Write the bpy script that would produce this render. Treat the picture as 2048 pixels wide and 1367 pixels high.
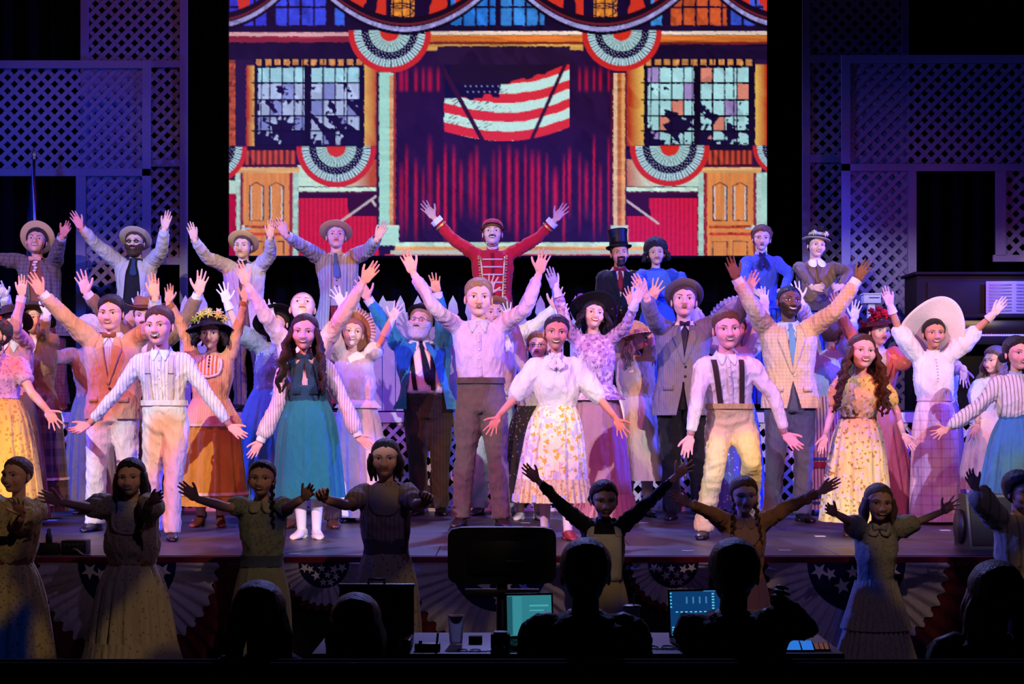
import bpy, math, random
import numpy as np
from mathutils import Vector, Matrix

sc = bpy.context.scene
for o in list(bpy.data.objects):
    bpy.data.objects.remove(o)
COL = sc.collection
R = math.radians
FPX, CX, HY, CZ = 3200.0, 1024.0, 812.0, 1.8        # lens in pixels, picture centre, horizon row, eye height
STAGE, PLAT = 0.9, 1.76                              # heights of the stage and of the rear platform


def W(px, py, D):
    return np.array([(px - CX) * D / FPX, D, CZ - (py - HY) * D / FPX])


def lin(c):
    if isinstance(c, str):
        c = [int(c[i:i + 2], 16) / 255 for i in (0, 2, 4)]
    return tuple((v / 12.92 if v <= .04045 else ((v + .055) / 1.055) ** 2.4) for v in c)


# ------------------------------------------------------------------ camera, world, exposure
cam = bpy.data.cameras.new('camera')
camo = bpy.data.objects.new('camera', cam)
COL.objects.link(camo)
sc.camera = camo
camo.location = (0, 0, CZ)
camo.rotation_euler = (R(90), 0, 0)
cam.sensor_width = 36
cam.lens = FPX / 2048 * 36
cam.shift_y = (HY - 683.5) / 2048
cam.clip_end = 200
cam.clip_start = .05

world = bpy.data.worlds.new('world')
sc.world = world
world.use_nodes = True
world.node_tree.nodes['Background'].inputs[0].default_value = (.25, .22, .5, 1)
world.node_tree.nodes['Background'].inputs[1].default_value = .006

vs = sc.view_settings
vs.view_transform = 'Standard'
vs.look = 'None'
vs.gamma = 1
vs.use_curve_mapping = False
vs.exposure = 0.14


def spot(name, loc, aim, color, power, size=40, blend=.3, radius=.08, cut=None, gobo=None):
    """A theatre lantern. cut = ((y, z) of the lower blade's line, (y, z) of the upper one's);
    gobo = list of (colour, threshold, scale, seed) glass breakup patterns in the gate."""
    l = bpy.data.lights.new(name, 'SPOT')
    l.energy = power
    l.color = color
    l.spot_size = R(size)
    l.spot_blend = blend
    l.shadow_soft_size = radius
    o = bpy.data.objects.new(name, l)
    o.location = loc
    d = Vector(aim) - Vector(loc)
    o.rotation_euler = d.to_track_quat('-Z', 'Y').to_euler()
    COL.objects.link(o)
    if cut or gobo:
        l.use_nodes = True
        nt = l.node_tree
        N, L = nt.nodes, nt.links
        em = N['Emission']
        tc = N.new('ShaderNodeTexCoord')
        sp = N.new('ShaderNodeSeparateXYZ')
        L.new(tc.outputs['Normal'], sp.inputs[0])

        def mth(op, a, b=None, c=None):
            n = N.new('ShaderNodeMath')
            n.operation = op
            for i, v in enumerate((a, b, c)):
                if v is None:
                    continue
                if isinstance(v, (int, float)):
                    n.inputs[i].default_value = v
                else:
                    L.new(v, n.inputs[i])
            return n.outputs[0]
        az = mth('ABSOLUTE', sp.outputs[2])
        u = mth('DIVIDE', sp.outputs[0], az)
        v = mth('DIVIDE', sp.outputs[1], az)
        s = None
        if cut:
            # shutter blades: each is the plane through the lantern and a line across the stage (y, z)
            inv = o.rotation_euler.to_matrix().transposed()
            Lp = Vector(loc)
            terms = []
            for blade, sg in zip(cut, (1, -1)):
                if blade is None:
                    continue
                dv = Vector((0, blade[0], blade[1])) - Vector((0, Lp.y, Lp.z))
                n3 = Vector((1, 0, 0)).cross(dv).normalized() * sg       # up-pointing for the lower blade
                if (n3.z < 0) == (sg > 0):
                    n3 = -n3
                nl = inv @ n3
                t = mth('ADD', mth('MULTIPLY', u, nl.x), mth('MULTIPLY', v, nl.y))
                t = mth('SUBTRACT', t, nl.z)
                mr = N.new('ShaderNodeMapRange')
                mr.inputs[1].default_value = -.008
                mr.inputs[2].default_value = .012
                L.new(t, mr.inputs[0])
                terms.append(mr.outputs[0])
            s = terms[0]
            for t in terms[1:]:
                s = mth('MULTIPLY', s, t)
        if gobo:
            cb = N.new('ShaderNodeCombineXYZ')
            L.new(u, cb.inputs[0])
            L.new(v, cb.inputs[1])
            colsock = None
            for (gc, thr, sc_, seed) in gobo:
                ns = N.new('ShaderNodeTexNoise')
                ns.noise_dimensions = '4D'
                ns.inputs['Scale'].default_value = sc_
                ns.inputs['Detail'].default_value = .6
                ns.inputs['W'].default_value = seed
                L.new(cb.outputs[0], ns.inputs['Vector'])
                mr = N.new('ShaderNodeMapRange')
                mr.inputs[1].default_value = thr
                mr.inputs[2].default_value = thr + .012
                L.new(ns.outputs['Fac'], mr.inputs[0])
                mx = N.new('ShaderNodeMix')
                mx.data_type = 'RGBA'
                L.new(mr.outputs[0], mx.inputs[0])
                if colsock is None:
                    mx.inputs[6].default_value = (*color, 1)
                else:
                    L.new(colsock, mx.inputs[6])
                mx.inputs[7].default_value = (*gc, 1)
                colsock = mx.outputs[2]
            l.color = (1, 1, 1)
            L.new(colsock, em.inputs[0])
        if s is not None:
            L.new(s, em.inputs[1])
        else:
            em.inputs[1].default_value = 1
    return o

# ---- stage lighting: lanterns over the audience and above the stage
LO, HI = (10.15, .9), (16.4, 3.46)
spot('front_light_left', (-6.2, 0, 7), (-1.2, 12.6, 2.3), (1, .58, .80), 5600, 54, .3, .05, cut=(LO, HI), gobo=[((1, .93, .94), .49, 17, 1), ((1, .28, .08), .61, 19, 4)])
spot('front_light_right', (6.8, 0, 7), (1.2, 12.6, 2.3), (.42, .38, 1), 4700, 54, .3, .05, cut=(LO, HI), gobo=[((.92, .86, 1), .52, 17, 3), ((1, .70, .25), .61, 20, 9)])
spot('front_light_centre', (0, -2, 7), (0, 12.8, 2.3), (1, .40, .62), 320, 52, .3, .05, cut=(LO, HI), gobo=[((.2, .22, 1), .54, 15, 6)])
spot('top_light_magenta_left', (-2.6, 8.6, 6.5), (-2.4, 11.0, 1.8), (1, .10, .32), 520, 66, .5, .1, cut=(LO, None))
spot('top_light_magenta_right', (2.6, 8.6, 6.5), (2.4, 11.0, 1.8), (1, .12, .5), 480, 66, .5, .1, cut=(LO, None))
spot('side_light_blue_right', (7.5, 12.8, 5.0), (0, 14.5, 2.4), (.04, .06, 1), 5200, 60, .4, .1)
spot('side_light_blue_left', (-7.5, 11.5, 5.5), (0, 13, 2.0), (.06, .10, 1), 3000, 60, .4, .1)
spot('back_light_blue', (0, 17.0, 7.5), (0, 12, 1.5), (.30, .32, 1), 1800, 90, .5, .15)
spot('wash_flats_left', (-6.0, 12.4, 4.0), (-4.8, 16.4, 3.2), (.03, .09, 1), 480, 70, .6, .15)
spot('wash_flats_left_top', (-3.0, 12.5, 7.8), (-3.6, 16.7, 5.6), (.9, .25, .5), 150, 50, .6, .15)
spot('wash_flats_right', (4.2, 13.4, 3.4), (3.9, 16.4, 3.0), (.55, .08, .8), 70, 80, .8, .15)
spot('spill_stalls', (1.5, 2, 6.5), (0, 9.2, .9), (1, .68, .52), 360, 75, .3, .05, cut=((8.2, 0), None), gobo=[((.0, .06, 1), .58, 26, 5), ((.20, .14, .36), .50, 18, 2)])


# ------------------------------------------------------------------ materials
_M = {}


def newmat(name, rough=.7, spec=.3, sheen=0):
    m = bpy.data.materials.new(name)
    m.use_nodes = True
    nt = m.node_tree
    b = nt.nodes['Principled BSDF']
    b.inputs['Roughness'].default_value = rough
    b.inputs['Specular IOR Level'].default_value = spec
    if sheen:
        b.inputs['Sheen Weight'].default_value = sheen
    return m, nt, b


def _bump(nt, b, scale, dist, detail=4, stretch=None):
    tc = nt.nodes.new('ShaderNodeTexCoord')
    ns = nt.nodes.new('ShaderNodeTexNoise')
    ns.inputs['Scale'].default_value = scale
    ns.inputs['Detail'].default_value = detail
    if stretch:
        mp = nt.nodes.new('ShaderNodeMapping')
        mp.inputs['Scale'].default_value = stretch
        nt.links.new(tc.outputs['Object'], mp.inputs[0])
        nt.links.new(mp.outputs[0], ns.inputs['Vector'])
    else:
        nt.links.new(tc.outputs['Object'], ns.inputs['Vector'])
    bp = nt.nodes.new('ShaderNodeBump')
    bp.inputs['Strength'].default_value = .8
    bp.inputs['Distance'].default_value = dist
    nt.links.new(ns.outputs['Fac'], bp.inputs['Height'])
    nt.links.new(bp.outputs[0], b.inputs['Normal'])
    return ns


def _math(nt, op, a, b=None):
    n = nt.nodes.new('ShaderNodeMath')
    n.operation = op
    for i, v in enumerate((a, b)):
        if v is None:
            continue
        if isinstance(v, (int, float)):
            n.inputs[i].default_value = v
        else:
            nt.links.new(v, n.inputs[i])
    return n.outputs[0]


def _mix(nt, f, a, b):
    mx = nt.nodes.new('ShaderNodeMix')
    mx.data_type = 'RGBA'
    if isinstance(f, (int, float)):
        mx.inputs[0].default_value = f
    else:
        nt.links.new(f, mx.inputs[0])
    for i, v in ((6, a), (7, b)):
        if isinstance(v, tuple):
            mx.inputs[i].default_value = (*v, 1)
        else:
            nt.links.new(v, mx.inputs[i])
    return mx.outputs[2]


def solid(c, rough=.75, bump=.004, scale=60, spec=.25, metal=0, var=.12):
    k = ('s', c, rough, bump, scale, spec, metal)
    if k in _M:
        return _M[k]
    m, nt, b = newmat('solid_' + str(c), rough, spec)
    b.inputs['Metallic'].default_value = metal
    L = lin(c)
    if bump:
        ns = _bump(nt, b, scale, bump)
        out = _mix(nt, ns.outputs['Fac'], tuple(v * (1 - var) for v in L), tuple(min(1, v * (1 + var)) for v in L))
        nt.links.new(out, b.inputs['Base Color'])
    else:
        b.inputs['Base Color'].default_value = (*L, 1)
    _M[k] = m
    return m


def cloth(c, pat=None, c2=None, freq=60, rough=.8, width=.25, c3=None):
    """pat: None, 'stripe', 'plaid', 'floral', 'dots', 'lace', 'hstripe'"""
    k = ('c', c, pat, c2, freq, rough, width, c3)
    if k in _M:
        return _M[k]
    m, nt, b = newmat('cloth_%s_%s' % (c, pat), rough, .2)
    L1, L2 = lin(c), lin(c2 or c)
    ns = _bump(nt, b, 24, .022, 4, (1, 1, .4))
    tc = nt.nodes.new('ShaderNodeTexCoord')
    sp = nt.nodes.new('ShaderNodeSeparateXYZ')
    nt.links.new(tc.outputs['Object'], sp.inputs[0])

    def wave(sock, f, w):
        fr = _math(nt, 'FRACT', _math(nt, 'MULTIPLY', sock, f))
        return _math(nt, 'LESS_THAN', fr, w)
    base = _mix(nt, ns.outputs['Fac'], tuple(v * .88 for v in L1), tuple(min(1, v * 1.1) for v in L1))
    out = base
    if pat == 'stripe':
        out = _mix(nt, wave(sp.outputs[0], freq, width), base, L2)
    elif pat == 'hstripe':
        out = _mix(nt, wave(sp.outputs[2], freq, width), base, L2)
    elif pat == 'plaid':
        a = wave(sp.outputs[0], freq, width)
        bb = wave(sp.outputs[2], freq, width)
        s = _math(nt, 'MULTIPLY', _math(nt, 'ADD', a, bb), .5)
        out = _mix(nt, s, base, L2)
    elif pat in ('floral', 'dots'):
        vo = nt.nodes.new('ShaderNodeTexVoronoi')
        vo.inputs['Scale'].default_value = freq
        nt.links.new(tc.outputs['Object'], vo.inputs['Vector'])
        dist = vo.outputs['Distance']
        if pat == 'floral':
            n2 = nt.nodes.new('ShaderNodeTexNoise')
            n2.inputs['Scale'].default_value = freq * 3
            nt.links.new(tc.outputs['Object'], n2.inputs['Vector'])
            dist = _math(nt, 'ADD', dist, _math(nt, 'MULTIPLY', _math(nt, 'SUBTRACT', n2.outputs['Fac'], .5), 1.1))
        f = _math(nt, 'LESS_THAN', dist, width)
        out = _mix(nt, f, base, L2)
        if c3:
            n3 = nt.nodes.new('ShaderNodeTexNoise')
            n3.inputs['Scale'].default_value = freq * .9
            n3.inputs['Detail'].default_value = 3
            nt.links.new(tc.outputs['Object'], n3.inputs['Vector'])
            out = _mix(nt, _math(nt, 'GREATER_THAN', n3.outputs['Fac'], .57), out, lin(c3))
    nt.links.new(out, b.inputs['Base Color'])
    b.inputs['Sheen Weight'].default_value = .15
    _M[k] = m
    return m


def skinmat():
    if 'skin' in _M:
        return _M['skin']
    m, nt, b = newmat('skin', .55, .25)
    at = nt.nodes.new('ShaderNodeAttribute')
    at.attribute_name = 'col'
    nt.links.new(at.outputs['Color'], b.inputs['Base Color'])
    _M['skin'] = m
    return m


def hairmat(c):
    k = ('h', c)
    if k in _M:
        return _M[k]
    m, nt, b = newmat('hair_' + c, .45, .4)
    ns = _bump(nt, b, 60, .02, 6, (3, 3, .5))
    L = lin(c)
    out = _mix(nt, ns.outputs['Fac'], tuple(v * .55 for v in L), tuple(min(1, v * 1.35) for v in L))
    nt.links.new(out, b.inputs['Base Color'])
    _M[k] = m
    return m


def glow(c, s):
    k = ('g', c, s)
    if k in _M:
        return _M[k]
    m, nt, b = newmat('screen_glow', .4, .3)
    b.inputs['Base Color'].default_value = (0, 0, 0, 1)
    b.inputs['Emission Color'].default_value = (*lin(c), 1)
    b.inputs['Emission Strength'].default_value = s
    _M[k] = m
    return m


# ------------------------------------------------------------------ mesh tools
class Geo:
    def __init__(s):
        s.V, s.F, s.n, s.C = [], [], 0, []

    def add(s, VF, col=None):
        V, Fc = VF
        V = np.asarray(V, float)
        s.V.append(V)
        s.F.extend([tuple(int(i) + s.n for i in f) for f in Fc])
        s.n += len(V)
        if col is not None:
            col = np.asarray(col, float)
            if col.ndim == 1:
                col = np.tile(col, (len(V), 1))
            s.C.append(col)
        return s

    def arr(s):
        return (np.concatenate(s.V) if s.V else np.zeros((0, 3))), s.F


def mesh_of(name, V, Fc, mat=None, smooth=True, col=None):
    me = bpy.data.meshes.new(name)
    V = np.asarray(V, np.float32)
    if isinstance(Fc, np.ndarray):
        lens = np.full(len(Fc), Fc.shape[1], np.int32)
    else:
        lens = np.fromiter((len(f) for f in Fc), np.int32, len(Fc))
    flat = Fc.astype(np.int32).ravel() if isinstance(Fc, np.ndarray) else np.fromiter((i for f in Fc for i in f), np.int32, int(lens.sum()))
    me.vertices.add(len(V))
    me.vertices.foreach_set('co', V.ravel())
    me.loops.add(len(flat))
    me.loops.foreach_set('vertex_index', flat)
    me.polygons.add(len(Fc))
    st = np.concatenate([[0], np.cumsum(lens)[:-1]]).astype(np.int32) if len(Fc) else np.zeros(0, np.int32)
    me.polygons.foreach_set('loop_start', st)
    me.polygons.foreach_set('loop_total', lens)
    me.polygons.foreach_set('use_smooth', np.full(len(Fc), bool(smooth)))
    me.update(calc_edges=True)
    if col is not None:
        a = me.color_attributes.new('col', 'FLOAT_COLOR', 'POINT')
        c4 = np.ones((len(V), 4), np.float32)
        c4[:, :3] = col
        a.data.foreach_set('color', c4.ravel())
    if mat:
        me.materials.append(mat)
    return me


def put(name, me, parent=None, loc=None):
    o = bpy.data.objects.new(name, me)
    COL.objects.link(o)
    if parent is not None:
        o.parent = parent
    if loc is not None:
        o.location = loc
    return o


def obj(name, VF, mat, parent=None, smooth=True, loc=None, base=None):
    """one mesh object; base = world position of the parent's origin, subtracted from world coordinates"""
    V, Fc = VF.arr() if isinstance(VF, Geo) else VF
    V = np.asarray(V, float)
    if base is not None:
        V = V - np.asarray(base)
    return put(name, mesh_of(name, V, Fc, mat, smooth), parent, loc)


def tag(o, label, cat, group=None, kind=None):
    if label:
        o['label'] = label
    if cat:
        o['category'] = cat
    if group:
        o['group'] = group
    if kind:
        o['kind'] = kind
    return o


def empty(name, loc, label=None, cat=None, group=None, rz=0):
    o = bpy.data.objects.new(name, None)
    o.empty_display_size = .1
    o.location = loc
    o.rotation_euler = (0, 0, rz)
    COL.objects.link(o)
    return tag(o, label, cat, group)


def struct(o):
    o['kind'] = 'structure'
    return o


def box(x0, x1, y0, y1, z0, z1, bev=0):
    if bev <= 0:
        V = [(x, y, z) for x in (x0, x1) for y in (y0, y1) for z in (z0, z1)]
        Fc = [(0, 1, 3, 2), (4, 6, 7, 5), (0, 4, 5, 1), (2, 3, 7, 6), (0, 2, 6, 4), (1, 5, 7, 3)]
        return np.array(V), Fc
    import bmesh
    bm = bmesh.new()
    bmesh.ops.create_cube(bm, size=1)
    for v in bm.verts:
        v.co = ((x0 + x1) / 2 + v.co.x * (x1 - x0), (y0 + y1) / 2 + v.co.y * (y1 - y0), (z0 + z1) / 2 + v.co.z * (z1 - z0))
    bmesh.ops.bevel(bm, geom=bm.edges[:], offset=bev, segments=2, affect='EDGES', profile=.5)
    bm.verts.index_update()
    V = np.array([v.co[:] for v in bm.verts])
    Fc = [tuple(v.index for v in f.verts) for f in bm.faces]
    bm.free()
    return V, Fc


def grid_faces(m, n, closed=True, off=0):
    Fc = []
    for i in range(m - 1):
        for j in range(n if closed else n - 1):
            a = i * n + j
            b = i * n + (j + 1) % n
            Fc.append((off + a, off + b, off + b + n, off + a + n))
    return Fc


def catmull(P, k):
    P = np.asarray(P, float)
    if P.ndim == 1:
        P = P[:, None]
    Q = np.vstack([2 * P[0] - P[1], P, 2 * P[-1] - P[-2]])
    out = []
    for i in range(1, len(Q) - 2):
        p0, p1, p2, p3 = Q[i - 1:i + 3]
        for t in np.linspace(0, 1, k, endpoint=False):
            out.append(.5 * (2 * p1 + (p2 - p0) * t + (2 * p0 - 5 * p1 + 4 * p2 - p3) * t * t + (3 * p1 - p0 - 3 * p2 + p3) * t ** 3))
    out.append(P[-1])
    return np.array(out)


def tube(P, r, n=12, caps=True, k=0, up=(0, -1, 0), round_end=False):
    """tube along points P, radii r (scalar, list, or list of (a,b): a along side axis, b along 'up')"""
    P = np.asarray(P, float)
    r = np.asarray(r, float)
    if r.ndim == 0:
        r = np.full(len(P), float(r))
    if r.ndim == 1:
        r = np.stack([r, r], 1)
    if k:
        P, r = catmull(P, k), np.maximum(catmull(r, k), 1e-4)
    if round_end:
        d0 = P[0] - P[1]
        d0 /= np.linalg.norm(d0) + 1e-9
        d1 = P[-1] - P[-2]
        d1 /= np.linalg.norm(d1) + 1e-9
        P = np.vstack([P[0] + d0 * r[0].mean() * .9, P[0] + d0 * r[0].mean() * .6, P, P[-1] + d1 * r[-1].mean() * .6, P[-1] + d1 * r[-1].mean() * .9])
        r = np.vstack([r[0] * .4, r[0] * .8, r, r[-1] * .8, r[-1] * .4])
    T = np.gradient(P, axis=0)
    T /= np.linalg.norm(T, axis=1)[:, None] + 1e-9
    u = np.asarray(up, float)
    V = []
    a = np.linspace(0, 2 * math.pi, n, endpoint=False)
    for i in range(len(P)):
        u = u - T[i] * np.dot(u, T[i])
        if np.linalg.norm(u) < 1e-3:
            u = np.cross(T[i], (1, .1, 0))
        u = u / np.linalg.norm(u)
        s = np.cross(T[i], u)
        V.append(P[i] + np.outer(np.cos(a) * r[i, 0], s) + np.outer(np.sin(a) * r[i, 1], u))
    V = np.concatenate(V)
    Fc = grid_faces(len(P), n)
    if caps:
        Fc.append(tuple(range(n))[::-1])
        Fc.append(tuple((len(P) - 1) * n + j for j in range(n)))
    return V, Fc


def rings(C, rx, ry, n=32, caps=True, e=2.0, mod=None):
    """stack of horizontal rings. angle 0 = front (-y), x grows with sin. mod(i, ang) multiplies the radius"""
    C = np.asarray(C, float)
    a = np.linspace(0, 2 * math.pi, n, endpoint=False)
    sx, cy = np.sin(a), -np.cos(a)
    if e != 2:
        q = (np.abs(sx) ** e + np.abs(cy) ** e) ** (-1 / e)
        sx, cy = sx * q, cy * q
    V = []
    for i in range(len(C)):
        m = 1 if mod is None else mod(i, a)
        V.append(np.stack([C[i, 0] + sx * rx[i] * m, C[i, 1] + cy * ry[i] * m, np.full(n, C[i, 2])], 1))
    V = np.concatenate(V)
    Fc = grid_faces(len(C), n)
    if caps:
        Fc.append(tuple(range(n))[::-1])
        Fc.append(tuple((len(C) - 1) * n + j for j in range(n)))
    return V, Fc


def lathe(prof, n=32, M=None, sq=None, mod=None, caps=True):
    """profile of (r, z) about z. sq=(sx, sy); mod(ang, r, z) -> (r, z)"""
    a = np.linspace(0, 2 * math.pi, n, endpoint=False)
    V = []
    for (r, z) in prof:
        rr, zz = np.full(n, float(r)), np.full(n, float(z))
        if mod:
            rr, zz = mod(a, rr, zz)
        x, y = np.sin(a) * rr, -np.cos(a) * rr
        if sq:
            x, y = x * sq[0], y * sq[1]
        V.append(np.stack([x, y, zz], 1))
    V = np.concatenate(V)
    Fc = grid_faces(len(prof), n)
    if caps:
        Fc.append(tuple(range(n))[::-1])
        Fc.append(tuple((len(prof) - 1) * n + j for j in range(n)))
    if M is not None:
        V = xf(V, M)
    return V, Fc


def xf(V, M):
    M = np.array(M)
    return np.asarray(V) @ M[:3, :3].T + M[:3, 3]


def ball(c, r, n=10, m=7):
    c = np.asarray(c, float)
    r = np.broadcast_to(np.asarray(r, float), (3,))
    V = []
    for i in range(m):
        t = math.pi * (i + .15) / (m - .7)
        for j in range(n):
            a = 2 * math.pi * j / n
            V.append((c[0] + r[0] * math.sin(t) * math.cos(a), c[1] + r[1] * math.sin(t) * math.sin(a), c[2] + r[2] * math.cos(t)))
    Fc = grid_faces(m, n)
    Fc = [f[::-1] for f in Fc]
    Fc.append(tuple(range(n)))
    Fc.append(tuple((m - 1) * n + j for j in range(n))[::-1])
    return np.array(V), Fc


def prism(poly, y0, y1):
    """extrude a 2-D outline (x, z) from y0 to y1"""
    n = len(poly)
    V = [(x, y0, z) for x, z in poly] + [(x, y1, z) for x, z in poly]
    Fc = [tuple(range(n)), tuple(range(2 * n - 1, n - 1, -1))]
    for i in range(n):
        j = (i + 1) % n
        Fc.append((i, i + n, j + n, j))
    return np.array(V), Fc


_rng = np.random.RandomState(5)
_WV = [(_rng.normal(size=3), _rng.uniform(0, 6.28)) for _ in range(24)]


def wnoise(P, f, seed=0, n=7):
    """cheap smooth noise, about -1..1"""
    s = np.zeros(len(P))
    for i in range(n):
        d, ph = _WV[(i + seed) % 24]
        s += np.sin(P @ (d * f * (1 + .35 * i)) + ph + seed * 1.7 + .8 * s)
    return s / n * 1.6


def vnormals(V, Fc):
    N = np.zeros_like(V)
    q = np.array([f if len(f) == 4 else (f[0], f[1], f[2], f[2]) for f in Fc if len(f) <= 4])
    a = V[q[:, 2]] - V[q[:, 0]]
    b = V[q[:, 3]] - V[q[:, 1]]
    t = q[:, 3] == q[:, 2]
    b[t] = V[q[t, 2]] - V[q[t, 1]]
    fn = np.cross(a, b)
    for j in range(4):
        np.add.at(N, q[:, j], fn)
    return N / (np.linalg.norm(N, axis=1)[:, None] + 1e-12)


JOBS = []


def remesh_later(VF, voxel, fn, smooth=4):
    V, Fc = VF.arr() if isinstance(VF, Geo) else VF
    me = mesh_of('tmp', V, Fc)
    o = bpy.data.objects.new('tmp', me)
    COL.objects.link(o)
    m = o.modifiers.new('r', 'REMESH')
    m.mode = 'VOXEL'
    m.voxel_size = voxel
    if smooth:
        s = o.modifiers.new('s', 'SMOOTH')
        s.factor = .5
        s.iterations = smooth
    JOBS.append((o, fn))


def run_jobs():
    global JOBS
    while JOBS:
        jobs, JOBS = JOBS, []
        bpy.context.view_layer.update()
        dg = bpy.context.evaluated_depsgraph_get()
        for o, fn in jobs:
            ev = o.evaluated_get(dg)
            me = ev.to_mesh()
            V = np.empty(len(me.vertices) * 3, np.float32)
            me.vertices.foreach_get('co', V)
            V = V.reshape(-1, 3).astype(float)
            nl = len(me.loops)
            li = np.empty(nl, np.int32)
            me.loops.foreach_get('vertex_index', li)
            tot = np.empty(len(me.polygons), np.int32)
            me.polygons.foreach_get('loop_total', tot)
            if (tot == 4).all():
                Fc = li.reshape(-1, 4)
            else:
                Fc, k = [], 0
                for t in tot:
                    Fc.append(tuple(li[k:k + t]))
                    k += t
            ev.to_mesh_clear()
            fn(V, Fc)
        for o, fn in jobs:
            me = o.data
            bpy.data.objects.remove(o)
            bpy.data.meshes.remove(me)

# ------------------------------------------------------------------ heads
def _ell(p, c, r):
    q = (p - np.array(c)) / np.array(r)
    n = np.linalg.norm(q, axis=-1)
    return (n - 1) * min(r) * (.5 + .5 * np.minimum(n, 1))


def _cap(p, a, b, ra, rb):
    a, b = np.array(a), np.array(b)
    t = np.clip(((p - a) @ (b - a)) / ((b - a) @ (b - a)), 0, 1)
    return np.linalg.norm(p - a - t[..., None] * (b - a), axis=-1) - (ra + (rb - ra) * t)


def _head_sdf(p, fem, child, fat):
    q = p.copy()
    q[..., 0] = np.abs(q[..., 0])
    jw = (.052 if fem else .060) + fat * .014
    jd = .073 - child * .006 - fem * .002
    parts = [
        (_ell(q, (0, .012, .032), (.073 + child * .002, .092, .084)), 1),
        (_ell(q, (0, -.024, -.034), (jw, .058, jd)), 1),
        (_ell(q, (0, -.064, -.092 + child * .006 + fem * .003), (.019 + fat * .012 - fem * .003, .016, .014)), 1),
        (_ell(q, (.038 + fat * .008, -.058, -.024), (.024, .024, .026)), 1),
        (_ell(q, (0, -.07, .022), (.048, .018, .012)), 1),
        (_cap(q, (0, -.088, .010), (0, -.106 + child * .006 + fem * .003, -.030), .0055, .0098), 1.0),
        (_ell(q, (.0125, -.094, -.034), (.006, .008, .005)), .7),
        (_ell(q, (0, -.082, -.056), (.027, .013, .013)), .6),
    ]
    k = .0085
    s = sum(w * np.exp(-np.clip(d, -.08, .3) / k) for d, w in parts)
    return -k * np.log(s + 1e-30)


_HT = {}


def head_template(fem=False, child=False, fat=0, lo=False, mouth=0):
    key = (fem, child, fat, lo)
    if key in _HT:
        return _HT[key]
    n, m = (60, 50) if lo == 'mid' else ((44, 34) if lo else (80, 72))
    t = np.linspace(-1, 1, n, endpoint=False) + 1 / n
    az = math.pi * (t * .36 + .64 * t ** 3)          # denser at the front
    s = np.linspace(0, 1, m)
    zz = np.concatenate([[.0], s[1:-1], [1.0]])
    pol = math.pi * (zz + .075 * np.sin(2 * math.pi * (zz - .03)) * (zz > 0) * (zz < 1))
    pol = np.clip(pol, .02, math.pi - .02)
    A, Pp = np.meshgrid(az, pol)
    d = np.stack([np.sin(Pp) * np.sin(A), -np.sin(Pp) * np.cos(A), np.cos(Pp)], -1).reshape(-1, 3)
    ts = np.linspace(.035, .15, 70)
    rr = np.full(len(d), .05)
    hit = np.zeros(len(d), bool)
    hi = np.full(len(d), .15)
    lo_ = np.full(len(d), .035)
    for q in ts[::-1]:
        f = _head_sdf(d * q, fem, child, fat)
        new = (~hit) & (f < 0)
        lo_[new] = q
        hi[new] = q + (ts[1] - ts[0])
        hit |= new
    for _ in range(10):
        mid = (lo_ + hi) / 2
        f = _head_sdf(d * mid[:, None], fem, child, fat)
        lo_ = np.where(f < 0, mid, lo_)
        hi = np.where(f < 0, hi, mid)
    rr = (lo_ + hi) / 2
    P = d * rr[:, None]
    fr = P[:, 1] < -.02
    ax = np.abs(P[:, 0])

    def ga(x, z, sx, sz):
        return np.exp(-((ax - x) / sx) ** 2 - ((P[:, 2] - z) / sz) ** 2) * fr
    dr = -.0105 * ga(.030, .003, .017, .011) + .0055 * ga(.031, .001, .0095, .006)
    dr += -.004 * ga(.0, -.0575, .022, .0022) - .003 * ga(0, -.073, .02, .005)
    dr += -.002 * ga(.032, -.05, .007, .016)
    P = P + d * dr[:, None]
    _HT[key] = (P, d, n, m)
    return _HT[key]


def face_color(P, skin, o):
    """vertex colours of a head: lips, teeth, eyes, brows, beard"""
    s = np.array(lin(skin))
    C = np.tile(s, (len(P), 1))
    x, y, z = P[:, 0], P[:, 1], P[:, 2]
    ax = np.abs(x)
    fr = y < -.035
    C *= (1 + .05 * wnoise(P, 60, 3)[:, None])
    bl = np.exp(-((ax - .036) / .016) ** 2 - ((z + .03) / .016) ** 2) * fr * o.get('blush', .35)
    C = C * (1 - bl[:, None] * np.array([0, .45, .35]))

    def blend(mask, col):
        mk = np.clip(mask, 0, 1)[:, None] * fr[:, None]
        return C * (1 - mk) + mk * np.array(lin(col))
    b = o.get('stubble')
    if b:
        low = np.clip((-.036 - z + .9 * np.maximum(0, ax - .03)) / .008, 0, 1) * (y < .02)
        lips = (x / .028) ** 2 + ((z + .058) / .011) ** 2
        mk = (low * np.clip((lips - .8) * 3, 0, 1) * o.get('stubble_amt', .7))[:, None]
        C = C * (1 - mk) + mk * np.array(lin(b))
    return np.clip(C, 0, 1)


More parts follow.
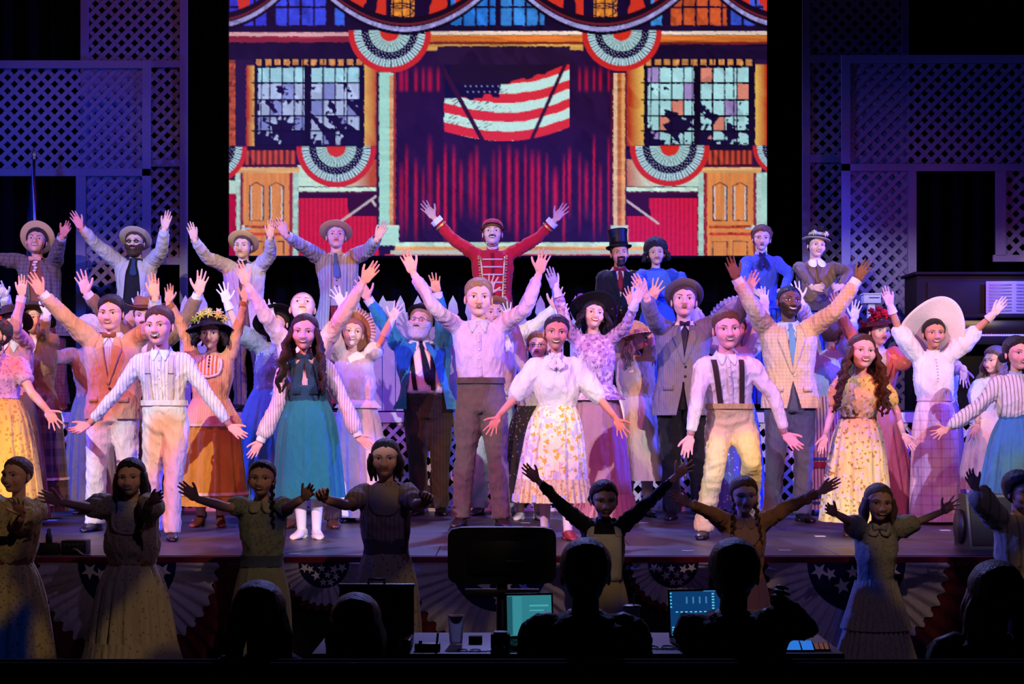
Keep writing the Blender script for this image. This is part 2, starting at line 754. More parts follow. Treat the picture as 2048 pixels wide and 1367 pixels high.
def face_parts(P, HM, o, fem):
    """eyes, lids, brows, lips and teeth as small raised pieces on the face: list of (V, F, colour)"""
    fv = P[(P[:, 1] < -.03) & (np.abs(P[:, 0]) < .065) & (P[:, 2] > -.1) & (P[:, 2] < .05)]

    def surf(xz, lift):
        xz = np.asarray(xz, float)
        d2 = (fv[None, :, 0] - xz[:, :1]) ** 2 + (fv[None, :, 2] - xz[:, 1:2]) ** 2
        w = 1 / (d2 ** 2 + 1e-14)
        y = (w * fv[None, :, 1]).sum(1) / w.sum(1)
        return np.stack([xz[:, 0], y - lift, xz[:, 1]], 1)
    out = []

    def strip(top, bot, lift, col):
        n = len(top)
        rows = [top, .5 * (np.asarray(top) + np.asarray(bot)), bot]
        V = np.concatenate([surf(r, lift) for r in rows])
        out.append((V, [f[::-1] for f in grid_faces(3, n, False)], np.array(lin(col))))
    sq = o.get('squint', .85)
    gx, gz = o.get('gaze', 0), o.get('gz', 0)
    for sx in (-1, 1):
        cx = sx * .031
        u = np.linspace(-1, 1, 11)
        up = np.stack([cx + u * .0148, .002 + .0070 * sq * (1 - u ** 2) ** .7], 1)
        dn = np.stack([cx + u * .0148, .002 - .0052 * sq * (1 - u ** 2) ** .8], 1)
        strip(up, dn, .0006, 'e4dcd8')
        u2 = np.linspace(-1, 1, 7)
        ix = cx + gx + u2 * .0066
        h = .0066 * np.sqrt(1 - (u2 * .98) ** 2)
        q = np.clip((ix - cx) / .0148, -1, 1)
        strip(np.stack([ix, np.minimum(.003 + gz + h, .002 + .0068 * sq * (1 - q ** 2) ** .7)], 1),
              np.stack([ix, np.maximum(.003 + gz - h, .002 - .005 * sq * (1 - q ** 2) ** .8)], 1), .0011, o.get('eye', '241812'))
        lw = .0026 if fem else .0017
        strip(up + [0, lw], up - [0, .0003], .0016, '20120f')
        strip(dn, dn - [0, .0011], .0009, '6a4038')
        t = np.linspace(0, 1, 8)
        bx = sx * (.0125 + .037 * t)
        bz = .0185 + .0075 * np.sin(t * 2.3) + o.get('bz', 0)
        th = (.0048 if fem else .0066) * (1 - .7 * t ** 2)
        strip(np.stack([bx, bz + th / 2], 1), np.stack([bx, bz - th / 2], 1), .0012, o.get('brow', '2a1a12'))
    mo = o.get('mouth', 'smile')
    w, lift_, op, lu, ll = {'smile': (.0275, .0075, .0065, .0032, .0050), 'grin': (.030, .009, .0095, .0030, .0048), 'laugh': (.027, .007, .019, .003, .0045),
                            'open': (.017, .001, .0075, .0045, .0055), 'closed': (.0225, .0, .0, .0045, .0058), 'closedsmile': (.0275, .0065, .0, .0038, .0052)}[mo]
    z0 = -.0555
    u = np.linspace(-1, 1, 15)
    k = np.sqrt(np.clip(1 - u ** 2, 0, 1))
    zc = z0 + lift_ * u ** 2
    xs = u * w
    iu = zc + op * .12 * k
    il = zc - op * k
    lip = o.get('lip', 'a8504a')
    cup = 1 - .25 * np.exp(-(u / .16) ** 2)
    strip(np.stack([xs * 1.03, iu + lu * k * cup + .0004], 1), np.stack([xs, iu], 1), .0030, lip)
    strip(np.stack([xs, il], 1), np.stack([xs * 1.03, il - ll * k - .0003], 1), .0034, lip)
    if op:
        strip(np.stack([xs, iu], 1), np.stack([xs, il], 1), .0006, '2c0c0e')
        tb = {'smile': .9, 'grin': .85, 'laugh': .42, 'open': .35}[mo]
        xt = xs * .9
        strip(np.stack([xt, iu - .0002], 1), np.stack([xt, iu - (iu - il) * tb], 1), .0024, 'ece4dc')
    else:
        strip(np.stack([xs, zc + .0007], 1), np.stack([xs, zc - .0007], 1), .0034, '5a2424')
    return [(xf(V, HM), F_, c) for V, F_, c in out]


HLINE = ([-.12, -.085, -.06, -.04, -.015, .005, .03, .12], [.082, .074, .062, .045, .012, -.03, -.065, -.078])


def hair_mesh(P, d, n, m, o):
    """shell over the scalp: grown where there is hair, dropped elsewhere"""
    th = o.get('th', .012)
    ny = np.interp(P[:, 1], HLINE[0], HLINE[1]) + o.get('line', 0)
    ny = ny + .006 * wnoise(P, 90, 5) * (P[:, 1] < .02)
    part = o.get('part')
    if part is not None:
        ny = ny + .012 * np.exp(-((P[:, 0] - part) / .02) ** 2) * (P[:, 1] < -.03)
    k = np.clip((P[:, 2] - ny) / .014, -1, 1)
    top = np.clip((P[:, 2] - .02) / .06, 0, 1)
    sd = o.get('side', 1.0)
    g = (.35 + .65 * np.clip(k, 0, 1)) * th * (sd + (1 - sd) * top) + top * o.get('top', .006)
    g = g + o.get('rough', .002) * wnoise(P * [1, 1, .5], o.get('rf', 160), 2)
    r = np.where(k > 0, np.maximum(g, .002) * np.clip(k * 3, 0, 1), k * .012)
    V = P + d * r[:, None]
    Fc = [f for f in grid_faces(m, n) if max(k[i] for i in f) > -.95]
    Fc.append(tuple(range(n))[::-1])
    return V, Fc


def locks(o, G, sgn_list=(-1, 1), M=None, seed=0):
    """long hair: wavy tapering locks from the sides of the head"""
    rg = random.Random(seed)
    L = o.get('len', .3)
    cnt = o.get('n', 9)
    for s in sgn_list:
        for i in range(cnt):
            t = i / max(1, cnt - 1)
            y0 = -.028 + t * .10
            x0 = s * (.070 - .05 * max(0, t - .6) * 2)
            ph = rg.uniform(0, 6.28)
            pts, rad = [], []
            K = 14
            ll = L * rg.uniform(.85, 1.05)
            for j in range(K):
                u = j / (K - 1)
                z = .03 - u * ll
                fwd = o.get('fwd', .05) * min(1, u * 2.2)
                sx = s * (.018 * min(1, u * 3) + o.get('out', .03) * u)
                w = o.get('wave', .010) * min(1, u * 3)
                pts.append((x0 + sx + w * math.sin(u * o.get('wf', 16) * ll / .3 + ph), y0 - fwd * (1 - t * .6) + w * math.cos(u * o.get('wf', 16) * ll / .3 + ph), z))
                rad.append(.016 * (1 - .75 * u ** 2.2) + .002)
            V, Fc = tube(pts, rad, 7, k=0)
            G.add((xf(V, M) if M is not None else V, Fc))


# ------------------------------------------------------------------ hands
HANDS = {}


def make_hand(key, spread, curl, thumb=48):
    G = Geo()
    G.add(tube([(0, 0, -.03), (0, 0, .0), (.002, -.001, .022), (.003, -.003, .05), (.002, -.002, .078), (.0, 0, .096)],
               [(.025, .019), (.026, .018), (.033, .018), (.040, .0165), (.041, .0145), (.036, .010)], 14, k=2, up=(0, -1, 0)))
    G.add(ball((.022, -.008, .028), (.017, .014, .026)))
    G.add(ball((-.026, -.006, .03), (.013, .012, .028)))
    for x, z, ln, r, a in ((.030, .088, .076, .0082, 1), (.0105, .095, .085, .0084, .2), (-.0105, .092, .079, .0080, -.65), (-.031, .080, .058, .0072, -1.6)):
        ang = R(spread * a)
        pts = [np.array((x * .9, 0, z - .03))]
        p = np.array((x, -.001, z))
        pts.append(p)
        c = 0
        for f in (.42, .32, .26):
            c += R(curl)
            dv = np.array((math.sin(ang) * math.cos(c), -math.sin(c), math.cos(ang) * math.cos(c)))
            p = p + dv * ln * f
            pts.append(p)
        G.add(tube(pts, [r * 1.05, r * 1.08, r, r * .95, r * .78], 9, k=2, round_end=True))
    a = R(thumb)
    p0 = np.array((.018, -.008, .018))
    p1 = p0 + np.array((math.sin(a) * .035, -.006, math.cos(a) * .035))
    p2 = p1 + np.array((math.sin(a - .1) * .032, -.006, math.cos(a - .1) * .032))
    p3 = p2 + np.array((math.sin(a - .35) * .027, -.006, math.cos(a - .35) * .027))
    G.add(tube([p0, p1, p2, p3], [.0155, .012, .0103, .0085], 9, k=2, round_end=True))

    def fin(V, Fc):
        HANDS[key] = (V, Fc)
    remesh_later(G, .0043, fin, 3)


make_hand('open', 10, 6)
make_hand('wide', 17, 4, 56)
make_hand('soft', 5, 12, 40)
make_hand('flat', 3, 7, 30)
make_hand('curl', 2, 34, 30)
run_jobs()


def hand_at(wr, dv, k, right, pose='open', nrm=(0, -1, .15), scale=1.0):
    """right = the figure's right hand, seen at the picture's left"""
    z = dv / np.linalg.norm(dv)
    nn = np.array(nrm, float)
    nn = nn - z * (nn @ z)
    if np.linalg.norm(nn) < .15:
        nn = np.array((0, 0, 1.)) - z * z[2]
    nn /= np.linalg.norm(nn)
    y = -nn
    x = np.cross(y, z)
    V, Fc = HANDS[pose]
    V = V * k * scale
    if not right:
        V = V * [-1, 1, 1]
        Fc = np.asarray(Fc)[:, ::-1]
    return V @ np.array([x, y, z]) + wr, Fc


# ------------------------------------------------------------------ torso profiles (fractions of the standing height; radii for 1.75 m)
TM = dict(z=[.44, .48, .52, .57, .615, .66, .71, .76, .79, .81, .822, .835, .86],
          rx=[.150, .163, .168, .158, .150, .154, .168, .180, .178, .150, .105, .066, .058],
          ry=[.098, .105, .110, .108, .104, .106, .114, .114, .100, .082, .070, .060, .058], back=.0)
TF = dict(z=[.44, .48, .52, .57, .615, .66, .71, .76, .79, .81, .822, .835, .86],
          rx=[.160, .170, .168, .142, .122, .132, .150, .157, .155, .128, .085, .052, .046],
          ry=[.105, .112, .110, .098, .088, .098, .122, .108, .090, .072, .060, .050, .047], back=.0)


class Fig:
    def front(s, x, z, off=0.0):
        """world point on the torso front at sideways offset x and height fraction z"""
        rx, ry = s.rx(z) + off, s.ry(z) + off
        q = min(.97, abs(x) / rx)
        c = s.cen(z)
        return np.array((c[0] + x, c[1] - ry * (1 - q ** s.ex) ** (1 / s.ex), c[2]))

    def rx(s, z):
        return float(np.interp(z, s.T['z'], s.T['rx'])) * s.k * s.w

    def ry(s, z):
        b = s.belly * math.exp(-((z - .62) / .07) ** 2)
        return (float(np.interp(z, s.T['z'], s.T['ry'])) + b) * s.k * (1 + (s.w - 1) * .8)

    def cen(s, z):
        t = (z - .50) / (.835 - .50)
        a, b = s.pelvis, s.neck
        c = a + (b - a) * t
        bb = s.belly * math.exp(-((z - .62) / .07) ** 2) * s.k * .6
        return np.array((c[0], c[1] - bb, s.zf + (z * s.H if s.neckz is None else (s.pz + (s.neckz - s.pz) * t))))

    ex = 2.3

    def rad(s, zs, off):
        return [s.rx(z) + off for z in zs], [s.ry(z) + off for z in zs]

    def patch(s, rows, off=.01, th=.004, nc=5):
        """cloth piece following the chest: rows of (z, xa, xb) in metres for 1.75 m"""
        V = []
        for lay in (off + th, off):
            for z, xa, xb in rows:
                for x in np.linspace(xa, xb, nc):
                    V.append(s.front(x * s.k, z, lay))
        m = len(rows)
        Fc = grid_faces(m, nc, closed=False)
        o = m * nc
        Fc += [tuple(i + o for i in f[::-1]) for f in grid_faces(m, nc, closed=False)]
        for i in range(m - 1):
            for j in (0, nc - 1):
                a, b = i * nc + j, (i + 1) * nc + j
                Fc.append((a, b, b + o, a + o) if j == 0 else (b, a, a + o, b + o))
        for i in (0, m - 1):
            for j in range(nc - 1):
                a, b = i * nc + j, i * nc + j + 1
                Fc.append((b, a, a + o, b + o) if i == 0 else (a, b, b + o, a + o))
        return np.array(V), Fc

    def add(s, name, VF, mat, parent=None, label=None, smooth=True):
        o = obj(name, VF, mat, parent or s.root, smooth, base=s.base)
        if label:
            o['label'] = label
        return o


SLV = {  # sleeve: list of (arm fraction, radius)
    'shirt': [(-.1, .05), (.04, .066), (.25, .060), (.5, .053), (.75, .046), (.93, .036)],
    'jacket': [(-.1, .06), (.04, .078), (.25, .071), (.5, .063), (.75, .056), (.92, .050)],
    'bishop': [(-.1, .05), (.04, .072), (.25, .070), (.5, .066), (.75, .072), (.9, .060), (.96, .034)],
    'full': [(-.1, .05), (.05, .080), (.2, .090), (.4, .088), (.55, .066), (.62, .046)],
    'puff': [(-.1, .05), (.03, .080), (.15, .090), (.3, .090), (.42, .075), (.5, .058)],
    'short': [(-.1, .05), (.04, .072), (.2, .072), (.38, .062)],
    'mutton': [(-.1, .06), (.03, .090), (.2, .092), (.4, .070), (.55, .050), (.8, .042), (.95, .034)],
    'slim': [(-.1, .05), (.04, .062), (.25, .055), (.5, .048), (.75, .042), (.95, .034)],
}


def arm_points(s, right, spec):
    """spec: dict w=(px,py) wrist, t=(px,py) fingertips, e=(px,py) elbow (optional), fwd = share of the forward reach"""
    k = s.k
    sx = -1 if right else 1
    L1, L2, LH = .29 * k, .265 * k, .185 * k
    c = s.cen(.80)
    tgt = W(*spec['w'], s.D)
    raised = tgt[2] > c[2]
    S = c + np.array((sx * (.158 if s.T is TM else .138) * k * s.w, 0, (.028 if raised else 0) * k))
    if 's' in spec:
        q = W(*spec['s'], s.D)
        S = np.array((q[0], S[1], q[2]))

    def depth(a, b, L, f):
        d = np.hypot(b[0] - a[0], b[2] - a[2])
        return -math.sqrt(max(0, L * L - d * d)) * f
    f = spec.get('fwd', 1)
    if 'e' in spec:
        E = W(*spec['e'], s.D)
        E[1] = S[1] + depth(S, E, L1, spec.get('fwd1', f))
        Wr = tgt.copy()
        Wr[1] = E[1] + depth(E, Wr, L2, f)
    else:
        Wr = tgt.copy()
        Wr[1] = S[1] + depth(S, Wr, (L1 + L2) * .985, f)
        E = S + (Wr - S) * (L1 / (L1 + L2))
        b = spec.get('bend', .03) * k
        E = E + np.array((sx * b * .6, .02, -b))
    T = W(*spec['t'], s.D)
    T[1] = Wr[1] + depth(Wr, T, LH, spec.get('fh', .9))
    return S, E, Wr, T - Wr


def arm_at(S, E, Wr, t):
    if t < 0:
        return S + (S - E) * (-t) * 0 + np.array((0, 0, 0))
    return S + (E - S) * (t / .52) if t < .52 else E + (Wr - E) * ((t - .52) / .48)


def person(label, D, head, px=None, floor=STAGE, fem=False, child=False, skin='d8a890', face=None, look=(0, 0, 0),
           hair=None, arms=None, top=None, skirt=None, trousers=None, H=None, w=1.0, belly=0.0, feet=None, knees=None,
           hs=1.0, shoe='1c1614', hat=None, lo=False, group=None, lean=None, yoff=0, fat=0, extra=None, socks=None, neckpx=None, pelvis=None, legs=True):
    s = Fig()
    s.D, s.zf = D, floor
    s.T = TF if (fem or child) else TM
    s.w, s.belly = w * (.92 if child else 1), belly
    hc = W(*head, D)
    s.H = H or (hc[2] - floor) / .934
    s.k = s.H / 1.75
    hk = max(s.k, .86 if child else .95) * 1.09 * hs * (1.0 if not child else 1.02) * (.95 if fem or child else 1.0)
    px = head[0] if px is None else px
    pc = W(px, 0, D)
    base = np.array((pc[0], D, floor))
    s.base = base
    s.root = empty('person', base, label, 'person', group)
    yaw, pitch, roll = look
    HM = Matrix.Translation(hc) @ Matrix.Rotation(R(roll), 4, 'Y') @ Matrix.Rotation(R(yaw), 4, 'Z') @ Matrix.Rotation(R(-pitch), 4, 'X') @ Matrix.Diagonal((hk * 1.07, hk * 1.04, hk, 1))
    s.HM, s.hk = HM, hk
    s.neck = hc + np.array((0, .035, -.138 * hk + .0))
    if neckpx:
        q = W(*neckpx, D)
        s.neck = np.array((q[0], D + .02, q[2]))
    s.pelvis = base + np.array((0, .02, .50 * s.H)) if pelvis is None else W(*pelvis, D) + np.array((0, .0, 0))
    if lean:
        s.neck[1] -= lean
        hc2 = hc.copy()
    s.pz = s.pelvis[2] - floor
    s.neckz = s.neck[2] - floor
    if lean:
        HM = Matrix.Translation((0, -lean - .03, 0)) @ HM
        s.HM = HM
    face = dict(face or {})
    # ---- the body: head, neck, trunk, arms, hands, legs in one mesh
    G = Geo()
    P, dd, n, m = head_template(fem or child, child, fat, lo)
    Fc = grid_faces(m, n)
    Fc = Fc + [tuple(range(n))[::-1], tuple((m - 1) * n + j for j in range(n))]
    G.add((xf(P, HM), Fc), face_color(P, skin, face))
    if not lo:
        for V, F2, cc in face_parts(P, HM, face, fem or child):
            G.add((V, F2), cc)
    sk = np.array(lin(skin))
    for sx in (-1, 1):
        V, F2 = ball((0, 0, 0), (.008, .017, .029), 10, 8)
        V = xf(V, Matrix.Translation((sx * (.0745), .008, -.006)) @ Matrix.Rotation(R(sx * 18), 4, 'Z') @ Matrix.Rotation(R(-10), 4, 'X'))
        G.add((xf(V, HM), F2), sk)
    hb = xf(np.array([(0, .022, -.03)]), HM)[0]
    nr = (.043 if (fem or child) else .052) * s.k * (1 + fat * .3)
    G.add(tube([hb, hb * .5 + s.neck * .5, s.neck + np.array((0, 0, -.02)), s.neck + np.array((0, .0, -.07))], [nr * .98, nr, nr * 1.1, nr * 1.5], 16, k=3), sk)
    zs = [.50, .53, .56, .60, .65, .70, .75, .785, .805, .818, .832, .845]
    a, b = s.rad(zs, -.006)
    G.add(rings([s.cen(z) for z in zs], a, b, 24, e=2.3), sk)
    s.arm = {}
    gl = (extra or {}).get('gloves')
    for right in (True, False):
        sp = (arms or {}).get('R' if right else 'L')
        if sp is None:
            c = s.cen(.8)
            sx = -1 if right else 1
            S = c + np.array((sx * (.158 if s.T is TM else .138) * s.k * w, 0, 0))
            E = S + np.array((sx * .04, .03, -.285)) * s.k
            Wr = E + np.array((sx * .01, -.06, -.25)) * s.k
            dv = np.array((0, -.03, -.18)) * s.k
            sp = {}
        else:
            S, E, Wr, dv = arm_points(s, right, sp)
        s.arm[right] = (S, E, Wr, dv)
        inn = S + (s.cen(.79) - S) * .35
        ak = s.k * (.9 if fem else 1.05)
        G.add(tube([inn, S, S * .5 + E * .5, E, E * .65 + Wr * .35, Wr - dv * .08], [.05 * ak, .048 * ak, .043 * ak, .035 * ak, .036 * ak, .026 * ak], 12, k=2), sk)
        pose = sp.get('pose', 'open')
        hk2 = s.k * (.93 if fem else 1.0) * sp.get('hs', 1)
        if gl:
            V, F2 = hand_at(Wr, dv, hk2, right, pose, sp.get('n', (0, -1, .15)), 1.06)
            G2 = Geo()
            G2.add((V, F2))
            q = dv / np.linalg.norm(dv)
            gll = (extra or {}).get('glovelen', .06)
            ad = (E - Wr) / np.linalg.norm(E - Wr)
            G2.add(tube([Wr + q * .01, Wr, Wr + ad * gll * .5, Wr + ad * gll], np.array([.027, .031, .037, .042]) * s.k, 14, caps=False, k=2))
            s.add('glove', G2, cloth(gl if isinstance(gl, str) else 'ece6e4'))
        else:
            G.add(hand_at(Wr, dv, hk2, right, pose, sp.get('n', (0, -1, .15))), sk * np.array((1.02, .93, .92)))
    # legs
    s.legs = []
    fts = feet or [(px - 22 * s.k * 12 / D * 1.0, None), (px + 22 * s.k * 12 / D, None)]
    for i, ft in enumerate(fts):
        sx = -1 if i == 0 else 1
        hip = s.cen(.50) + np.array((sx * .085 * s.k * w, 0, 0))
        fD = D if len(ft) < 3 else ft[2]
        q = W(ft[0], 0, fD)
        an = np.array((q[0], fD + .03, floor + .085 * s.k))
        if knees:
            kn = W(*knees[i], D)
            kn[1] = D - (knees[i][2] if len(knees[i]) > 2 else .12)
            kn = np.array(W(knees[i][0], knees[i][1], D))
            kn[1] = D - .16
        else:
            kn = hip * .48 + an * .52 + np.array((0, -.03, 0))
        s.legs.append((hip, kn, an))
        if legs:
            G.add(tube([hip, hip * .5 + kn * .5, kn, kn * .6 + an * .4, an, an + np.array((0, 0, -.03))],
                       np.array([.082, .072, .052, .050, .036, .034]) * s.k, 12, k=2), np.array(lin(socks)) if socks else sk)
    V, Fc = G.arr()
    me = mesh_of('body', V - base, Fc, skinmat(), True, np.concatenate(G.C))
    put('body', me, s.root)
    # shoes
    if shoe and legs:
        for i, (hip, kn, an) in enumerate(s.legs):
            sx = -1 if i == 0 else 1
            s.add('shoe', shoe_mesh(s, an, sx, (extra or {}).get('heel', 0), floor), solid(shoe, .35, .001, 40, .5))
    # hair
    if hair:
        hg = Geo()
        P2, d2, n2, m2 = head_template(fem or child, child, fat, lo or 'mid')
        hg_V, hg_F = hair_mesh(P2, d2, n2, m2, hair)
        hg.add((xf(hg_V, HM), hg_F))
        if hair.get('len'):
            locks(hair, hg, hair.get('sides', (-1, 1)), HM, seed=int(head[0]))
        if hair.get('bun'):
            bx, by, bz, br = hair['bun']
            V2, F2 = ball((bx, by, bz), br, 16, 12)
            V2 = V2 + (V2 - np.array((bx, by, bz))) * (.12 * wnoise(V2, 90, 4))[:, None]
            hg.add((xf(V2, HM), F2))
        if hair.get('curls'):
            rg = random.Random(int(head[0]))
            for _ in range(hair['curls']):
                t, f = rg.uniform(0, 6.28), rg.uniform(.05, 1)
                pz = .03 + .085 * f
                rr = .085 * math.sqrt(max(0, 1 - ((pz - .03) / .1) ** 2)) + .012
                cx, cy = math.sin(t) * rr * .92, -math.cos(t) * rr + .01
                if cy < -.05 and pz < .07:
                    continue
                pts = [(cx + .012 * math.cos(q * 1.3 + t), cy + .008 * math.sin(q * 1.3), pz + .013 * math.sin(q * 1.1 + t)) for q in range(7)]
                V2, F2 = tube(pts, .006, 5)
                hg.add((xf(V2, HM), F2))
        if hair.get('braid'):
            for sx in hair['braid']:
                for q in range(11):
                    V2, F2 = ball((sx * (.062 + .002 * q), -.01 - .006 * min(q, 6), -.045 - .024 * q), (.015 - .0006 * q, .013, .017), 8, 6)
                    V2 = V2 + [.005 * (-1) ** q, 0, 0]
                    hg.add((xf(V2, HM), F2))
        s.add('hair', hg, hairmat(hair.get('c', '2a1810')))
    if face.get('beard'):
        bd = face['beard']
        P2, d2, n2, m2 = head_template(fem or child, child, fat, False)
        x, y, z = P2.T
        low = (np.interp(np.abs(x), [0, .02, .03, .05, .075], bd.get('line', [-.038, -.038, -.036, -.024, .0])) - z)
        lips = (x / .022) ** 2 + ((z + .058) / .0075) ** 2
        k = np.minimum(np.clip(low / .006, -1, 1), np.clip((lips - 1) * 2, -1, 1))
        k = np.where(y > .03, -1, k)
        if bd.get('must'):
            k = np.minimum(k, np.clip((z + .0535) / .004, -1, 1))
            k = np.minimum(k, np.clip((.031 - np.abs(x)) / .006, -1, 1))
        if bd.get('goatee'):
            k = np.minimum(k, np.clip((.034 - np.abs(x)) / .006, -1, 1))
        g = np.where(k > 0, bd.get('th', .009) * np.clip(k * 1.5, 0, 1) + .0025 * wnoise(P2, 220, 6) * np.clip(k, 0, 1), k * .006)
        V2 = P2 + d2 * g[:, None]
        V2[:, 2] -= np.where((k > 0) & (z < -.07), bd.get('long', .01), 0)
        F2 = [f for f in grid_faces(m2, n2) if max(k[i] for i in f) > -.9]
        s.add('beard', (xf(V2, HM), F2), hairmat(bd.get('c', '2a1810')))
    if face.get('glasses'):
        G2 = Geo()
        for sx in (-1, 1):
            a = np.linspace(0, 2 * math.pi, 15)
            pts = np.stack([sx * .033 + .019 * np.cos(a), np.full(15, -.098), .0 + .0155 * np.sin(a)], 1)
            G2.add(tube(pts, .0018, 5))
            G2.add(tube([(sx * .052, -.096, .002), (sx * .07, -.06, .002), (sx * .077, .0, 0)], .0015, 5))
        G2.add(tube([(-.014, -.1, .004), (0, -.104, .006), (.014, -.1, .004)], .0015, 5))
        V2, F2 = G2.arr()
        gs = s.add('glasses', (xf(V2, HM), F2), solid('3a2a20', .3, 0))
        if face['glasses'] == 'dark':
            G3 = Geo()
            for sx in (-1, 1):
                G3.add(ball((sx * .033, -.098, 0), (.018, .0015, .0148), 12, 6))
            V2, F2 = G3.arr()
            o2 = s.add('lens', (xf(V2, HM), F2), solid('1c0f0c', .35, 0, spec=.2), gs)
    if hat:
        build_hat(s, hat)
    if top:
        build_top(s, top, extra or {})
    if trousers:
        build_trousers(s, trousers)
    if skirt:
        build_skirt(s, skirt)
    if extra:
        build_extra(s, extra)
    return s


def shoe_mesh(s, an, sx, heel, floor):
    k = s.k
    out = sx * R(14)
    secs = [(-.055, .03, .055, .0), (-.045, .036, .085, 0), (-.01, .036, .095, 0), (.04, .038, .075, 0), (.09, .046, .052, 0), (.14, .046, .042, 0), (.175, .034, .034, 0), (.192, .014, .02, 0)]
    V = []
    n = 12
    for (y, wd, h, _) in secs:
        lift = heel * max(0, (.08 - y) / .13) if heel else 0
        for j in range(n):
            a = 2 * math.pi * j / n
            cx, sz = math.cos(a), math.sin(a)
            z = (h * .5 + h * .5 * (abs(sz) ** .7) * (1 if sz > 0 else -1))
            V.append((cx * wd * (1 if sz > -.2 else .95), -y, z + lift))
    V = np.array(V) * k
    Fc = [f[::-1] for f in grid_faces(len(secs), n)] + [tuple(range(n)), tuple((len(secs) - 1) * n + j for j in range(n))[::-1]]
    G = Geo()
    G.add((V, Fc))
    if heel:
        G.add(tube(np.array([(0, .035, heel + .02), (0, .035, 0)]) * k, np.array([.026, .016]) * k, 8))
        G.add(tube(np.array([(0, .01, heel + .05), (0, .0, heel + .13)]) * k, np.array([.036, .04]) * k, 10))
    else:
        G.add(box(-.036 * k, .036 * k, -.02 * k, .055 * k, 0, .022 * k))
    V, Fc = G.arr()
    c, si = math.cos(out), math.sin(out)
    V = np.stack([V[:, 0] * c - V[:, 1] * si, V[:, 0] * si + V[:, 1] * c, V[:, 2]], 1)
    return V + np.array((an[0], an[1] - .0, floor)), Fc

# ------------------------------------------------------------------ clothes
def wrinkle(V, Fc, amp, f=14, seed=0, stretch=(1, 1, .4)):
    N = vnormals(V, Fc)
    Q = V * np.array(stretch)
    n1 = wnoise(Q, f, seed)
    n2 = wnoise(Q[:, [1, 2, 0]] * [1, 1.3, .8], f * 1.35, seed + 5)
    h = .55 * n1 + .9 * ((1 - np.minimum(1, np.abs(n2) * 1.6)) ** 2 - .35)
    return V + N * (amp * h)[:, None]


def sleeve(s, right, style, k=1.0):
    S, E, Wr, dv = s.arm[right]
    pr = SLV[style]
    pts, rad = [], []
    inn = S + (s.cen(.785) - S) * .45
    for t, r in pr:
        pts.append(inn if t < 0 else arm_at(S, E, Wr, t))
        rad.append(r * s.k * k)
    return tube(pts, rad, 18, k=3), pts[-1], rad[-1]


